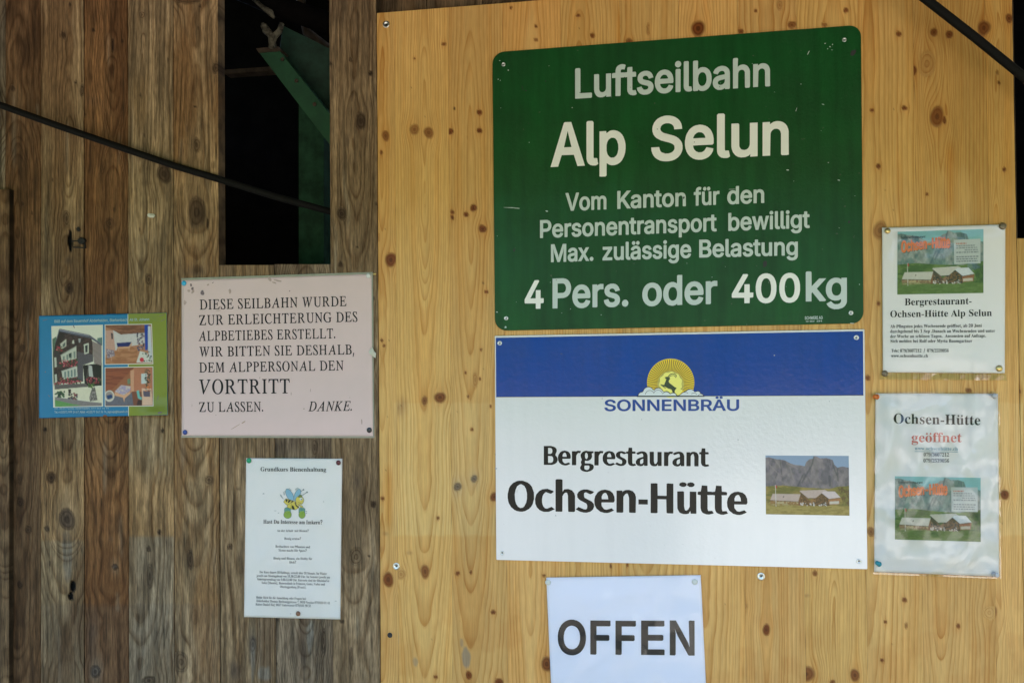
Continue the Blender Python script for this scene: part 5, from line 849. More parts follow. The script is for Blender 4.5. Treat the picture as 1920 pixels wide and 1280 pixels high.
lam = [
 (706, 739, dict(cx=.3, d0=8, slope=.02, yc=300, sp=6.5, mods=PM+[orange_edge(728, 8, .9, 860, 1010)], knots=[(723, 255, 6.5, 10, .8, 'k'), (715, 286, 3, 3.5, .9, 'k'), (733, 487, 11, 12, 1, 'k'), (716, 638, 2.6, 3, .9, 'k'), (720, 648, 2.4, 3, .9, 'k'), (717, 934, 3.4, 4, .9, 'k'), (728, 1086, 10, 13, .95, 'k'), (722, 1000, 6, 4, .4, 'smudge'), (712, 1030, 10, 6, .25, 'smudge'), (709, 445, 3, 7, .4, 'k')])),
 (739, 839.5, dict(cx=.57, d0=2, slope=.075, yc=245, dw=10, sp=6.6, mods=PM, knots=[(777, 243, 9, 9, .65, 'k'), (804, 249, 9, 10, .75, 'k'), (832, 83, 4, 3.6, .9, 'k'), (777, 110, 2.4, 2.4, .9, 'k'), (825, 745, 10, 10, .95, 'k'), (796, 751, 5.5, 8, .85, 'k'), (752, 763, 14, 18, .45, 'smudge'), (821, 971, 3.2, 3.2, .9, 'k'), (797, 1071, 8, 12, .85, 'k'), (752, 1076, 9, 9, .3, 'k'), (817, 1268, 4, 4, .9, 'k'), (742, 1194, 6, 17, .55, 'greyp'), (779, 1240, 5, 9, .5, 'greyp'), (768, 1036, 5, 4, .4, 'smudge')])),
 (839.5, 941, dict(cx=.42, d0=2, slope=.09, yc=330, dw=12, sp=7.5, mods=PM, knots=[(844.5, 247, 5.5, 6, 1, 'k'), (899, 211, 5, 5.5, 1, 'k'), (899, 245, 5, 5, 1, 'k'), (852, 204, 1.6, 3.5, 1, 'dot'), (888, 390, 6, 7, 1, 'k'), (874, 402, 4.5, 5, 1, 'k'), (848, 398, 4, 4, 1, 'k'), (848, 408, 3.5, 3.5, 1, 'k'), (905, 429, 7.5, 7, 1, 'k'), (912, 547, 3.6, 3.6, 1, 'k'), (906, 530, 2, 2, .8, 'dot'), (902, 655, 2.2, 2.6, .9, 'k'), (873, 698, 2.4, 3, .9, 'k'), (900, 710, 2.2, 2.2, .9, 'k'), (891, 712, 5, 13, .3, 'k'), (878, 743, 2.2, 3, .9, 'k'), (885, 805, 3, 3, .9, 'k'), (920, 761, 2, 2.6, .9, 'k'),
    (858, 912, 7.5, 7.5, .8, 'pale'), (889, 897, 6, 7, .8, 'pale'), (927, 931, 8, 8, 1, 'k'), (858, 1074, 4.2, 4, .95, 'k'), (883, 1072, 2.6, 3.4, .95, 'k'), (925, 1147, 4.6, 4.2, .95, 'k'), (879, 1265, 6, 7.5, 1, 'k'), (936, 1279, 8, 8, 1, 'k'), (874, 1232, 8, 22, .75, 'greyp'), (866, 1205, 4, 8, .5, 'greyp')])),
 (941, 1051, dict(cx=.5, d0=4, slope=.05, sp=7.2, mods=PM, knots=[(958, 15, 2.6, 2.6, .9, 'k'), (1005, 50, 2.8, 2.8, .9, 'k'), (1025, 1244, 9, 14, .95, 'k'), (1020, 1078, 3, 3, .9, 'k'), (1005, 75, 4, 3, .7, 'k')])),
 (1051, 1162, dict(cx=.3, d0=4, slope=.06, sp=7, mods=PM+[orange_edge(1161, 4, .9)], knots=[(1084, 30, 4.2, 3, .9, 'k'), (1111, 67, 4.5, 4.5, .9, 'k'), (1145, 1061, 2, 5, .9, 'k'), (1177, 70, 4, 6, .5, 'k')])),
 (1162, 1272, dict(cx=.45, d0=4, slope=.06, yc=-60, sp=7, mods=PM, knots=[(1180, 78, 7, 5, .8, 'k'), (1215, 55, 3, 12, .4, 'k'), (1176, 1058, 2, 6, .9, 'k')])),
 (1272, 1382, dict(cx=.45, d0=2, slope=.06, yc=60, sp=6.5, mods=PM, knots=[(1309, 54, 11.5, 15, 1, 'k')])),
 (1382, 1493, dict(cx=.5, d0=3, slope=.05, yc=1180, sp=6.6, mods=PM, knots=[(1389, 59, 5, 5, .9, 'k'), (1417, 21, 3, 2.6, .9, 'k'), (1437, 1180, 7, 10, 1, 'k'), (1395, 1135, 7, 6, .3, 'k'), (1462, 10, 6, 9, .3, 'k'), (1485, 47, 8, 7, .8, 'k')])),
 (1493, 1607, dict(cx=.62, d0=2, slope=.10, yc=1275, sp=6.6, mods=PM, knots=[(1586, 20, 4.6, 5, .9, 'k'), (1546, 47, 5, 4, .7, 'k'), (1511, 1263, 16, 14, .9, 'k'), (1603, 1265, 8, 12, .9, 'k'), (1528, 1074, 4.5, 5.5, .8, 'k'), (1561, 1278, 5, 4, .9, 'k'), (1512, 1116, 7, 3, .4, 'smudge')])),
 (1607, 1711, dict(cx=.2, d0=6, slope=.05, yc=380, sp=6.2, mods=PM, knots=[(1685, 64, 5, 5, .9, 'k'), (1696, 203, 5.5, 4, .95, 'k'), (1635, 207, 3.6, 4, .95, 'k'), (1647, 312, 4.4, 5, .95, 'k'), (1650, 432, 13, 16, .6, 'k'), (1647, 569, 3.4, 4, .9, 'k'), (1627, 708, 5, 5, .9, 'k'), (1633, 996, 7, 8, .7, 'k'), (1696, 1124, 5, 4.6, .9, 'k'), (1660, 1165, 3, 3.4, .95, 'k'), (1654, 1237, 3.4, 4, .95, 'k'), (1699, 1172, 3, 6, .6, 'k')])),
 (1711, 1846, dict(cx=.40, d0=3, slope=.05, yc=215, dw=14, sp=6.8, mods=PM+[pale_patch, orange_edge(1782, 9, .9, 250, 420)], knots=[(1751, 61, 7, 7, .9, 'k'), (1780, 65, 6.4, 7.6, .95, 'k'), (1712, 133, 6.5, 10, 1, 'k'), (1738, 120, 16, 22, .25, 'k'), (1757, 219, 13, 18, .85, 'k'), (1771, 226, 3.2, 7, .9, 'k'), (1738, 364, 2.6, 2.4, .95, 'k'), (1816, 732, 6, 5, .8, 'k'), (1797, 1173, 4, 4.6, .9, 'k'), (1845, 53, 12, 13, .9, 'k'), (1855, 1148, 11, 14, .0, 'k')])),
 (1846, 1897.5, dict(cx=.4, d0=3, slope=.04, yc=500, sp=6.4, mods=PM, knots=[(1843, 53, 13, 14, .9, 'k'), (1892, 35, 6, 9, .9, 'k'), (1883, 318, 3.6, 4, .95, 'k'), (1873, 156, 2.6, 3.4, .9, 'k'), (1870, 137, 3, 4, .4, 'k'), (1884, 927, 8.5, 8.5, 1, 'k'), (1857, 1148, 12, 14, 1, 'k')])),
 (1898.3, 2040, dict(cx=.6, d0=3, slope=.08, yc=1000, sp=7, mods=PM, knots=[(1908, 734, 6.5, 6, .95, 'k'), (1901, 466, 3.6, 4, .95, 'k'), (1915, 1205, 4, 4, .8, 'k')])),
]
for i, (a, b, P) in enumerate(lam):
    P['col'] = tuple(np.array(SPC)*(1+.07*math.sin(i*2.4))*np.array((1, 1+.015*math.sin(i*1.7), 1+.04*math.sin(i*3.1))))
    P.setdefault('drift', .09); P.setdefault('var', .45); P['wob'] = 3; P['wav'] = 1.1; P['dw'] = min(P.get('dw', 6), 6); P['slope'] *= .62; P['sp'] *= .86
    P['knotcol'] = (.185, .055, .012); P['halocol'] = (.50, .20, .038); P['side'] = .6; P['dotcol'] = (.07, .03, .012); P['smcol'] = (.26, .13, .055)
    ks = []
    for q in P['knots']:
        if q[5] == 'greyp': ks.append((*q[:5], 'grey'))
        else: ks.append(q)
    P['knots'] = ks
    # small resin flecks and nail marks
    r = np.random.default_rng(900+i)
    for _ in range(6): P['knots'].append((float(r.uniform(a+4, min(b, 1915)-4)), float(r.uniform(0, 1280)), float(r.uniform(.7, 1.2)), float(r.uniform(.8, 1.8)), .6, 'dot'))
    top_px = lambda x: None
    # the top edge of the panel is level; find its photo row at this column
    def row_at(x, z):
        lo, hi = -400.0, 700.0
        for _ in range(40):
            mid = (lo+hi)/2
            if wp(x, mid)[2] > z: lo = mid
            else: hi = mid
        return (lo+hi)/2
    yt = row_at((a+b)/2, PT) if a < 1898 else 447
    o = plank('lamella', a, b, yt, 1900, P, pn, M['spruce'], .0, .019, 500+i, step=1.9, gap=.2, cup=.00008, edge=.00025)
    # make the sawn top edge exactly level
    me = o.data; z0 = origin_of(pn)[2]
    if a < 1898:
        co = np.empty(len(me.vertices)*3); me.vertices.foreach_get('co', co); co = co.reshape(-1, 3)
        m_ = co[:, 2]+z0 > PT-.012
        co[m_, 2] = PT-z0-(PT-(co[m_, 2]+z0) > .004)*(PT-(co[m_, 2]+z0)); me.vertices.foreach_set('co', co.ravel()); me.update()
def screw(px, py, d, r, parent, mat='zinc', name='screw', recess=True, tilt=0):
    o = wp(px, py, d)
    s = lathe(name, [(r*.98, -.001), (r, .0002), (r*.93, .0007), (r*.55, .00075), (r*.5, .00035), (0.0002, .0003)], o, (tilt, -1, 0), M[mat], parent, seg=18)
    if recess:
        a = wp(px, py, d+.0005); rr = r*.33
        pts = []
        for k in range(12):
            an = math.pi*k/6; q = rr*(1.0 if k % 2 == 0 else .55); pts.append((a[0]+q*math.cos(an), a[1], a[2]+q*math.sin(an)))
        V = pts+[(x, y+.0002, z) for x, y, z in pts]
        F = [list(range(12))]+[[i, 12+i, 12+(i+1) % 12, (i+1) % 12] for i in range(12)]
        mesh_obj('recess', V, F, M['dark_recess'], s)
    return s
for (x, y) in [(724, 46), (743, 1061), (1427, 1080)]: screw(x, y, .0003, .0062, pn)
screw(731, 1190, .0001, .0046, pn, 'dark_recess', 'plugged_hole', False)['label'] = 'black plugged hole near the bottom left of the panel'

# ---- inside the left window: green painted timber, grey roller beam, frayed rope
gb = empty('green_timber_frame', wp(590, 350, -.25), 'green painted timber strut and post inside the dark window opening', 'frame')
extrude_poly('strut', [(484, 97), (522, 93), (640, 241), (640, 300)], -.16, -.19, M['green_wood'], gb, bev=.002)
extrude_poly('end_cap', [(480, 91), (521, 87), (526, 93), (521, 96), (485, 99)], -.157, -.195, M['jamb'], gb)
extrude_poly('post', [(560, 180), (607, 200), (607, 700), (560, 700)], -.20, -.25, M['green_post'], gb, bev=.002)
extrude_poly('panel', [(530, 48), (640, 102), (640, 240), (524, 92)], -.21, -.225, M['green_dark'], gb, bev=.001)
rb = tube('roller_beam', [wp(430, -28, -.19), wp(520, 12, -.20), wp(640, 52, -.21)], .022, M['interior'], None, wp(520, 12, -.2))
tag(rb, 'dark grey round beam crossing the top of the left window opening', 'beam')
tag(tube('rusty_pipe', [wp(560, -20, -.30), wp(575, 60, -.32), wp(640, 110, -.34)], .010, M['jamb'], None, wp(575, 60, -.32)), 'thin dark pipe behind the green strut near the top of the opening', 'pipe')
box('crossbar', (wp(421, 135, -.5)[0], .50, wp(421, 139, -.5)[2]), (wp(560, 135, -.5)[0], .53, wp(421, 131, -.5)[2]), M['jamb'], gb)
for (x, y) in [(530, 112), (556, 152), (590, 196)]: lathe('bolt', [(.004, 0), (.004, .002), (.002, .003), (.0002, .0032)], wp(x, y, -.158), (0, -1, 0), M['jamb'], gb, seg=8)
rp = empty('frayed_rope', wp(512, 70, -.15), 'frayed grey rope end hanging over the green strut in the window', 'rope')
tube('strand', [wp(470, -6, -.16), wp(492, 14, -.155), wp(508, 24, -.15), wp(514, 34, -.15)], [.003, .004, .006, .003], M['rope'], rp, wob=.3)
tube('strand', [wp(494, 47, -.15), wp(500, 58, -.148), wp(510, 68, -.146), wp(512, 90, -.15)], [.006, .007, .007, .006], M['rope'], rp, wob=.3)
tube('strand', [wp(529, 44, -.15), wp(523, 58, -.148), wp(514, 70, -.146), wp(508, 92, -.15)], [.004, .006, .007, .005], M['rope'], rp, wob=.3)
lathe('knot', [(.001, -.005), (.007, -.002), (.006, .003), (.001, .006)], wp(495, 50, -.146), (0, -1, 0), M['rope'], rp)

# ---- two dark rods running from the front of the wall into the window openings
tag(tube('black_rod', [wp(-160, 147, .060), wp(0, 197, .050), wp(100, 233, .040), wp(210, 271, .029), wp(330, 312, .016), wp(420, 339, .004), wp(520, 370, -.02), wp(617, 396, -.045), wp(700, 417, -.07)], .0062, M['rod']),
    'black rod sloping down across the planks into the left window opening', 'rod')
tag(tube('black_rod', [wp(1640, -76, .085), wp(1735, -2, .075), wp(1830, 72, .065), wp(1910, 137, .056), wp(2040, 250, .04)], .0066, M['rod']),
    'black rod crossing the top right corner of the light panel', 'rod')

# ================================================================== SIGNS
def bilin(q, u, v):
    q = np.array(q, float)
    return (q[0]*(1-u)[..., None]+q[1]*u[..., None])*(1-v)[..., None]+(q[3]*(1-u)[..., None]+q[2]*u[..., None])*v[..., None]
def rounded_outline(q, r, seg=7):
    """q: TL,TR,BR,BL px; r: corner radius px -> outline px"""
    q = [np.array(p, float) for p in q]; out = []
    for i in range(4):
        p = q[i]; a = q[i-1]-p; b = q[(i+1) % 4]-p; a /= np.linalg.norm(a); b /= np.linalg.norm(b)
        for k in range(seg+1):
            t = k/seg*math.pi/2; out.append(tuple(p+a*r*(1-math.sin(t))+b*r*(1-math.cos(t))))
    return out
# green sign
SD = .0035
gs = empty('green_sign', wp(1272, 612, .0), 'large green enamel sign with rounded corners and white German lettering', 'sign')
extrude_poly('plate', rounded_outline([(923, 98.5), (1614.5, 46.5), (1619.5, 606), (928, 620)], 22), SD, .0006, M['green'], gs, bev=.0006)
e = SD+.00015
lettering([('sans', 'Luftseilbahn', 1078.4, 183.7, 1444, 160.2, 54)], M['let_grey'], gs, e)
lettering([('sans', 'Alp', 1032.2, 311, 1173, 305, 79), ('sans', 'Selun', 1221, 300, 1479, 288, 79)], M['let_white'], gs, e)
lettering([('sans', 'Vom', 1060, 394.7, 1137, 391.6, 32), ('sans', 'Kanton', 1157.4, 390.8, 1286, 385.6, 32), ('sans', 'für', 1300.8, 385, 1349, 382.8, 32), ('sans', 'den', 1363.6, 382.3, 1433, 379.5, 32)], M['let_grey'], gs, e)
lettering([('sans', 'Personentransport', 1012.5, 445.4, 1344, 432.6, 32), ('sans', 'bewilligt', 1365.5, 432, 1518.5, 426.3, 32)], M['let_grey'], gs, e)
lettering([('sans', 'Max.', 1033, 490.7, 1112.7, 487.8, 32), ('sans', 'zulässige', 1129.7, 487.4, 1296, 482.4, 32), ('sans', 'Belastung', 1311, 482, 1496, 477.6, 32)], M['let_grey'], gs, e)
lettering([('sans', '4', 983.6, 577.6, 1019.5, 576.8, 51), ('sans', '400', 1372, 567.2, 1500, 564.8, 52)], M['let_white'], gs, e)
lettering([('sans', 'Pers.', 1036, 576.6, 1178, 572.4, 53.5), ('sans', 'oder', 1204.4, 572, 1345, 567.8, 53.5), ('sans', 'kg', 1510.8, 563.6, 1588, 561.6, 53.5)], M['let_grey'], gs, e)
lettering([('sans', 'SCHWERI AG', 1509, 598.8, 1542.4, 598, 5.6), ('sans', 'CH-8820', 1511, 603.6, 1527, 603.2, 2.6), ('sans', 'ZH', 1531, 603.1, 1541, 602.9, 2.6)], M['let_grey'], gs, e, label='small white maker mark in the bottom right corner')
for (x, y) in [(944, 121), (1583, 75), (949, 596.5), (1595.5, 586.5)]: screw(x, y, SD, .0036, gs)
# scratches and chips in the enamel (bare metal and dark spots)
def flecks(lst, mat, parent, d, name):
    V = []; F = []
    for (x, y, rx, ry, rot) in lst:
        n = 9; b = len(V); r = random.Random(int(x*7+y))
        for k in range(n):
            an = 2*math.pi*k/n; q = r.uniform(.65, 1.15); ux = rx*q*math.cos(an); uy = ry*q*math.sin(an)
            V.append((x+ux*math.cos(rot)-uy*math.sin(rot), y+ux*math.sin(rot)+uy*math.cos(rot)))
        F.append([b+n-1-k for k in range(n)])
    V = np.array(V); return mesh_obj(name, wall(V[:, 0], V[:, 1], d(V[:, 0], V[:, 1]) if callable(d) else d), F, mat, parent)
r = random.Random(5)
chips = [(1516, 99, .8, 5, .5), (1547, 82, 1.2, 1.2, 0), (1556, 88, 1.5, 1.2, .4), (1561, 84, 1, 1.4, 0), (1552, 92, .9, .9, 0), (1560, 94, 1, .8, 0), (1543, 196, 3, .8, .2), (1477, 319, 3, 1, .1), (1493, 206, .6, 4, .3), (1553, 305, 1, .8, 0),
         (958, 389.5, 14, .8, .05), (968, 390.5, 6, 1, .05), (1025, 396, 2.5, 1.3, .2), (1372, 355, 8, .4, -.05), (1573, 338, 2.6, 1, .1), (934, 149, 1.5, .8, 0), (938, 151, 1, .7, 0), (953, 132, 1.3, .9, 0), (937, 114, 1.2, .9, 0), (948, 613, 2, 2.2, 0), (1597, 606, 5, .8, 0), (932, 585, 2, .8, 0)]
chips += [(r.uniform(930, 1612), r.uniform(90, 610), r.uniform(.4, .9), r.uniform(.4, .9), 0) for _ in range(34)]
flecks(chips, M['let_grey'], gs, SD+.00012, 'chipped_spot')['label'] = 'small pale chips and scratches in the enamel'
spots = [(1434, 495, 4.2, 6.6, .1), (1282, 371, 1.6, 3, .3), (986, 170, 2, 1.5, .4), (980, 166, .6, 6, -.3), (1023, 153, 1.4, 1.4, 0), (1592, 416, 2, 3, 0), (964, 469, 1.6, 3, .1), (932, 431, 1.2, 1.6, 0), (1600, 99, 5, 7, .5), (1088, 174, 2.5, .6, .4)]
spots += [(r.uniform(930, 1612), r.uniform(90, 610), r.uniform(.4, 1.0), r.uniform(.4, 1.2), 0) for _ in range(40)]
flecks(spots, M['dark_recess'], gs, SD+.00022, 'dark_spot')['label'] = 'small dark dirt spots'

# white and blue sign
ws = empty('restaurant_sign', wp(1276, 1055, 0), 'white sign with a blue top band, sun and ibex emblem, black lettering', 'sign')
extrude_poly('plate', rounded_outline([(927.5, 629.5), (1621, 617), (1626.5, 1066.5), (930.5, 1049)], 1.5, 2), SD, .0006, M['sign_white'], ws, bev=.0004)
extrude_poly('blue_band', [(929.6, 633), (1618.2, 620.6), (1619, 740.2), (930.2, 743.3)], SD+.0001, SD-.0002, M['blue'], ws)
extrude_poly('band_line', [(930, 743.3), (1619, 740.2), (1619, 741.2), (930, 744.3)], SD+.0001, SD-.0002, M['print_black'], ws)
lettering([('sans', 'SONNENBRÄU', 1133.2, 769.8, 1386, 769.2, 20.5)], M['logo_blue'], ws, e)
lettering([('hum', 'Bergrestaurant', 1019.5, 871, 1330, 873.8, 35.7)], M['print_black'], ws, e)
lettering([('hum', 'Ochsen-Hütte', 951.8, 957, 1401.6, 963.8, 56)], M['print_black'], ws, e)
for (x, y) in [(937, 643), (1605.5, 632.5), (941.5, 1036), (1610.5, 1052)]: screw(x, y, SD, .0040, ws)
flecks([(1384, 824, 1.4, 1.4, 0), (930, 878, 3, 1.5, 0), (1042, 966, 1.2, 1.4, 0), (1203, 786, 1, 1, 0), (1129, 747, 1.2, 1.2, 0), (1452, 666, 1.6, 1.2, 0), (1555, 752, 1, 1, 0)]+[(r.uniform(935, 1618), r.uniform(760, 1045), r.uniform(.3, .7), r.uniform(.3, .7), 0) for _ in range(26)], M['ink_grey'], ws, SD+.0002, 'dirt_spot')

# emblem: sun disc, rays, ibex, clouds   (zoom coordinates: 12 px per photo px, origin 1180,660)
em = empty('emblem', wp(1253, 743, SD), None); em.parent = ws; em.location = Vector(wp(1253, 743, SD))-Vector(ws.location)
Z_ = lambda pts: [(1180+x/12., 660+y/12.) for x, y in pts]
M['sun_yellow'] = painted('yellow_print', (.78, .55, .02), .3, .5, coat=.4, dirt=.06); M['sun_pale'] = painted('pale_yellow_print', (.80, .74, .16), .3, .5, coat=.4, dirt=.05)
M['ray'] = painted('brown_ray_print', (.16, .09, .01), .3, .5, coat=.4, dirt=.05); M['ibex'] = painted('dark_green_print', (.012, .028, .010), .3, .5, coat=.4, dirt=.05)
def flat(name, polys, mat, parent, d):
    V = []; F = []
    for P in polys:
        b = len(V); V += list(P); vs = [Vector((x, -y, 0)) for x, y in P]
        for t in tessellate_polygon([vs]):
            A, B, D = [vs[k] for k in t]; cr = (B.x-A.x)*(D.y-A.y)-(B.y-A.y)*(D.x-A.x)
            F.append([b+k for k in (t if cr > 0 else t[::-1])])
    V = np.array(V, float); return mesh_obj(name, wall(V[:, 0], V[:, 1], d), F, mat, parent)
def circ(cx, cy, r, a0=0, a1=360, n=40, ry=None): return [(cx+r*math.cos(R_(a0+(a1-a0)*k/n)), cy-(ry or r)*math.sin(R_(a0+(a1-a0)*k/n))) for k in range(n+1)]
s0 = SD+.00012
cx, cy, rad = 930, 690, 532
flat('sun_disc', [Z_(circ(cx, cy, rad, -30, 210, 60, 545)+[(400, 985), (1480, 985)][:0])], M['sun_yellow'], em, s0)
flat('sun_centre', [Z_(circ(cx, 725, 300, 0, 358, 40))], M['sun_pale'], em, s0+.00003)
rays = []
for k in range(44):
    an = -28+236*k/43.; ux, uy = math.cos(R_(an)), -math.sin(R_(an)); w0, w1 = 7, 10
    r0, r1 = 255+10*math.sin(k), 528
    rays.append(Z_([(cx+ux*r0-uy*w0, 700+uy*r0+ux*w0), (cx+ux*r1-uy*w1, 700+uy*r1*1.01+ux*w1), (cx+ux*r1+uy*w1, 700+uy*r1*1.01-ux*w1), (cx+ux*r0+uy*w0, 700+uy*r0-ux*w0)]))
flat('sun_ray', rays, M['ray'], em, s0+.00006)
body = [(805, 560), (860, 550), (872, 560), (905, 575), (925, 600), (900, 615), (885, 660), (900, 690), (960, 735), (1030, 790), (1055, 795), (1060, 820), (1035, 840), (1020, 880), (1025, 915), (1060, 955), (1100, 978), (1085, 985), (1010, 935), (970, 900), (955, 850), (935, 835), (870, 815), (800, 775), (770, 765), (820, 805), (815, 820), (760, 780), (705, 740), (705, 722), (760, 735), (785, 735), (800, 690), (820, 640), (835, 600), (812, 608), (815, 590), (800, 580)]
horn1 = [(868, 555), (885, 520), (920, 490), (975, 475), (1025, 482), (1062, 515), (1070, 550), (1058, 560), (1050, 528), (1020, 500), (975, 492), (930, 508), (900, 535), (885, 565)]
horn2 = [(893, 568), (915, 535), (960, 515), (1005, 515), (1040, 540), (1052, 575), (1040, 578), (1028, 550), (1000, 528), (962, 528), (925, 545), (905, 575)]
flat('ibex', [Z_(body), Z_(horn1), Z_(horn2)], M['ibex'], em, s0+.00009)
def cloud(name, pts, h):
    flat(name+'_outline', [Z_(pts)], M['print_black'], em, s0+h)
cl_l = circ(285, 985, 95, 180, 95, 8)+circ(430, 905, 130, 168, 35, 14)+circ(650, 920, 120, 150, 25, 12)+circ(830, 985, 110, 120, 25, 10)+circ(985, 1000, 95, 130, 20, 8)+[(1100, 990), (180, 990)]
cl_r = [(1090, 990)]+circ(1260, 1010, 125, 140, 110, 4)+circ(1370, 945, 118, 140, 30, 12)+circ(1540, 940, 70, 130, 10, 8)+circ(1610, 990, 65, 70, 0, 8)+[(1690, 992)]
M['cloud_white'] = painted('white_print', (.62, .66, .66), .3, .5, coat=.4, dirt=.03)
def shrink(P, k, cx_, cy_): return [(cx_+(x-cx_)*k, cy_+(y-cy_)*k) for x, y in P]
flat('cloud_outline', [Z_(cl_l), Z_(cl_r), Z_([(170, 985), (1690, 980), (1690, 1002), (170, 1006)])], M['print_black'], em, s0+.00012)
def inner(P, off=13):
    out = []; n = len(P)
    for i in range(n):
        x, y = P[i]; out.append((x, y+off))
    return [(x, min(y, 978)) for x, y in out]
cw_l = circ(285, 985, 82, 180, 85, 8)+circ(430, 905, 115, 165, 35, 14)+circ(650, 920, 106, 150, 28, 12)+circ(830, 985, 97, 120, 25, 10)+circ(985, 1000, 80, 120, 20, 8)+[(1070, 978), (205, 978)]
cw_r = [(1118, 978)]+circ(1260, 1010, 112, 140, 110, 4)+circ(1370, 945, 105, 140, 30, 12)+circ(1540, 940, 58, 130, 10, 8)+circ(1610, 990, 52, 70, 0, 8)+[(1650, 978)]
flat('cloud', [Z_([(x, min(y, 978)) for x, y in cw_l]), Z_([(x, min(y, 978)) for x, y in cw_r])], M['cloud_white'], em, s0+.00015)
def arcline(cx_, cy_, r_, a0, a1, w=9, n=12):
    o = circ(cx_, cy_, r_+w/2, a0, a1, n); i_ = circ(cx_, cy_, r_-w/2, a0, a1, n)[::-1]; return o+i_
flat('cloud_line', [Z_(arcline(460, 960, 100, 175, 20)), Z_(arcline(645, 950, 100, 160, 20)), Z_(arcline(830, 990, 100, 150, 30)), Z_(arcline(1250, 1020, 120, 130, 55)), Z_(arcline(1455, 1010, 90, 130, 40)), Z_(arcline(1610, 1000, 62, 160, 50))], M['print_black'], em, s0+.00018)

# ================================================================== PAPER NOTICES
def make_sheet(q, d0, wav, seed, curl=None, th=.00035, nu=56, nv=64, name='sheet', mat=None, parent=None, inset=0):
    """wavy sheet between the corners q (photo px); returns its depth function"""
    q = [np.array(p, float) for p in q]
    w = np.linalg.norm(q[1]-q[0]); h = np.linalg.norm(q[3]-q[0])
    def uv(px, py):
        px = np.asarray(px, float); py = np.asarray(py, float)
        u = (px-q[0][0])/(w); v = (py-q[0][1])/(h)
        for _ in range(4):
            P = bilin(q, u, v); u = u+(px-P[..., 0])/w; v = v+(py-P[..., 1])/h
        return u, v
    def depth(px, py):
        u, v = uv(px, py)
        n = fbm(np.clip(u, -.2, 1.2)*3.2+9+seed, np.clip(v, -.2, 1.2)*3.6+9+seed*1.7, seed, 3)
        edge = smooth(0, .12, u)*smooth(0, .12, 1-u)*smooth(0, .1, v)*smooth(0, .1, 1-v)
        d = d0+wav*(.25+.75*edge)*n*2
        if curl: d = d+curl(u, v)
        return d
    U, V = np.meshgrid(np.linspace(0, 1, nu), np.linspace(0, 1, nv))
    P = bilin(q, U, V)
    G = wall(P[..., 0], P[..., 1], depth(P[..., 0], P[..., 1]))
    F = grid_faces(nv, nu).tolist(); n0 = len(G); B = G.copy(); B[:, 1] += th; VV = np.vstack([G, B])
    F += [[a+n0 for a in f[::-1]] for f in grid_faces(nv, nu).tolist()]
    lp = rim_loop(nv, nu); F += [[lp[k], lp[(k+1) % len(lp)], lp[(k+1) % len(lp)]+n0, lp[k]+n0] for k in range(len(lp))]
    o = mesh_obj(name, VV, F, mat, parent)
    nf = 2*(nu-1)*(nv-1)
    o.data.polygons.foreach_set('use_smooth', [True]*nf+[False]*(len(F)-nf))
    return depth, o, uv
def film_sheet(q, depth, parent, off=.0012, nu=56, nv=64, mat='film'):
    U, V = np.meshgrid(np.linspace(0, 1, nu), np.linspace(0, 1, nv)); P = bilin(q, U, V)
    G = wall(P[..., 0], P[..., 1], depth(P[..., 0], P[..., 1])+off)
    return mesh_obj('film', G, grid_faces(nv, nu).tolist(), M[mat], parent, smoothed=True)
def region(name, q, depth, off, mat, parent, nu=40, nv=48, cols=None):
    U, V = np.meshgrid(np.linspace(0, 1, nu), np.linspace(0, 1, nv)); P = bilin(q, U, V)
    dd = (depth(P[..., 0], P[..., 1]) if callable(depth) else depth)+off
    return mesh_obj(name, wall(P[..., 0], P[..., 1], dd), grid_faces(nv, nu).tolist(), mat, parent, cols=cols, smoothed=True)

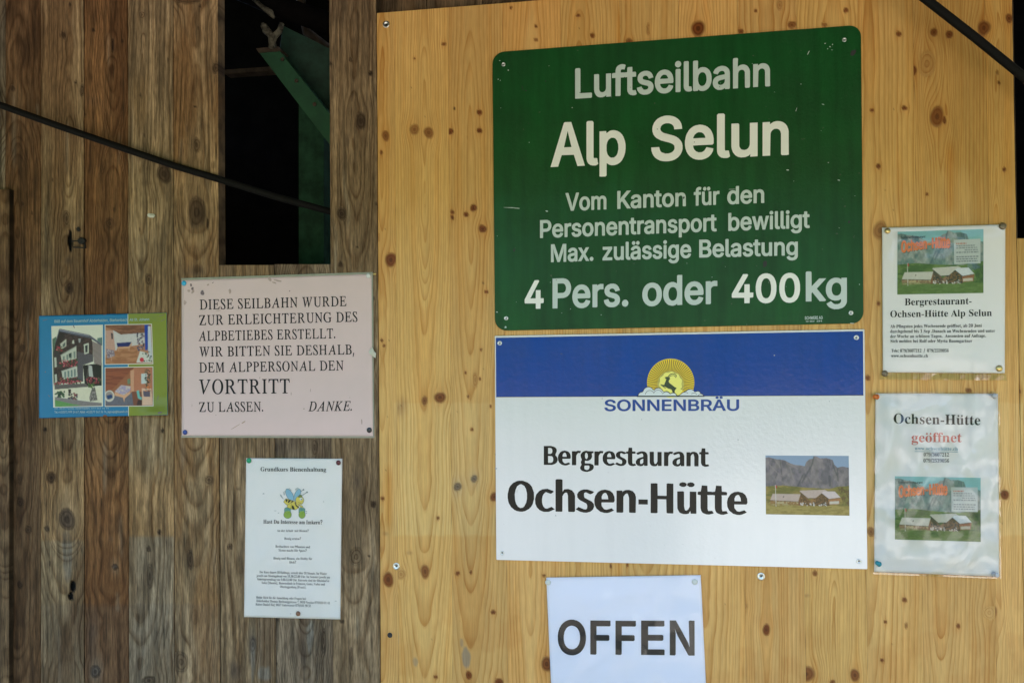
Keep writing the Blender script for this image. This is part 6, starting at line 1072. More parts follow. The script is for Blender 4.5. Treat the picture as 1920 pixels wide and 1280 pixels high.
# ---- a small painter for printed pictures (colours end up on the mesh points)
class Art:
    def __init__(s, w, h, nx, ny, bg):
        s.X, s.Y = np.meshgrid(np.linspace(0, w, nx), np.linspace(0, h, ny)); s.a = np.broadcast_to(lin(bg)*1.0, s.X.shape+(3,)).copy(); s.w = w; s.h = h; s.nx = nx; s.ny = ny
        s.px = w/nx
    def mask(s, pts):
        n = len(pts); out = np.zeros(s.X.shape); h = s.px*.3
        xs_ = [p[0] for p in pts]; ys_ = [p[1] for p in pts]; dy_ = s.Y[1, 0]-s.Y[0, 0]
        j0 = max(0, int(min(ys_)/dy_)-1); j1 = max(j0+1, min(s.ny, int(max(ys_)/dy_)+3)); i0 = min(s.nx-1, max(0, int(min(xs_)/s.px)-2)); i1 = max(i0+1, min(s.nx, int(max(xs_)/s.px)+3))
        for ox, oy in ((-h, -h*.5), (h*.5, -h), (h, h*.5), (-h*.5, h)):
            x = s.X[j0:j1, i0:i1]+ox; y = s.Y[j0:j1, i0:i1]+oy; r = np.zeros(x.shape, bool)
            for i in range(n):
                x1, y1 = pts[i]; x2, y2 = pts[i-1]
                if y1 == y2: continue
                r ^= ((y1 > y) != (y2 > y)) & (x < (x2-x1)*(y-y1)/(y2-y1)+x1)
            out[j0:j1, i0:i1] += r*.25
        return out
    def poly(s, pts, c, var=0, sc=6, seed=1, c2=None, sx=1, sy=1, al=1.0):
        m = s.mask(pts)[..., None]*al; s._put(m, c, var, sc, seed, c2, sx, sy)
    def _put(s, m, c, var, sc, seed, c2, sx, sy):
        col = np.broadcast_to(lin(c), s.a.shape)
        if var or c2 is not None:
            n = fbm(s.X/(sc*sx), s.Y/(sc*sy), seed, 4)
            if c2 is not None:
                k = smooth(.38, .62, n)[..., None]; col = col*(1-k)+lin(c2)*k
            if var: col = col*(1+var*2*(fbm(s.X/(sc*sx*.5), s.Y/(sc*sy*.5), seed+50, 3)-.5))[..., None]
        s.a = s.a*(1-m)+col*m
    def ell(s, cx, cy, rx, ry, c, **k):
        s.poly([(cx+rx*math.cos(t*math.pi/12), cy+ry*math.sin(t*math.pi/12)) for t in range(24)], c, **k)
    def line(s, x0, y0, x1, y1, w, c, **k):
        L = math.hypot(x1-x0, y1-y0); nx, ny = -(y1-y0)/L*w/2, (x1-x0)/L*w/2
        s.poly([(x0+nx, y0+ny), (x1+nx, y1+ny), (x1-nx, y1-ny), (x0-nx, y0-ny)], c, **k)
    def spots(s, box, n, r, cols, seed):
        q = np.random.default_rng(seed)
        for i in range(n): s.ell(q.uniform(box[0], box[2]), q.uniform(box[1], box[3]), r*q.uniform(.6, 1.3), r*q.uniform(.5, 1.2), cols[i % len(cols)])
    def out(s, gain=1.0): return np.clip(s.a*gain, .004, .9).reshape(-1, 3)
def picture(art, q, depth, off, parent, name='picture', gain=1.0, label=None):
    o = region(name, q, depth, off, M['picture'], parent, art.nx, art.ny, art.out(gain))
    if label: o['label'] = label
    return o

# hut and mountain picture. coordinates: 1450 x 1010
def hut_picture(warm, nx, ny):
    if warm:
        a = Art(1440, 1010, nx, ny, (142, 160, 182))
        rock, rock2, rockd = (122, 114, 118), (150, 138, 134), (78, 80, 80); grass, grass2 = (150, 132, 72), (118, 112, 58)
        roof, roof2, wood_, woodd = (190, 168, 155), (208, 190, 185), (150, 112, 70), (95, 75, 48)
    else:
        a = Art(1440, 1010, nx, ny, (142, 190, 190))
        rock, rock2, rockd = (116, 140, 134), (178, 180, 170), (66, 92, 96); grass, grass2 = (104, 128, 68), (74, 104, 50)
        roof, roof2, wood_, woodd = (200, 196, 184), (212, 214, 214), (142, 112, 84), (56, 60, 52)
    ridge = [(0, 560), (0, 40), (60, 30), (170, 60), (330, 80), (420, 130), (520, 160), (600, 165), (680, 180), (700, 110), (760, 60), (820, 50), (850, 5), (900, 20), (940, 45), (1060, 40), (1160, 70), (1190, 150), (1240, 200), (1330, 180), (1440, 200), (1440, 560)]
    a.poly(ridge, rock, .30, 120, 3, rock2, sx=.9, sy=1.1)
    a.poly(ridge, rockd, .2, 70, 13, rock, sx=.7, sy=1.3, al=.38)
    for (x0, y0, x1, y1, w, c) in [(840, 10, 800, 160, 26, rockd), (800, 160, 620, 470, 30, rockd), (1110, 60, 1120, 160, 20, rockd), (1160, 150, 1230, 330, 24, rockd), (1240, 220, 1250, 430, 26, rockd), (150, 60, 270, 220, 18, rock2), (360, 120, 560, 230, 22, rock2), (820, 170, 790, 300, 22, rock2), (170, 390, 210, 270, 22, rockd), (1100, 330, 1110, 520, 40, rockd), (640, 330, 560, 520, 26, rockd), (60, 150, 240, 330, 16, rock2), (250, 60, 280, 330, 18, rockd), (420, 180, 480, 420, 14, rock2)]:
        a.line(x0, y0, x1, y1, w, c, al=.55)
    a.poly([(0, 530), (300, 510), (700, 545), (1100, 560), (1250, 520), (1440, 510), (1440, 1010), (0, 1010)], grass, .25, 60, 21, grass2, sx=2.2, sy=.6)
    a.poly([(1240, 540), (1440, 500), (1440, 1010), (1180, 1010), (1330, 800)], grass2, .35, 40, 22, woodd if warm else (52, 78, 42), al=.8)
    a.poly([(0, 800), (900, 830), (1440, 850), (1440, 1010), (0, 1010)], grass, .16, 50, 23, (165, 146, 84) if warm else (92, 118, 58), sx=2, sy=.5)
    a.line(30, 815, 90, 765, 8, woodd)
    a.poly([(70, 770), (570, 785), (560, 850), (80, 855)], wood_, .25, 30, 31, (176, 160, 120))
    a.poly([(560, 790), (600, 655), (700, 740), (720, 850), (560, 850)], (130, 92, 62), .25, 30, 35)
    a.poly([(75, 768), (120, 655), (600, 655), (560, 785)], roof, .08, 60, 32)
    a.line(75, 770, 560, 787, 9, woodd)
    a.poly([(600, 640), (760, 760), (990, 640), (1100, 740), (1100, 850), (600, 850)], wood_, .3, 26, 33, woodd)
    a.poly([(600, 620), (720, 745), (700, 790), (600, 700)], woodd, al=.8)
    a.poly([(580, 615), (600, 595), (1020, 575), (1080, 610), (960, 640), (860, 720), (720, 725)], roof, .08, 50, 34)
    a.line(585, 615, 725, 728, 10, woodd); a.line(725, 728, 860, 722, 7, woodd)
    a.poly([(860, 720), (960, 640), (1090, 730), (1100, 845), (860, 845)], (120, 92, 60), .4, 22, 36, woodd)
    a.poly([(1075, 725), (1290, 715), (1270, 820), (1090, 830)], (165, 118, 78) if warm else (150, 100, 68), .2, 24, 37)
    a.poly([(1100, 775), (1260, 765), (1262, 812), (1100, 820)], (200, 190, 172), .1, 20, 38)
    a.poly([(960, 635), (1000, 605), (1190, 605), (1290, 705), (1090, 735)], roof2, .06, 50, 39)
    a.line(962, 638, 1090, 738, 10, woodd); a.line(1090, 737, 1285, 708, 8, woodd)
    a.poly([(300, 700), (320, 690), (312, 716), (296, 720)], (90, 84, 78))
    a.spots((600, 800, 1060, 850), 46, 11, [(214, 206, 196), (120, 90, 70), (190, 180, 170), (70, 66, 58), (205, 200, 196)], 4)
    a.line(168, 505, 176, 870, 10, (205, 200, 190)); a.poly([(172, 510), (190, 515), (196, 560), (172, 556)], (190, 70, 60))
    a.poly([(70, 820), (540, 835), (540, 862), (70, 850)], grass, al=.5)
    return a

# -- picture on the restaurant sign
picture(hut_picture(True, 170, 118), [(1435.2, 853.3), (1591.4, 854.2), (1592.9, 966.2), (1436, 963.6)], SD, .00012, ws, gain=.88, label='printed picture of alpine huts below a rocky ridge')

# -- pink notice
def tackpins(lst): pass
pk = empty('pink_notice', wp(520, 818, 0), 'pink laminated notice in German capitals ending in VORTRITT and DANKE', 'notice')
qp = [(340.4, 524.5), (697.6, 512.6), (700, 818.3), (340.8, 817.4)]
dpk, _, _ = make_sheet(qp, .0032, .0010, 31, name='sheet', mat=M['pink'], parent=pk, th=.0006)
M['edge_film'] = painted('yellowed_film_edge', (.26, .25, .20), .25, .5, coat=.5, dirt=.25, scale=60)
region('film_edge', [(339.4, 521.5), (698.5, 509.8), (698.5, 513.6), (340.4, 525.6)], lambda x, y: dpk(np.clip(x, 341, 697), np.clip(y, 514, 816)), .0002, M['edge_film'], pk, 30, 3)
region('film_edge', [(340, 816.4), (700.6, 817.2), (700.8, 821), (340, 820.2)], lambda x, y: dpk(np.clip(x, 341, 697), np.clip(y, 514, 816)), .0002, M['edge_film'], pk, 30, 3)
region('film_edge', [(696.6, 512), (699.4, 512), (702.2, 820), (699.4, 820)], lambda x, y: dpk(np.clip(x, 341, 697), np.clip(y, 514, 816)), .00025, M['edge_film'], pk, 3, 30)
PKL = [('DIESE SEILBAHN WURDE', 374.3, 580.3, 649.5, 573.6, 18.4), ('ZUR ERLEICHTERUNG DES', 373.4, 609.4, 670.3, 602.8, 18.4), ('ALPBETIEBES ERSTELLT.', 372.2, 639, 628.7, 634, 18.2),
       ('WIR BITTEN SIE DESHALB,', 373.4, 668.4, 664.3, 664, 18.2), ('DEM ALPPERSONAL DEN', 373.4, 697.9, 644, 693.9, 18.2), ('ZU LASSEN.', 373.4, 771.8, 493.6, 771, 18)]
lettering([('caps', *L) for L in PKL], M['ink'], pk, lambda x, y: dpk(x, y)+.0004)
lettering([('caps', 'VORTRITT', 372.8, 738.3, 543.2, 737, 26.8)], M['ink'], pk, lambda x, y: dpk(x, y)+.0004)
lettering([('caps', 'DANKE.', 577.6, 770.6, 659.4, 769.6, 18, .24)], M['ink'], pk, lambda x, y: dpk(x, y)+.0004, label='slanted word DANKE')
M['mould'] = painted('mould_stain', (.16, .11, .12), .5, dirt=.3, scale=200)
M['mould2'] = painted('faint_brown_stain', (.42, .31, .27), .5, dirt=.3, scale=200)
M['gravel_mark'] = painted('tan_scuff', (.36, .25, .17), .5, dirt=.3, scale=200)
sf = lambda x, y: dpk(np.clip(x, 341, 697), y)+.00022
flecks([(379.5, 549, 3.6, 5.2, .2), (358, 534, 2, 4, .3), (361, 541, 2.4, 3, 0), (543, 545.5, 1.3, 1.3, 0), (399, 530, 2.4, .8, -.6)], M['mould'], pk, sf, 'mould_stain')
flecks([(362, 546, 3, 5, .4), (431, 546, 3, 5, 0), (390, 534, 1.6, 3, .8), (354, 545, 3, 3, 0), (347, 567, 3, 5, 0), (506, 523, 3, 5, -.6), (514, 530, 5, 1.6, .3), (546, 738, 1, 4, 0), (582, 732, .8, 4, 0), (678, 790, 1.4, 6, 0), (570, 766, 1.4, 1.4, 0), (405, 778, 1.2, 1, 0), (656, 745, 1.2, 1, 0), (360, 760, .8, 3, 0), (487, 708, .8, 2.5, .3), (410, 582, 5, 1, 0), (520, 526, 8, 2, .2)], M['mould2'], pk, sf, 'faint_stain')
flecks([(457, 791, 4.5, 1.2, -.5), (441, 800, 13, .6, -.55)], M['gravel_mark'], pk, sf, 'scuff_mark')

# -- farm flyer (blue and green)
fl = empty('farm_flyer', wp(195, 784, 0), 'small blue and green flyer with one house photo and two room photos', 'flyer')
qf = [(73, 592.3), (312.5, 586.2), (314.4, 777.7), (73, 783.6)]
def fcurl(u, v): return .010*smooth(.80, 1.05, v)*smooth(.55, 1.0, u)**1.0*.9+.004*smooth(.9, 1, v)*np.sin(u*9)**2
dfl, _, uvf = make_sheet(qf, .003, .0016, 47, curl=fcurl, name='sheet', mat=M['flyer_blue'], parent=fl)
fo = lambda k: (lambda x, y: dfl(x, y)+k)
region('green_print', [(240, 588.4), (312.2, 586.6), (314, 777.2), (241.2, 779.4)], fo(.00015), 0, M['flyer_green'], fl, 30, 60)
region('white_line', [(239.2, 588.3), (240.4, 588.3), (241.6, 779.8), (240.4, 779.8)], fo(.0003), 0, M['flyer_white'], fl, 2, 60)
fr = dict(a=[(96.2, 611.2), (193, 608.7), (193.4, 761.8), (100, 763.6)], b=[(196.3, 608.2), (284.9, 606.9), (287.4, 682.5), (196.3, 683.7)], c=[(196.3, 688.3), (287.4, 686.6), (287.8, 761.3), (196.3, 762.2)])
def inset(q, k):
    q = [np.array(p) for p in q]; c = sum(q)/4; return [tuple(p+np.sign(c-p)*k) for p in q]
for q in fr.values(): region('white_border', q, fo(.0003), 0, M['flyer_white'], fl, 36, 40)
# house photo; coordinates = flyer zoom (6.1 px per photo px), origin (160,180)
A = Art(580, 930, 92, 146, (214, 214, 190))
T = lambda L: [(x-168, y-185) for x, y in L]
A.poly(T([(160, 330), (215, 300), (215, 700), (160, 900)]), (84, 108, 88), .3, 20, 2); A.poly(T([(690, 330), (760, 320), (760, 420), (690, 400)]), (96, 122, 112))
A.poly(T([(200, 390), (255, 240), (620, 320), (640, 400), (640, 600), (520, 640), (520, 830), (180, 850), (175, 500)]), (74, 56, 52), .3, 18, 3, (52, 40, 40))
A.poly(T([(455, 480), (640, 520), (640, 600), (520, 640), (520, 830), (455, 800)]), (84, 80, 84), .2, 16, 5)
A.poly(T([(180, 470), (245, 470), (250, 660), (180, 640)]), (62, 54, 56), .3, 16, 6)
A.poly(T([(520, 640), (740, 620), (740, 880), (540, 890)]), (36, 34, 32), .3, 20, 7)
A.poly(T([(630, 360), (740, 415), (740, 650), (650, 620)]), (150, 136, 128))
for i in range(8): A.line(*T([(640+i*13, 370+i*6)])[0], *T([(655+i*12, 620+i*4)])[0], 3.5, (96, 86, 82))
A.poly(T([(195, 395), (245, 225), (255, 210), (600, 290), (740, 395), (740, 420), (610, 330), (480, 300), (260, 245)]), (88, 88, 100), .15, 12, 8)
A.line(*T([(255, 225)])[0], *T([(600, 300)])[0], 6, (168, 170, 176)); A.line(*T([(615, 310)])[0], *T([(740, 400)])[0], 5, (120, 120, 128))
A.poly(T([(200, 395), (250, 245), (330, 262), (300, 290), (230, 400)]), (48, 38, 36))
A.poly(T([(260, 385), (330, 330), (328, 415), (268, 450)]), (186, 184, 164)); A.poly(T([(285, 395), (318, 365), (316, 410), (290, 430)]), (88, 100, 92))
A.poly(T([(400, 355), (420, 345), (422, 385), (398, 388)]), (196, 194, 176)); A.poly(T([(470, 330), (500, 330), (490, 380), (475, 375)]), (150, 150, 148))
A.poly(T([(532, 400), (590, 382), (590, 500), (538, 515)]), (196, 198, 178)); A.poly(T([(548, 415), (578, 405), (576, 488), (550, 498)]), (40, 46, 46))
A.poly(T([(262, 520), (445, 420), (445, 560), (275, 605)]), (186, 188, 168), .12, 12, 9)
for i in range(4): A.poly(T([(285+i*42, 535-i*17), (308+i*42, 524-i*17), (308+i*42, 575-i*8), (287+i*42, 588-i*9)]), (120, 134, 122), .3, 8, 10+i)
A.line(*T([(255, 520)])[0], *T([(448, 415)])[0], 8, (140, 142, 130)); A.poly(T([(355, 505), (385, 490), (385, 540), (360, 555)]), (44, 60, 60))
A.poly(T([(268, 700), (450, 650), (455, 770), (280, 800)]), (190, 192, 174), .1, 12, 14)
for i in range(4): A.poly(T([(298+i*38, 712-i*9), (320+i*38, 705-i*9), (322+i*38, 775-i*4), (300+i*38, 785-i*4)]), (112, 130, 122), .3, 8, 20+i)
A.line(*T([(262, 705)])[0], *T([(455, 645)])[0], 8, (150, 152, 140))
A.poly(T([(185, 545), (210, 540), (212, 650), (188, 660)]), (180, 184, 168)); A.poly(T([(185, 740), (210, 735), (212, 830), (188, 840)]), (180, 184, 168))
for (bx, n, sd) in [((245-168, 575-185, 455-168, 650-185), 90, 31), ((240-168, 780-185, 490-168, 855-185), 110, 32), ((215-168, 420-185, 290-168, 480-185), 26, 33), ((185-168, 830-185, 245-168, 870-185), 26, 34), ((560-168, 780-185, 730-168, 860-185), 60, 35)]:
    A.spots(bx, n, 9, [(150, 48, 66), (62, 84, 52), (120, 42, 52), (186, 96, 104), (50, 66, 44)], sd)
A.poly(T([(580, 640), (625, 650), (640, 780), (590, 770)]), (176, 178, 168)); A.line(*T([(590, 640)])[0], *T([(560, 800)])[0], 8, (96, 90, 86))
A.poly(T([(180, 860), (540, 850), (600, 890), (180, 915)]), (98, 92, 88), .2, 20, 41)
A.poly(T([(180, 915), (740, 885), (740, 1080), (400, 1020), (180, 985)]), (212, 208, 180), .08, 60, 42)
A.poly(T([(340, 915), (375, 915), (372, 970), (345, 960)]), (46, 40, 40)); A.spots((185-168, 940-185, 295-168, 1005-185), 34, 13, [(52, 78, 60), (40, 52, 52), (66, 98, 62)], 43)
A.spots((340-168, 960-185, 445-168, 1040-185), 36, 11, [(120, 60, 60), (60, 70, 60), (96, 70, 66), (60, 62, 84)], 44)
A.poly(T([(590, 1020), (625, 900), (660, 900), (690, 1050), (600, 1060)]), (140, 134, 128), .5, 14, 45, (92, 90, 86)); A.spots((585-168, 860-185, 650-168, 900-185), 16, 10, [(100, 128, 70), (66, 92, 50)], 46)
A.poly(T([(180, 1000), (400, 1035), (600, 1065), (740, 1080), (740, 1120), (180, 1120)]), (128, 122, 120), .15, 30, 47)
A.poly(T([(180, 1035), (400, 1090), (500, 1105), (180, 1120)]), (96, 146, 82), .15, 24, 48)
picture(A, inset(fr['a'], 1.3), fo(.0005), 0, fl, gain=.86, label='printed photo of a dark shingled house with flower boxes')
# bedroom photo
A = Art(540, 440, 88, 72, (170, 120, 88)); T = lambda L: [(x-780, y-182) for x, y in L]
A.poly(T([(780, 180), (1310, 180), (1310, 300), (980, 300), (870, 240), (780, 200)]), (142, 96, 70), .15, 14, 3, (112, 72, 52), sx=6, sy=.5)
A.poly(T([(870, 240), (960, 290), (1240, 275), (1240, 400), (1090, 420), (930, 420), (900, 480), (860, 480)]), (196, 192, 184), .05, 60, 4)
A.poly(T([(780, 240), (870, 240), (900, 500), (860, 560), (780, 540)]), (190, 150, 130), .1, 20, 5); A.poly(T([(845, 270), (868, 275), (868, 340), (850, 340)]), (70, 60, 66))
A.poly(T([(780, 520), (900, 470), (1090, 430), (1150, 470), (1140, 615), (780, 615)]), (176, 124, 86), .12, 40, 6, (156, 104, 70), sx=2, sy=.6)
A.poly(T([(910, 385), (1085, 375), (1055, 425), (920, 432)]), (34, 42, 96), .15, 20, 7); A.poly(T([(920, 432), (1055, 425), (1085, 385), (1090, 400), (1060, 445), (925, 450)]), (200, 156, 120)); A.line(*T([(930, 440)])[0], *T([(932, 480)])[0], 6, (190, 150, 118)); A.line(*T([(1052, 440)])[0], *T([(1052, 475)])[0], 6, (190, 150, 118))
A.poly(T([(790, 450), (880, 470), (890, 530), (800, 560)]), (176, 160, 160), .3, 12, 8, (120, 106, 116)); A.line(*T([(850, 540)])[0], *T([(850, 590)])[0], 6, (196, 150, 130))
A.poly(T([(1240, 182), (1290, 182), (1270, 470), (1240, 470)]), (24, 62, 150), .1, 20, 9); A.poly(T([(1280, 200), (1312, 200), (1318, 600), (1290, 560), (1272, 470)]), (190, 196, 200)); A.poly(T([(1135, 610), (1180, 480), (1260, 500), (1318, 612)]), (206, 204, 190), .06, 20, 10)
A.spots((1150-780, 280-182, 1230-780, 470-182), 50, 10, [(66, 70, 96), (150, 140, 150), (44, 46, 66), (110, 84, 84)], 11); A.spots((1200-780, 480-182, 1318-780, 600-182), 30, 9, [(72, 96, 60), (40, 56, 44), (190, 190, 176)], 12); A.ell(1198-780, 578-182, 24, 26, (190, 44, 62)); A.line(*T([(1195, 180)])[0], *T([(1195, 320)])[0], 3, (60, 50, 50))
picture(A, inset(fr['b'], 1.3), fo(.0005), 0, fl, gain=.86, label='printed photo of a bedroom with a blue bed')
# attic photo
A = Art(540, 440, 88, 72, (150, 92, 62)); T = lambda L: [(x-780, y-665) for x, y in L]
A.poly(T([(780, 665), (1110, 665), (860, 910), (780, 930)]), (146, 82, 56), .12, 30, 3, (122, 66, 46), sx=5, sy=.4)
A.poly(T([(1110, 665), (1318, 665), (1318, 940), (1000, 940), (960, 860), (1060, 740)]), (178, 116, 86), .12, 20, 4, sx=.4, sy=4)
A.poly(T([(860, 910), (1060, 740), (1075, 900), (960, 870), (900, 930)]), (150, 96, 66)); A.poly(T([(1065, 700), (1108, 690), (1105, 950), (1072, 950)]), (200, 150, 116), .06, 20, 5)
A.poly(T([(1030, 800), (1065, 790), (1065, 850), (1035, 860)]), (110, 128, 100), .3, 8, 6)
A.poly(T([(1190, 740), (1260, 735), (1250, 850), (1190, 855)]), (190, 200, 194), .08, 20, 7); A.spots((1235-780, 680-665, 1290-780, 900-665), 40, 9, [(66, 70, 50), (92, 92, 70), (48, 48, 40)], 8)
A.poly(T([(780, 1000), (900, 990), (1130, 940), (1130, 1100), (780, 1100)]), (104, 102, 112), .15, 30, 9); A.poly(T([(1080, 940), (1200, 950), (1200, 1100), (1100, 1100)]), (122, 74, 56))
A.poly(T([(885, 940), (960, 865), (1068, 880), (1065, 930), (990, 985)]), (196, 182, 170), .16, 16, 10, (160, 150, 176)); A.poly(T([(885, 945), (990, 985), (1065, 935), (1065, 965), (1000, 1020), (995, 1065), (980, 1010), (885, 985)]), (212, 164, 126))
A.ell(825-780, 990-665, 58, 66, (204, 198, 182)); A.ell(825-780, 985-665, 42, 48, (150, 140, 132)); A.poly(T([(795, 985), (850, 970), (865, 1010), (805, 1030)]), (34, 66, 110))
A.poly(T([(1135, 935), (1160, 925), (1175, 1000), (1198, 1010), (1190, 1040), (1150, 1020)]), (108, 176, 166)); A.poly(T([(1150, 1040), (1195, 1040), (1190, 1100), (1135, 1100)]), (40, 36, 40), al=.8)
A.poly(T([(1195, 905), (1305, 910), (1318, 1100), (1200, 1100)]), (216, 178, 150), .06, 20, 12); A.poly(T([(1210, 935), (1290, 940), (1290, 1005), (1215, 1000)]), (92, 84, 100)); A.spots((1235-780, 880-665, 1300-780, 940-665), 14, 9, [(140, 84, 60), (206, 120, 60), (170, 150, 130)], 13)
picture(A, inset(fr['c'], 1.3), fo(.0005), 0, fl, gain=.86, label='printed photo of an attic room with a bed')
lettering([('sans', 'B&B auf dem Bauernhof Abderhalden, Starkenbach', 102, 604.9, 239, 601.9, 5.2)], M['flyer_text'], fl, fo(.0003))
lettering([('sans', 'Alt St. Johann', 242.6, 601.6, 280, 600.6, 4.6), ], M['flyer_green'] if False else M['flyer_text'], fl, fo(.0004))
lettering([('sans', 'CH-8820 Familie Abderhalden, 079 562 36 74', 102, 766.9, 204, 766.2, 2.6), ('sans', 'Tel.+41(0)71 999 14 67, Natel +41(0)79 562 36 74, jagrueja@bluewin.ch', 102, 774.2, 239.4, 773.3, 4.2)], M['flyer_text'], fl, fo(.0003))
lettering([], M['ink'], fl, 0) if False else None
flecks([(197, 779.3, 4.5, 1.6, .05)], painted('rust_mark', (.16, .06, .03), .7), fl, lambda x, y: dfl(x, y)+.0005, 'rust_mark')
flecks([(84, 600, 6, .6, -.3), (303, 591, 6, .7, -.35), (197, 589.6, 4, .7, -.1), (138.5, 612, 1, 4, -.3), (300, 773, 5, 1.6, -.3), (134, 735, .8, 5, .2), (85, 697, 1.2, 1.2, 0), (92, 742, 3, .7, .9), (296, 745, .7, 5, .2), (306, 600, .6, 5, 1.1)], M['mould'], fl, lambda x, y: dfl(x, y)+.0005, 'crease_mark')

# -- beekeeping sheet
bs = empty('beekeeping_sheet', wp(550, 1160, 0), 'white laminated sheet with a cartoon bee and the heading Grundkurs Bienenhaltung', 'poster')
qb = [(461.6, 858.6), (641.6, 859.6), (638, 1160.5), (457.6, 1156)]
dbs, _, _ = make_sheet(qb, .0022, .0014, 61, name='sheet', mat=M['paper'], parent=bs)
bo = lambda x, y: dbs(x, y)+.0004
film_sheet([(459, 856), (644, 857), (641.5, 1164), (453.5, 1160)], lambda x, y: dbs(x, y), bs, .0012)
lettering([('serif', 'Grundkurs Bienenhaltung', 488.5, 882.9, 611.6, 883.7, 7.8)], M['ink'], bs, bo)
lettering([('serif', 'Hast Du Interesse am Imkern?', 493.8, 980.8, 604.4, 982.4, 7.3)], M['ink'], bs, bo)
small = [('An der Arbeit  mit Bienen?', 519.4, 996.3, 578.7, 996.6), ('Honig ernten?', 533, 1011.2, 564.3, 1011.4), ('Beobachten von Pflanzen und', 516.4, 1025.7, 581.4, 1026.9), ('Tieren macht Dir Spass?', 522, 1033.1, 575, 1033.7),
 ('Honig und Bienen, ein Hobby für', 512.7, 1048, 585.4, 1048.9), ('Dich?', 542.5, 1055.4, 555, 1055.6), ('Der Kurs dauert 18 Halbtage, verteilt über 18 Monate. Im Winter', 486.7, 1073.7, 612.8, 1076.9),
 ('jeweils am Montagabend von 19.30-22.00 Uhr. Im Sommer jeweils am', 480.8, 1080.4, 618.8, 1083.6), ('Samstagvormittag von 9.00-12.00 Uhr. Kursorte sind der Rheinhof in', 482.3, 1086.9, 617.3, 1090.3),
 ('Salez (Theorie), Bienenstände in Frümsen, Gams, Vaduz und', 490.7, 1093.7, 609.1, 1096.8), ('Obertoggenburg (Praxis).', 525, 1101.2, 574, 1102.6), ('Melde Dich für die Anmeldung oder Fragen bei:', 480, 1121.2, 574, 1123.8),
 ('Abderhalden Thomas Busbeneggstrasse 7, 9650 Nesslau 079/620 01 41', 480, 1127.5, 618.5, 1131.9), ('Kaiser Daniel Hof, 9657 Unterwasser 079/411 90 32', 479.3, 1134.1, 582.9, 1137.2)]
M['ink_soft'] = painted('thin_small_print', (.10, .105, .11), .5, dirt=.05)
lettering([('serif', *s, 4.3) for s in small], M['ink_soft'], bs, bo, label='small print paragraphs')
# bee drawing, coordinates of the 8x zoom with origin (460,840)
A = Art(460, 500, 100, 108, (222, 228, 226)); T = lambda L: [(x-500, y-570) for x, y in L]
blk = (34, 38, 30); yel = (226, 208, 96)
def outl(pts, c, w=9, **k):
    for i in range(len(pts)): A.line(*T([pts[i-1]])[0], *T([pts[i]])[0], w, blk)
    A.poly(T(pts), c, **k)
def E(cx, cy, rx, ry, rot=0, n=22): return [(cx+rx*math.cos(t)*math.cos(rot)-ry*math.sin(t)*math.sin(rot), cy+rx*math.cos(t)*math.sin(rot)+ry*math.sin(t)*math.cos(rot)) for t in [2*math.pi*k/n for k in range(n)]]
outl(E(665, 700, 45, 98, -.48), (140, 190, 212)); outl(E(780, 700, 40, 92, .38), (140, 190, 212))
for (x0, y0, x1, y1) in [(520, 690, 548, 740), (535, 700, 570, 762), (570, 650, 580, 700), (592, 640, 588, 700), (655, 600, 690, 630), (750, 610, 790, 590), (745, 625, 800, 600)]: A.line(*T([(x0, y0)])[0], *T([(x1, y1)])[0], 5, (90, 96, 100))
outl([(575, 800), (610, 755), (660, 770), (740, 795), (800, 850), (800, 890), (750, 920), (690, 910), (630, 850), (600, 830)], yel)
outl([(640, 840), (690, 820), (680, 900), (640, 920), (625, 890)], yel)
for pts in [[(605, 760), (640, 770), (615, 810), (605, 790)], [(650, 770), (690, 780), (650, 820), (635, 812)], [(700, 850), (720, 860), (745, 912), (715, 918), (695, 890)], [(750, 800), (770, 850), (805, 880), (790, 895), (755, 860), (738, 815)], [(700, 785), (730, 792), (700, 815), (680, 810)]]: A.poly(T(pts), blk)
outl([(805, 850), (850, 860), (885, 920), (870, 940), (845, 930), (830, 880)], yel, 8)
outl(E(815, 780, 60, 62), yel); outl([(795, 720), (820, 695), (850, 705), (850, 735), (800, 735)], (110, 130, 60), 7); A.ell(835-500, 760-570, 20, 22, (226, 232, 232)); A.ell(840-500, 764-570, 10, 8, (60, 110, 150)); outl(E(860, 780, 18, 12), yel, 6); A.line(*T([(790, 810)])[0], *T([(840, 825)])[0], 6, blk)
A.line(*T([(830, 650)])[0], *T([(868, 620)])[0], 6, blk); A.line(*T([(855, 705)])[0], *T([(920, 660)])[0], 6, blk); A.ell(872-500, 620-570, 11, 11, (110, 112, 112)); A.ell(926-500, 658-570, 11, 11, (110, 112, 112))
for (cx_, rx_) in [(634, 56), (850, 47)]:
    outl([(cx_-45, 900), (cx_-10, 885), (cx_+44, 905), (cx_+44, 960), (cx_-48, 960)], (104, 160, 150), 7); outl(E(cx_, 995, rx_, 55), (140, 176, 66), 8); A.line(*T([(cx_-30, 950)])[0], *T([(cx_+30, 940)])[0], 12, (150, 186, 96))
A.line(*T([(905, 940)])[0], *T([(925, 950)])[0], 6, blk); A.line(*T([(905, 975)])[0], *T([(925, 970)])[0], 6, blk)
def zq(x0, y0, x1, y1, s, ox, oy): return [(ox+x0/s, oy+y0/s), (ox+x1/s, oy+y0/s), (ox+x1/s, oy+y1/s), (ox+x0/s, oy+y1/s)]
bee_cols = A.out(.88)
bgm = np.all(np.abs(A.a-lin((222, 228, 226))) < 1e-3, -1).ravel()
q = zq(500, 570, 960, 1070, 8, 460, 840)
ob = region('bee_drawing', q, bo, 0, M['picture'], bs, A.nx, A.ny, bee_cols)
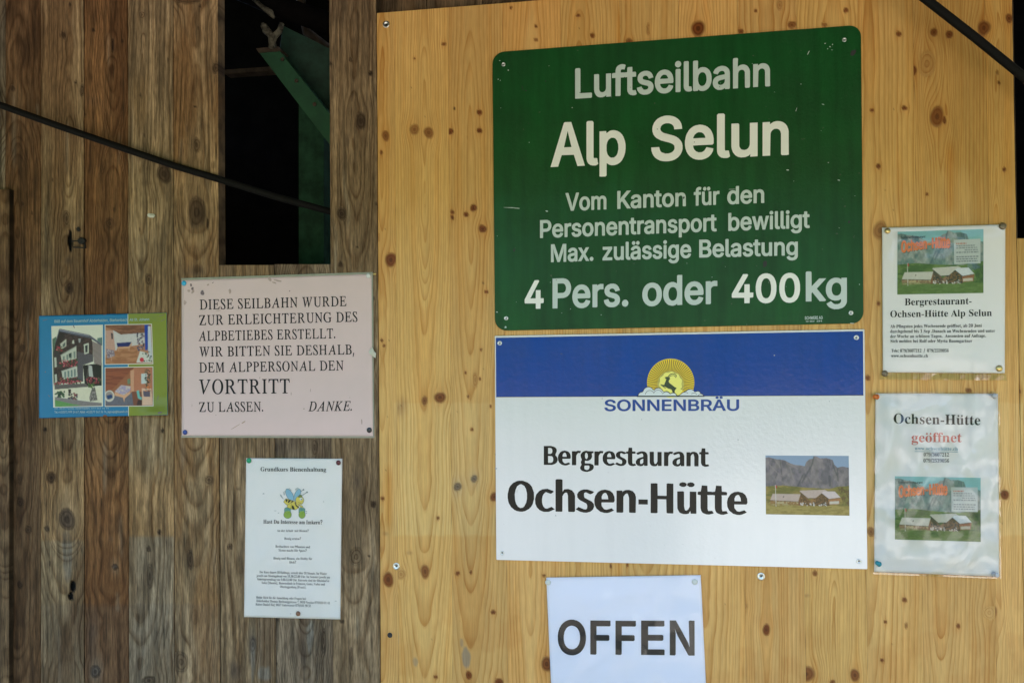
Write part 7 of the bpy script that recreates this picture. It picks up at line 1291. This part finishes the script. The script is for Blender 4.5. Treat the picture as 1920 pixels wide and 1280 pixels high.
# keep only the printed area: drop the blank quads
import bmesh
bm = bmesh.new(); bm.from_mesh(ob.data); bm.verts.ensure_lookup_table()
bmesh.ops.delete(bm, geom=[f for f in bm.faces if all(bgm[v.index] for v in f.verts)], context='FACES'); bm.to_mesh(ob.data); bm.free()
ob['label'] = 'drawing of a flying bee in green boots'
flecks([(494, 925, 2, 1, 0), (516, 957, 2.6, .6, 0), (522, 961, 1.5, .8, 0), (607, 940, 1.2, 1, 0), (629.5, 1126, 2.4, .6, 0), (545, 1150, 1, 1, 0)], M['ink_grey'], bs, lambda x, y: dbs(x, y)+.0003, 'dirt_spot')

# -- upper right poster
def hut_headline(par, dep, q, sc):
    def at(u, v): P = bilin(q, np.array([[u]]), np.array([[v]]))[0, 0]; return P
    def warpfn(t, s, px, py):
        x = .045+.565*t; yb = .335-.06*np.sin(np.clip(t*1.25, 0, 1)*math.pi*.55)+.0*t; hh = .185-.05*np.sin(t*math.pi)*.6
        y = yb-s*hh
        P = bilin(q, x, y); return P[..., 0], P[..., 1]
    M.setdefault('orange_print', painted('orange_print', (.72, .17, .04), .35, .5, coat=.4, dirt=.1, scale=200))
    M.setdefault('dark_teal_print', painted('dark_teal_print', (.03, .055, .06), .35, .5, coat=.4))
    def warpsh(t, s, px, py):
        x, y = warpfn(t, s, px, py); return x+1.0, y+1.0
    lettering([('sans', 'Ochsen-Hütte', 0, 0, 100, 0, 10, 0, warpsh)], M['dark_teal_print'], par, lambda x, y: dep(x, y)+.00062, name='headline_shadow')
    for ox, oy, oz in ((-.7, 0, 0), (.7, 0, .00003), (0, -.5, .00006)):
        wf = lambda t, s, px, py, ox=ox, oy=oy: (warpfn(t, s, px, py)[0]+ox, warpfn(t, s, px, py)[1]+oy)
        lettering([('sans', 'Ochsen-Hütte', 0, 0, 100, 0, 10, 0, wf)], M['orange_print'], par, lambda x, y: dep(x, y)+.00070+oz, name='headline')
    lettering([('sans', 'Ochsen-Hütte', 0, 0, 100, 0, 10, 0, warpfn)], M['orange_print'], par, lambda x, y: dep(x, y)+.00074, name='headline')
    P0 = at(.035, .112); P1 = at(.325, .108)
    lettering([('sans', 'Sommerrestaurant', P0[0], P0[1], P1[0], P1[1], 4.2*sc)], M['dark_teal_print'], par, lambda x, y: dep(x, y)+.0007)
    a = Art(100, 100, 54, 44, (206, 212, 208))
    rq = np.random.default_rng(3); yy = 14
    for k, (x0, x1) in enumerate([(8, 48), (8, 78), (8, 90), (40, 90), (8, 92), None, (8, 94), (8, 88), (8, 90)]) if False else enumerate([(8, 48), (8, 78), (8, 90), (40, 90), (8, 92), (8, 8.1), (8, 94), (8, 88), (8, 90)]):
        x = x0; c = (196, 120, 96) if k == 0 else (132, 140, 142)
        while x < x1-2:
            w_ = rq.uniform(4, 12); a.poly([(x, yy), (min(x+w_, x1), yy), (min(x+w_, x1), yy+4.5), (x, yy+4.5)], c, .3, 3, k); x += w_+2
        yy += 9.2
    bq = [tuple(at(.655, .155)), tuple(at(.965, .15)), tuple(at(.965, .535)), tuple(at(.66, .535))]
    outline = rounded_outline(bq, 6*sc, 4)
    o = region('text_box', bq, lambda x, y: dep(x, y)+.0007, 0, M['picture'], par, a.nx, a.ny, a.out(.8)); o['label'] = 'pale box of tiny print on the picture'
pa = empty('opening_hours_poster', wp(1769, 700, 0), 'white laminated poster headed Bergrestaurant-Ochsen-Hütte Alp Selun, picture at its top', 'poster')
qa = [(1653.9, 427), (1885, 421), (1884, 699.5), (1655.3, 698)]
dpa, _, _ = make_sheet(qa, .0024, .0022, 73, name='sheet', mat=M['paper'], parent=pa)
ao = lambda x, y: dpa(x, y)+.0004
film_sheet([(1651.5, 424.5), (1887.5, 418.5), (1888.5, 713.5), (1650.5, 711.5)], lambda x, y: dpa(x, np.clip(y, 421, 705)), pa, .0016)
region('film_rim', [(1653.5, 699.5), (1885.5, 701), (1888, 713), (1650.8, 711.3)], lambda x, y: dpa(x, np.clip(y, 421, 703)), .0019, M['film_edge'], pa, 60, 6)
qpa = [(1683, 434.6), (1844, 429.6), (1844, 549.2), (1682.3, 552.2)]
picture(hut_picture(False, 176, 124), qpa, ao, .0001, pa, gain=.95, label='printed picture of alpine huts below a rocky ridge')
hut_headline(pa, dpa, qpa, 1.0)
lettering([('serif', 'Bergrestaurant-', 1696.3, 572.4, 1821.7, 570, 12.8), ('serif', 'Ochsen-Hütte Alp Selun', 1669.2, 594.7, 1859.7, 592.3, 12.4)], M['ink'], pa, ao)
lettering([('serif', 'Ab Pfingsten jedes Wochenende geöffnet, ab 20 Juni', 1669.2, 614.6, 1840.8, 612.9, 5.8), ('serif', 'durchgehend bis 1 Sep .Danach an Wochenenden und unter', 1669.2, 623.8, 1865.8, 622.8, 5.8),
           ('serif', 'der Woche an schönen Tagen.  Ansonsten auf Anfrage.', 1669.2, 633.2, 1848.8, 632, 5.8), ('serif', 'Sich melden bei Rolf oder Myrta Baumgartner', 1669.6, 642, 1822.9, 641.7, 5.8),
           ('serif', 'Tele: 079/3607212  /  079/2539056', 1671.3, 660.1, 1778.6, 659.9, 5.8), ('serif', 'www.ochsenhuette.ch', 1670.8, 669.6, 1739.9, 669.6, 5.8)], M['ink'], pa, ao)
# -- lower right poster
pb = empty('open_notice_poster', wp(1757, 1078, 0), 'white laminated poster reading Ochsen-Hütte with red word geöffnet above a picture', 'poster')
qb2 = [(1641.7, 737.2), (1871.3, 738), (1873.7, 1080.3), (1639.3, 1071.6)]
dpb, _, _ = make_sheet(qb2, .0024, .0032, 87, name='sheet', mat=M['paper'], parent=pb)
po = lambda x, y: dpb(x, y)+.0004
film_sheet([(1639, 734.5), (1874.2, 735), (1877, 1084.5), (1636.5, 1075.5)], lambda x, y: dpb(x, y), pb, .0016, mat='film_wrinkled')
region('film_rim', [(1872.8, 735.5), (1874.6, 735.5), (1877.4, 1084), (1874.6, 1084)], lambda x, y: dpb(x, y), .0019, M['film_edge'], pb, 4, 60)
region('film_rim', [(1638, 1072.5), (1874, 1081.4), (1876.5, 1084.7), (1636.3, 1075.8)], lambda x, y: dpb(x, y), .0019, M['film_edge'], pb, 60, 4)
qpb = [(1677.9, 892.3), (1838.7, 895.2), (1839, 1015.3), (1677.9, 1010.8)]
picture(hut_picture(False, 170, 120), qpb, po, .0001, pb, gain=.95, label='printed picture of alpine huts below a rocky ridge')
hut_headline(pb, dpb, qpb, 1.0)
lettering([('serif', 'Ochsen-Hütte', 1675.5, 793.4, 1838.1, 796.5, 18.4)], M['ink'], pb, po)
lettering([('serif', 'geöffnet', 1709, 828.3, 1803.4, 828.6, 17.5)], M['ink_red'], pb, po, label='red word geöffnet')
lettering([('serif', 'www.ochsenhütte.ch', 1715, 843.2, 1796, 844.4, 6.6)], M['ink_link'], pb, po, label='blue underlined web address')
region('underline', [(1715, 845.4), (1796.3, 846.4), (1796.3, 847.3), (1715, 846.3)], po, 0, M['ink_link'], pb, 20, 2)
lettering([('serif', '079/3607212', 1731.9, 855, 1779.3, 855.3, 6.6), ('serif', '079/2539056', 1731.5, 866.3, 1779.5, 866.6, 6.6)], M['ink'], pb, po)
# -- OFFEN sheet
pf = empty('offen_sheet', wp(1178, 1460, 0), 'bluish white sheet with the big dark word OFFEN at the bottom edge', 'sheet')
qo = [(1024.3, 1082.2), (1313.8, 1077.5), (1333, 1478), (1042, 1484)]
dpf, _, _ = make_sheet(qo, .0024, .0022, 95, name='sheet', mat=M['paper_blue'], parent=pf)
film_sheet([(1022.6, 1080.2), (1315.6, 1075.5), (1335, 1481), (1040, 1487)], lambda x, y: dpf(x, y), pf, .0014, mat='film')
oo = lambda x, y: dpf(x, y)+.0004
lettering([('sans', 'O', 1045.8, 1224.5, 1098.8, 1225, 62), ('sans', 'F', 1106.8, 1224.2, 1145, 1224.6, 61), ('sans', 'F', 1154, 1224.6, 1192.5, 1225, 61), ('sans', 'E', 1202, 1225, 1246.3, 1225.4, 61.5), ('sans', 'N', 1255.8, 1225.6, 1302.5, 1226.2, 62.5)], M['ink_offen'], pf, oo)

# ================================================================== PINS, PAPER SCRAPS
def thumb_tack(x, y, d, r, mat, label, group):
    o = wp(x, y, d)
    t = lathe('drawing_pin', [(r*.96, 0), (r, .0004), (r*.9, .0013), (r*.62, .0021), (r*.25, .0025), (.0002, .0026)], o, (0.02, -1, 0), M[mat], None, loc=tuple(o), seg=22)
    return tag(t, label, 'drawing pin', group)
G1 = 'drawing pins holding the notices'
def on(f, x, y, k=.0006): return float(np.ravel(f(np.array([float(x)]), np.array([float(y)])))[0])+k
thumb_tack(345, 531, on(dpk, 345, 531), .0047, 'pin_sky', 'light blue drawing pin at the top left corner of the pink notice', G1)
thumb_tack(691, 517, on(dpk, 691, 517), .0044, 'pin_white', 'white drawing pin at the top right corner of the pink notice', G1)
thumb_tack(347, 810, on(dpk, 347, 810), .0045, 'pin_navy', 'dark blue drawing pin at the bottom left corner of the pink notice', G1)
thumb_tack(692.5, 806, on(dpk, 692, 806), .0048, 'pin_black', 'black drawing pin at the bottom right corner of the pink notice', G1)
thumb_tack(702.5, 513.5, .0035, .0030, 'brass', 'small brass nail head just right of the pink notice top corner', G1)
thumb_tack(466.8, 863, on(dbs, 467, 863, .0012), .0048, 'pin_green', 'green drawing pin at the top left of the bee sheet', G1)
thumb_tack(634.6, 867, on(dbs, 634, 867, .0012), .0045, 'pin_darkred', 'dark red drawing pin at the top right of the bee sheet', G1)
thumb_tack(559, 1149.5, on(dbs, 559, 1149, .0012), .0043, 'pin_brown', 'brown drawing pin at the bottom middle of the bee sheet', G1)
thumb_tack(1664, 433, on(dpa, 1664, 433, .0014), .0046, 'brass', 'brass drawing pin at the top left of the upper right poster', G1)
thumb_tack(1880, 424, on(dpa, 1880, 424, .0014), .0055, 'pin_olive', 'dark olive drawing pin at the top right of the upper right poster', G1)
thumb_tack(1659, 700, on(dpa, 1659, 698, .0014), .0050, 'pin_olive', 'dark olive drawing pin at the bottom left of the upper right poster', G1)
thumb_tack(1873.5, 690.5, on(dpa, 1873, 690, .0014), .0050, 'brass', 'brass drawing pin at the bottom right of the upper right poster', G1)
thumb_tack(1027.5, 1091, on(dpf, 1027, 1091, .0012), .0048, 'pin_white', 'white drawing pin at the top left of the OFFEN sheet', G1)
thumb_tack(1302.5, 1090, on(dpf, 1302, 1090, .0012), .0048, 'pin_white', 'white drawing pin at the top right of the OFFEN sheet', G1)
def push_pin(x, y, d, mat, label, axis, s=1.0):
    o = wp(x, y, d); r = .0026*s
    P = [(r*1.5, 0), (r*1.6, .0006), (r*1.3, .0014), (r*.8, .0022), (r*.75, .0055*s), (r*1.1, .0068*s), (r*1.35, .0074*s), (r*1.35, .0084*s), (r*1.1, .0090*s), (.0002, .0092*s)]
    t = lathe('push_pin', P, o, axis, M[mat], None, loc=tuple(o), seg=18); return tag(t, label, 'push pin', 'push pins on the lower right poster')
push_pin(1644.5, 743.5, on(dpb, 1645, 743, .0012), 'pin_orange', 'orange push pin at the top left of the lower right poster', (-.62, -.75, .02))
push_pin(1648.5, 1057, on(dpb, 1648, 1057, .0012), 'pin_teal', 'teal push pin at the bottom left of the lower right poster', (-.55, -.72, .38))
M['clear_grey'] = painted('translucent_grey_plastic', (.40, .40, .42), .15, .6, coat=.6, dirt=.1)
push_pin(1865, 742, on(dpb, 1865, 742, .0012), 'clear_grey', 'pale grey push pin at the top right of the lower right poster', (-.45, -.85, .05))
push_pin(1863, 1076, on(dpb, 1863, 1075, .0012), 'clear_grey', 'pale grey push pin at the bottom right of the lower right poster', (.25, -.9, .1))
# remains of an iron hasp on the planks
M['iron'] = painted('black_iron', (.012, .011, .010), .7, .3, dirt=.5, scale=300)
ib = empty('iron_hasp', wp(152, 452, .002), 'small black iron hasp remnant on the pale plank, above the flyer', 'hasp')
extrude_poly('lump', [(146, 448), (150, 445), (156, 446), (159, 450), (158, 455), (154, 458), (148, 457), (145, 453)], .0055, .001, M['iron'], ib, bev=.0008)
extrude_poly('nail_head', [(143, 428), (146, 425), (149, 428), (150, 432), (147, 434), (144, 432)], .0040, .001, M['iron'], ib, bev=.0005)
extrude_poly('prong', [(134, 451), (146, 450.5), (146, 452.5), (134, 453)], .0035, .001, M['iron'], ib)
extrude_poly('prong', [(137, 462.5), (160, 463.5), (160, 465.5), (137, 464.5)], .0035, .001, M['iron'], ib)
extrude_poly('prong', [(157, 456), (159, 456), (160, 465), (158, 465)], .0035, .001, M['iron'], ib)
# torn scraps
def scrap(pts, d, label, mat):
    n = len(pts); r = random.Random(3)
    V = [tuple(wp(x, y, d+r.uniform(0, .003))) for x, y in pts]; c = tuple(wp(sum(p[0] for p in pts)/n, sum(p[1] for p in pts)/n, d+.004)); V.append(c)
    V += [(v[0], v[1]+.0006, v[2]) for v in V]
    F = [[i, (i+1) % n, n] for i in range(n)]+[[n+1+(i+1) % n, n+1+i, 2*n+1] for i in range(n)]+[[i, n+1+i, n+1+(i+1) % n, (i+1) % n] for i in range(n)]
    return tag(mesh_obj('paper_scrap', V, F, mat, None, loc=V[n]), label, 'paper scrap')
M['scrap'] = painted('torn_paper', (.52, .53, .44), .7, dirt=.1, scale=200)
scrap([(276, 402), (279, 400), (288, 401), (291, 404), (288, 408), (281, 408), (277, 406)], .002, 'tiny whitish paper remnant stuck on a plank above the flyer', M['scrap'])
scrap([(691, 660), (694, 655), (698, 651), (702, 659), (705, 662), (704, 671), (699, 668), (694, 664)], .0055, 'torn whitish scrap on the right edge of the pink notice', M['scrap'])
for o in bpy.data.objects:
    if o.name.split('.')[0] in ('chipped_spot', 'dark_spot', 'dirt_spot', 'mould_stain', 'faint_stain', 'crease_mark'): o['kind'] = 'stuff'
print('tris', sum(len(o.data.loop_triangles) or len(o.data.polygons)*2 for o in bpy.data.objects if o.type == 'MESH'))
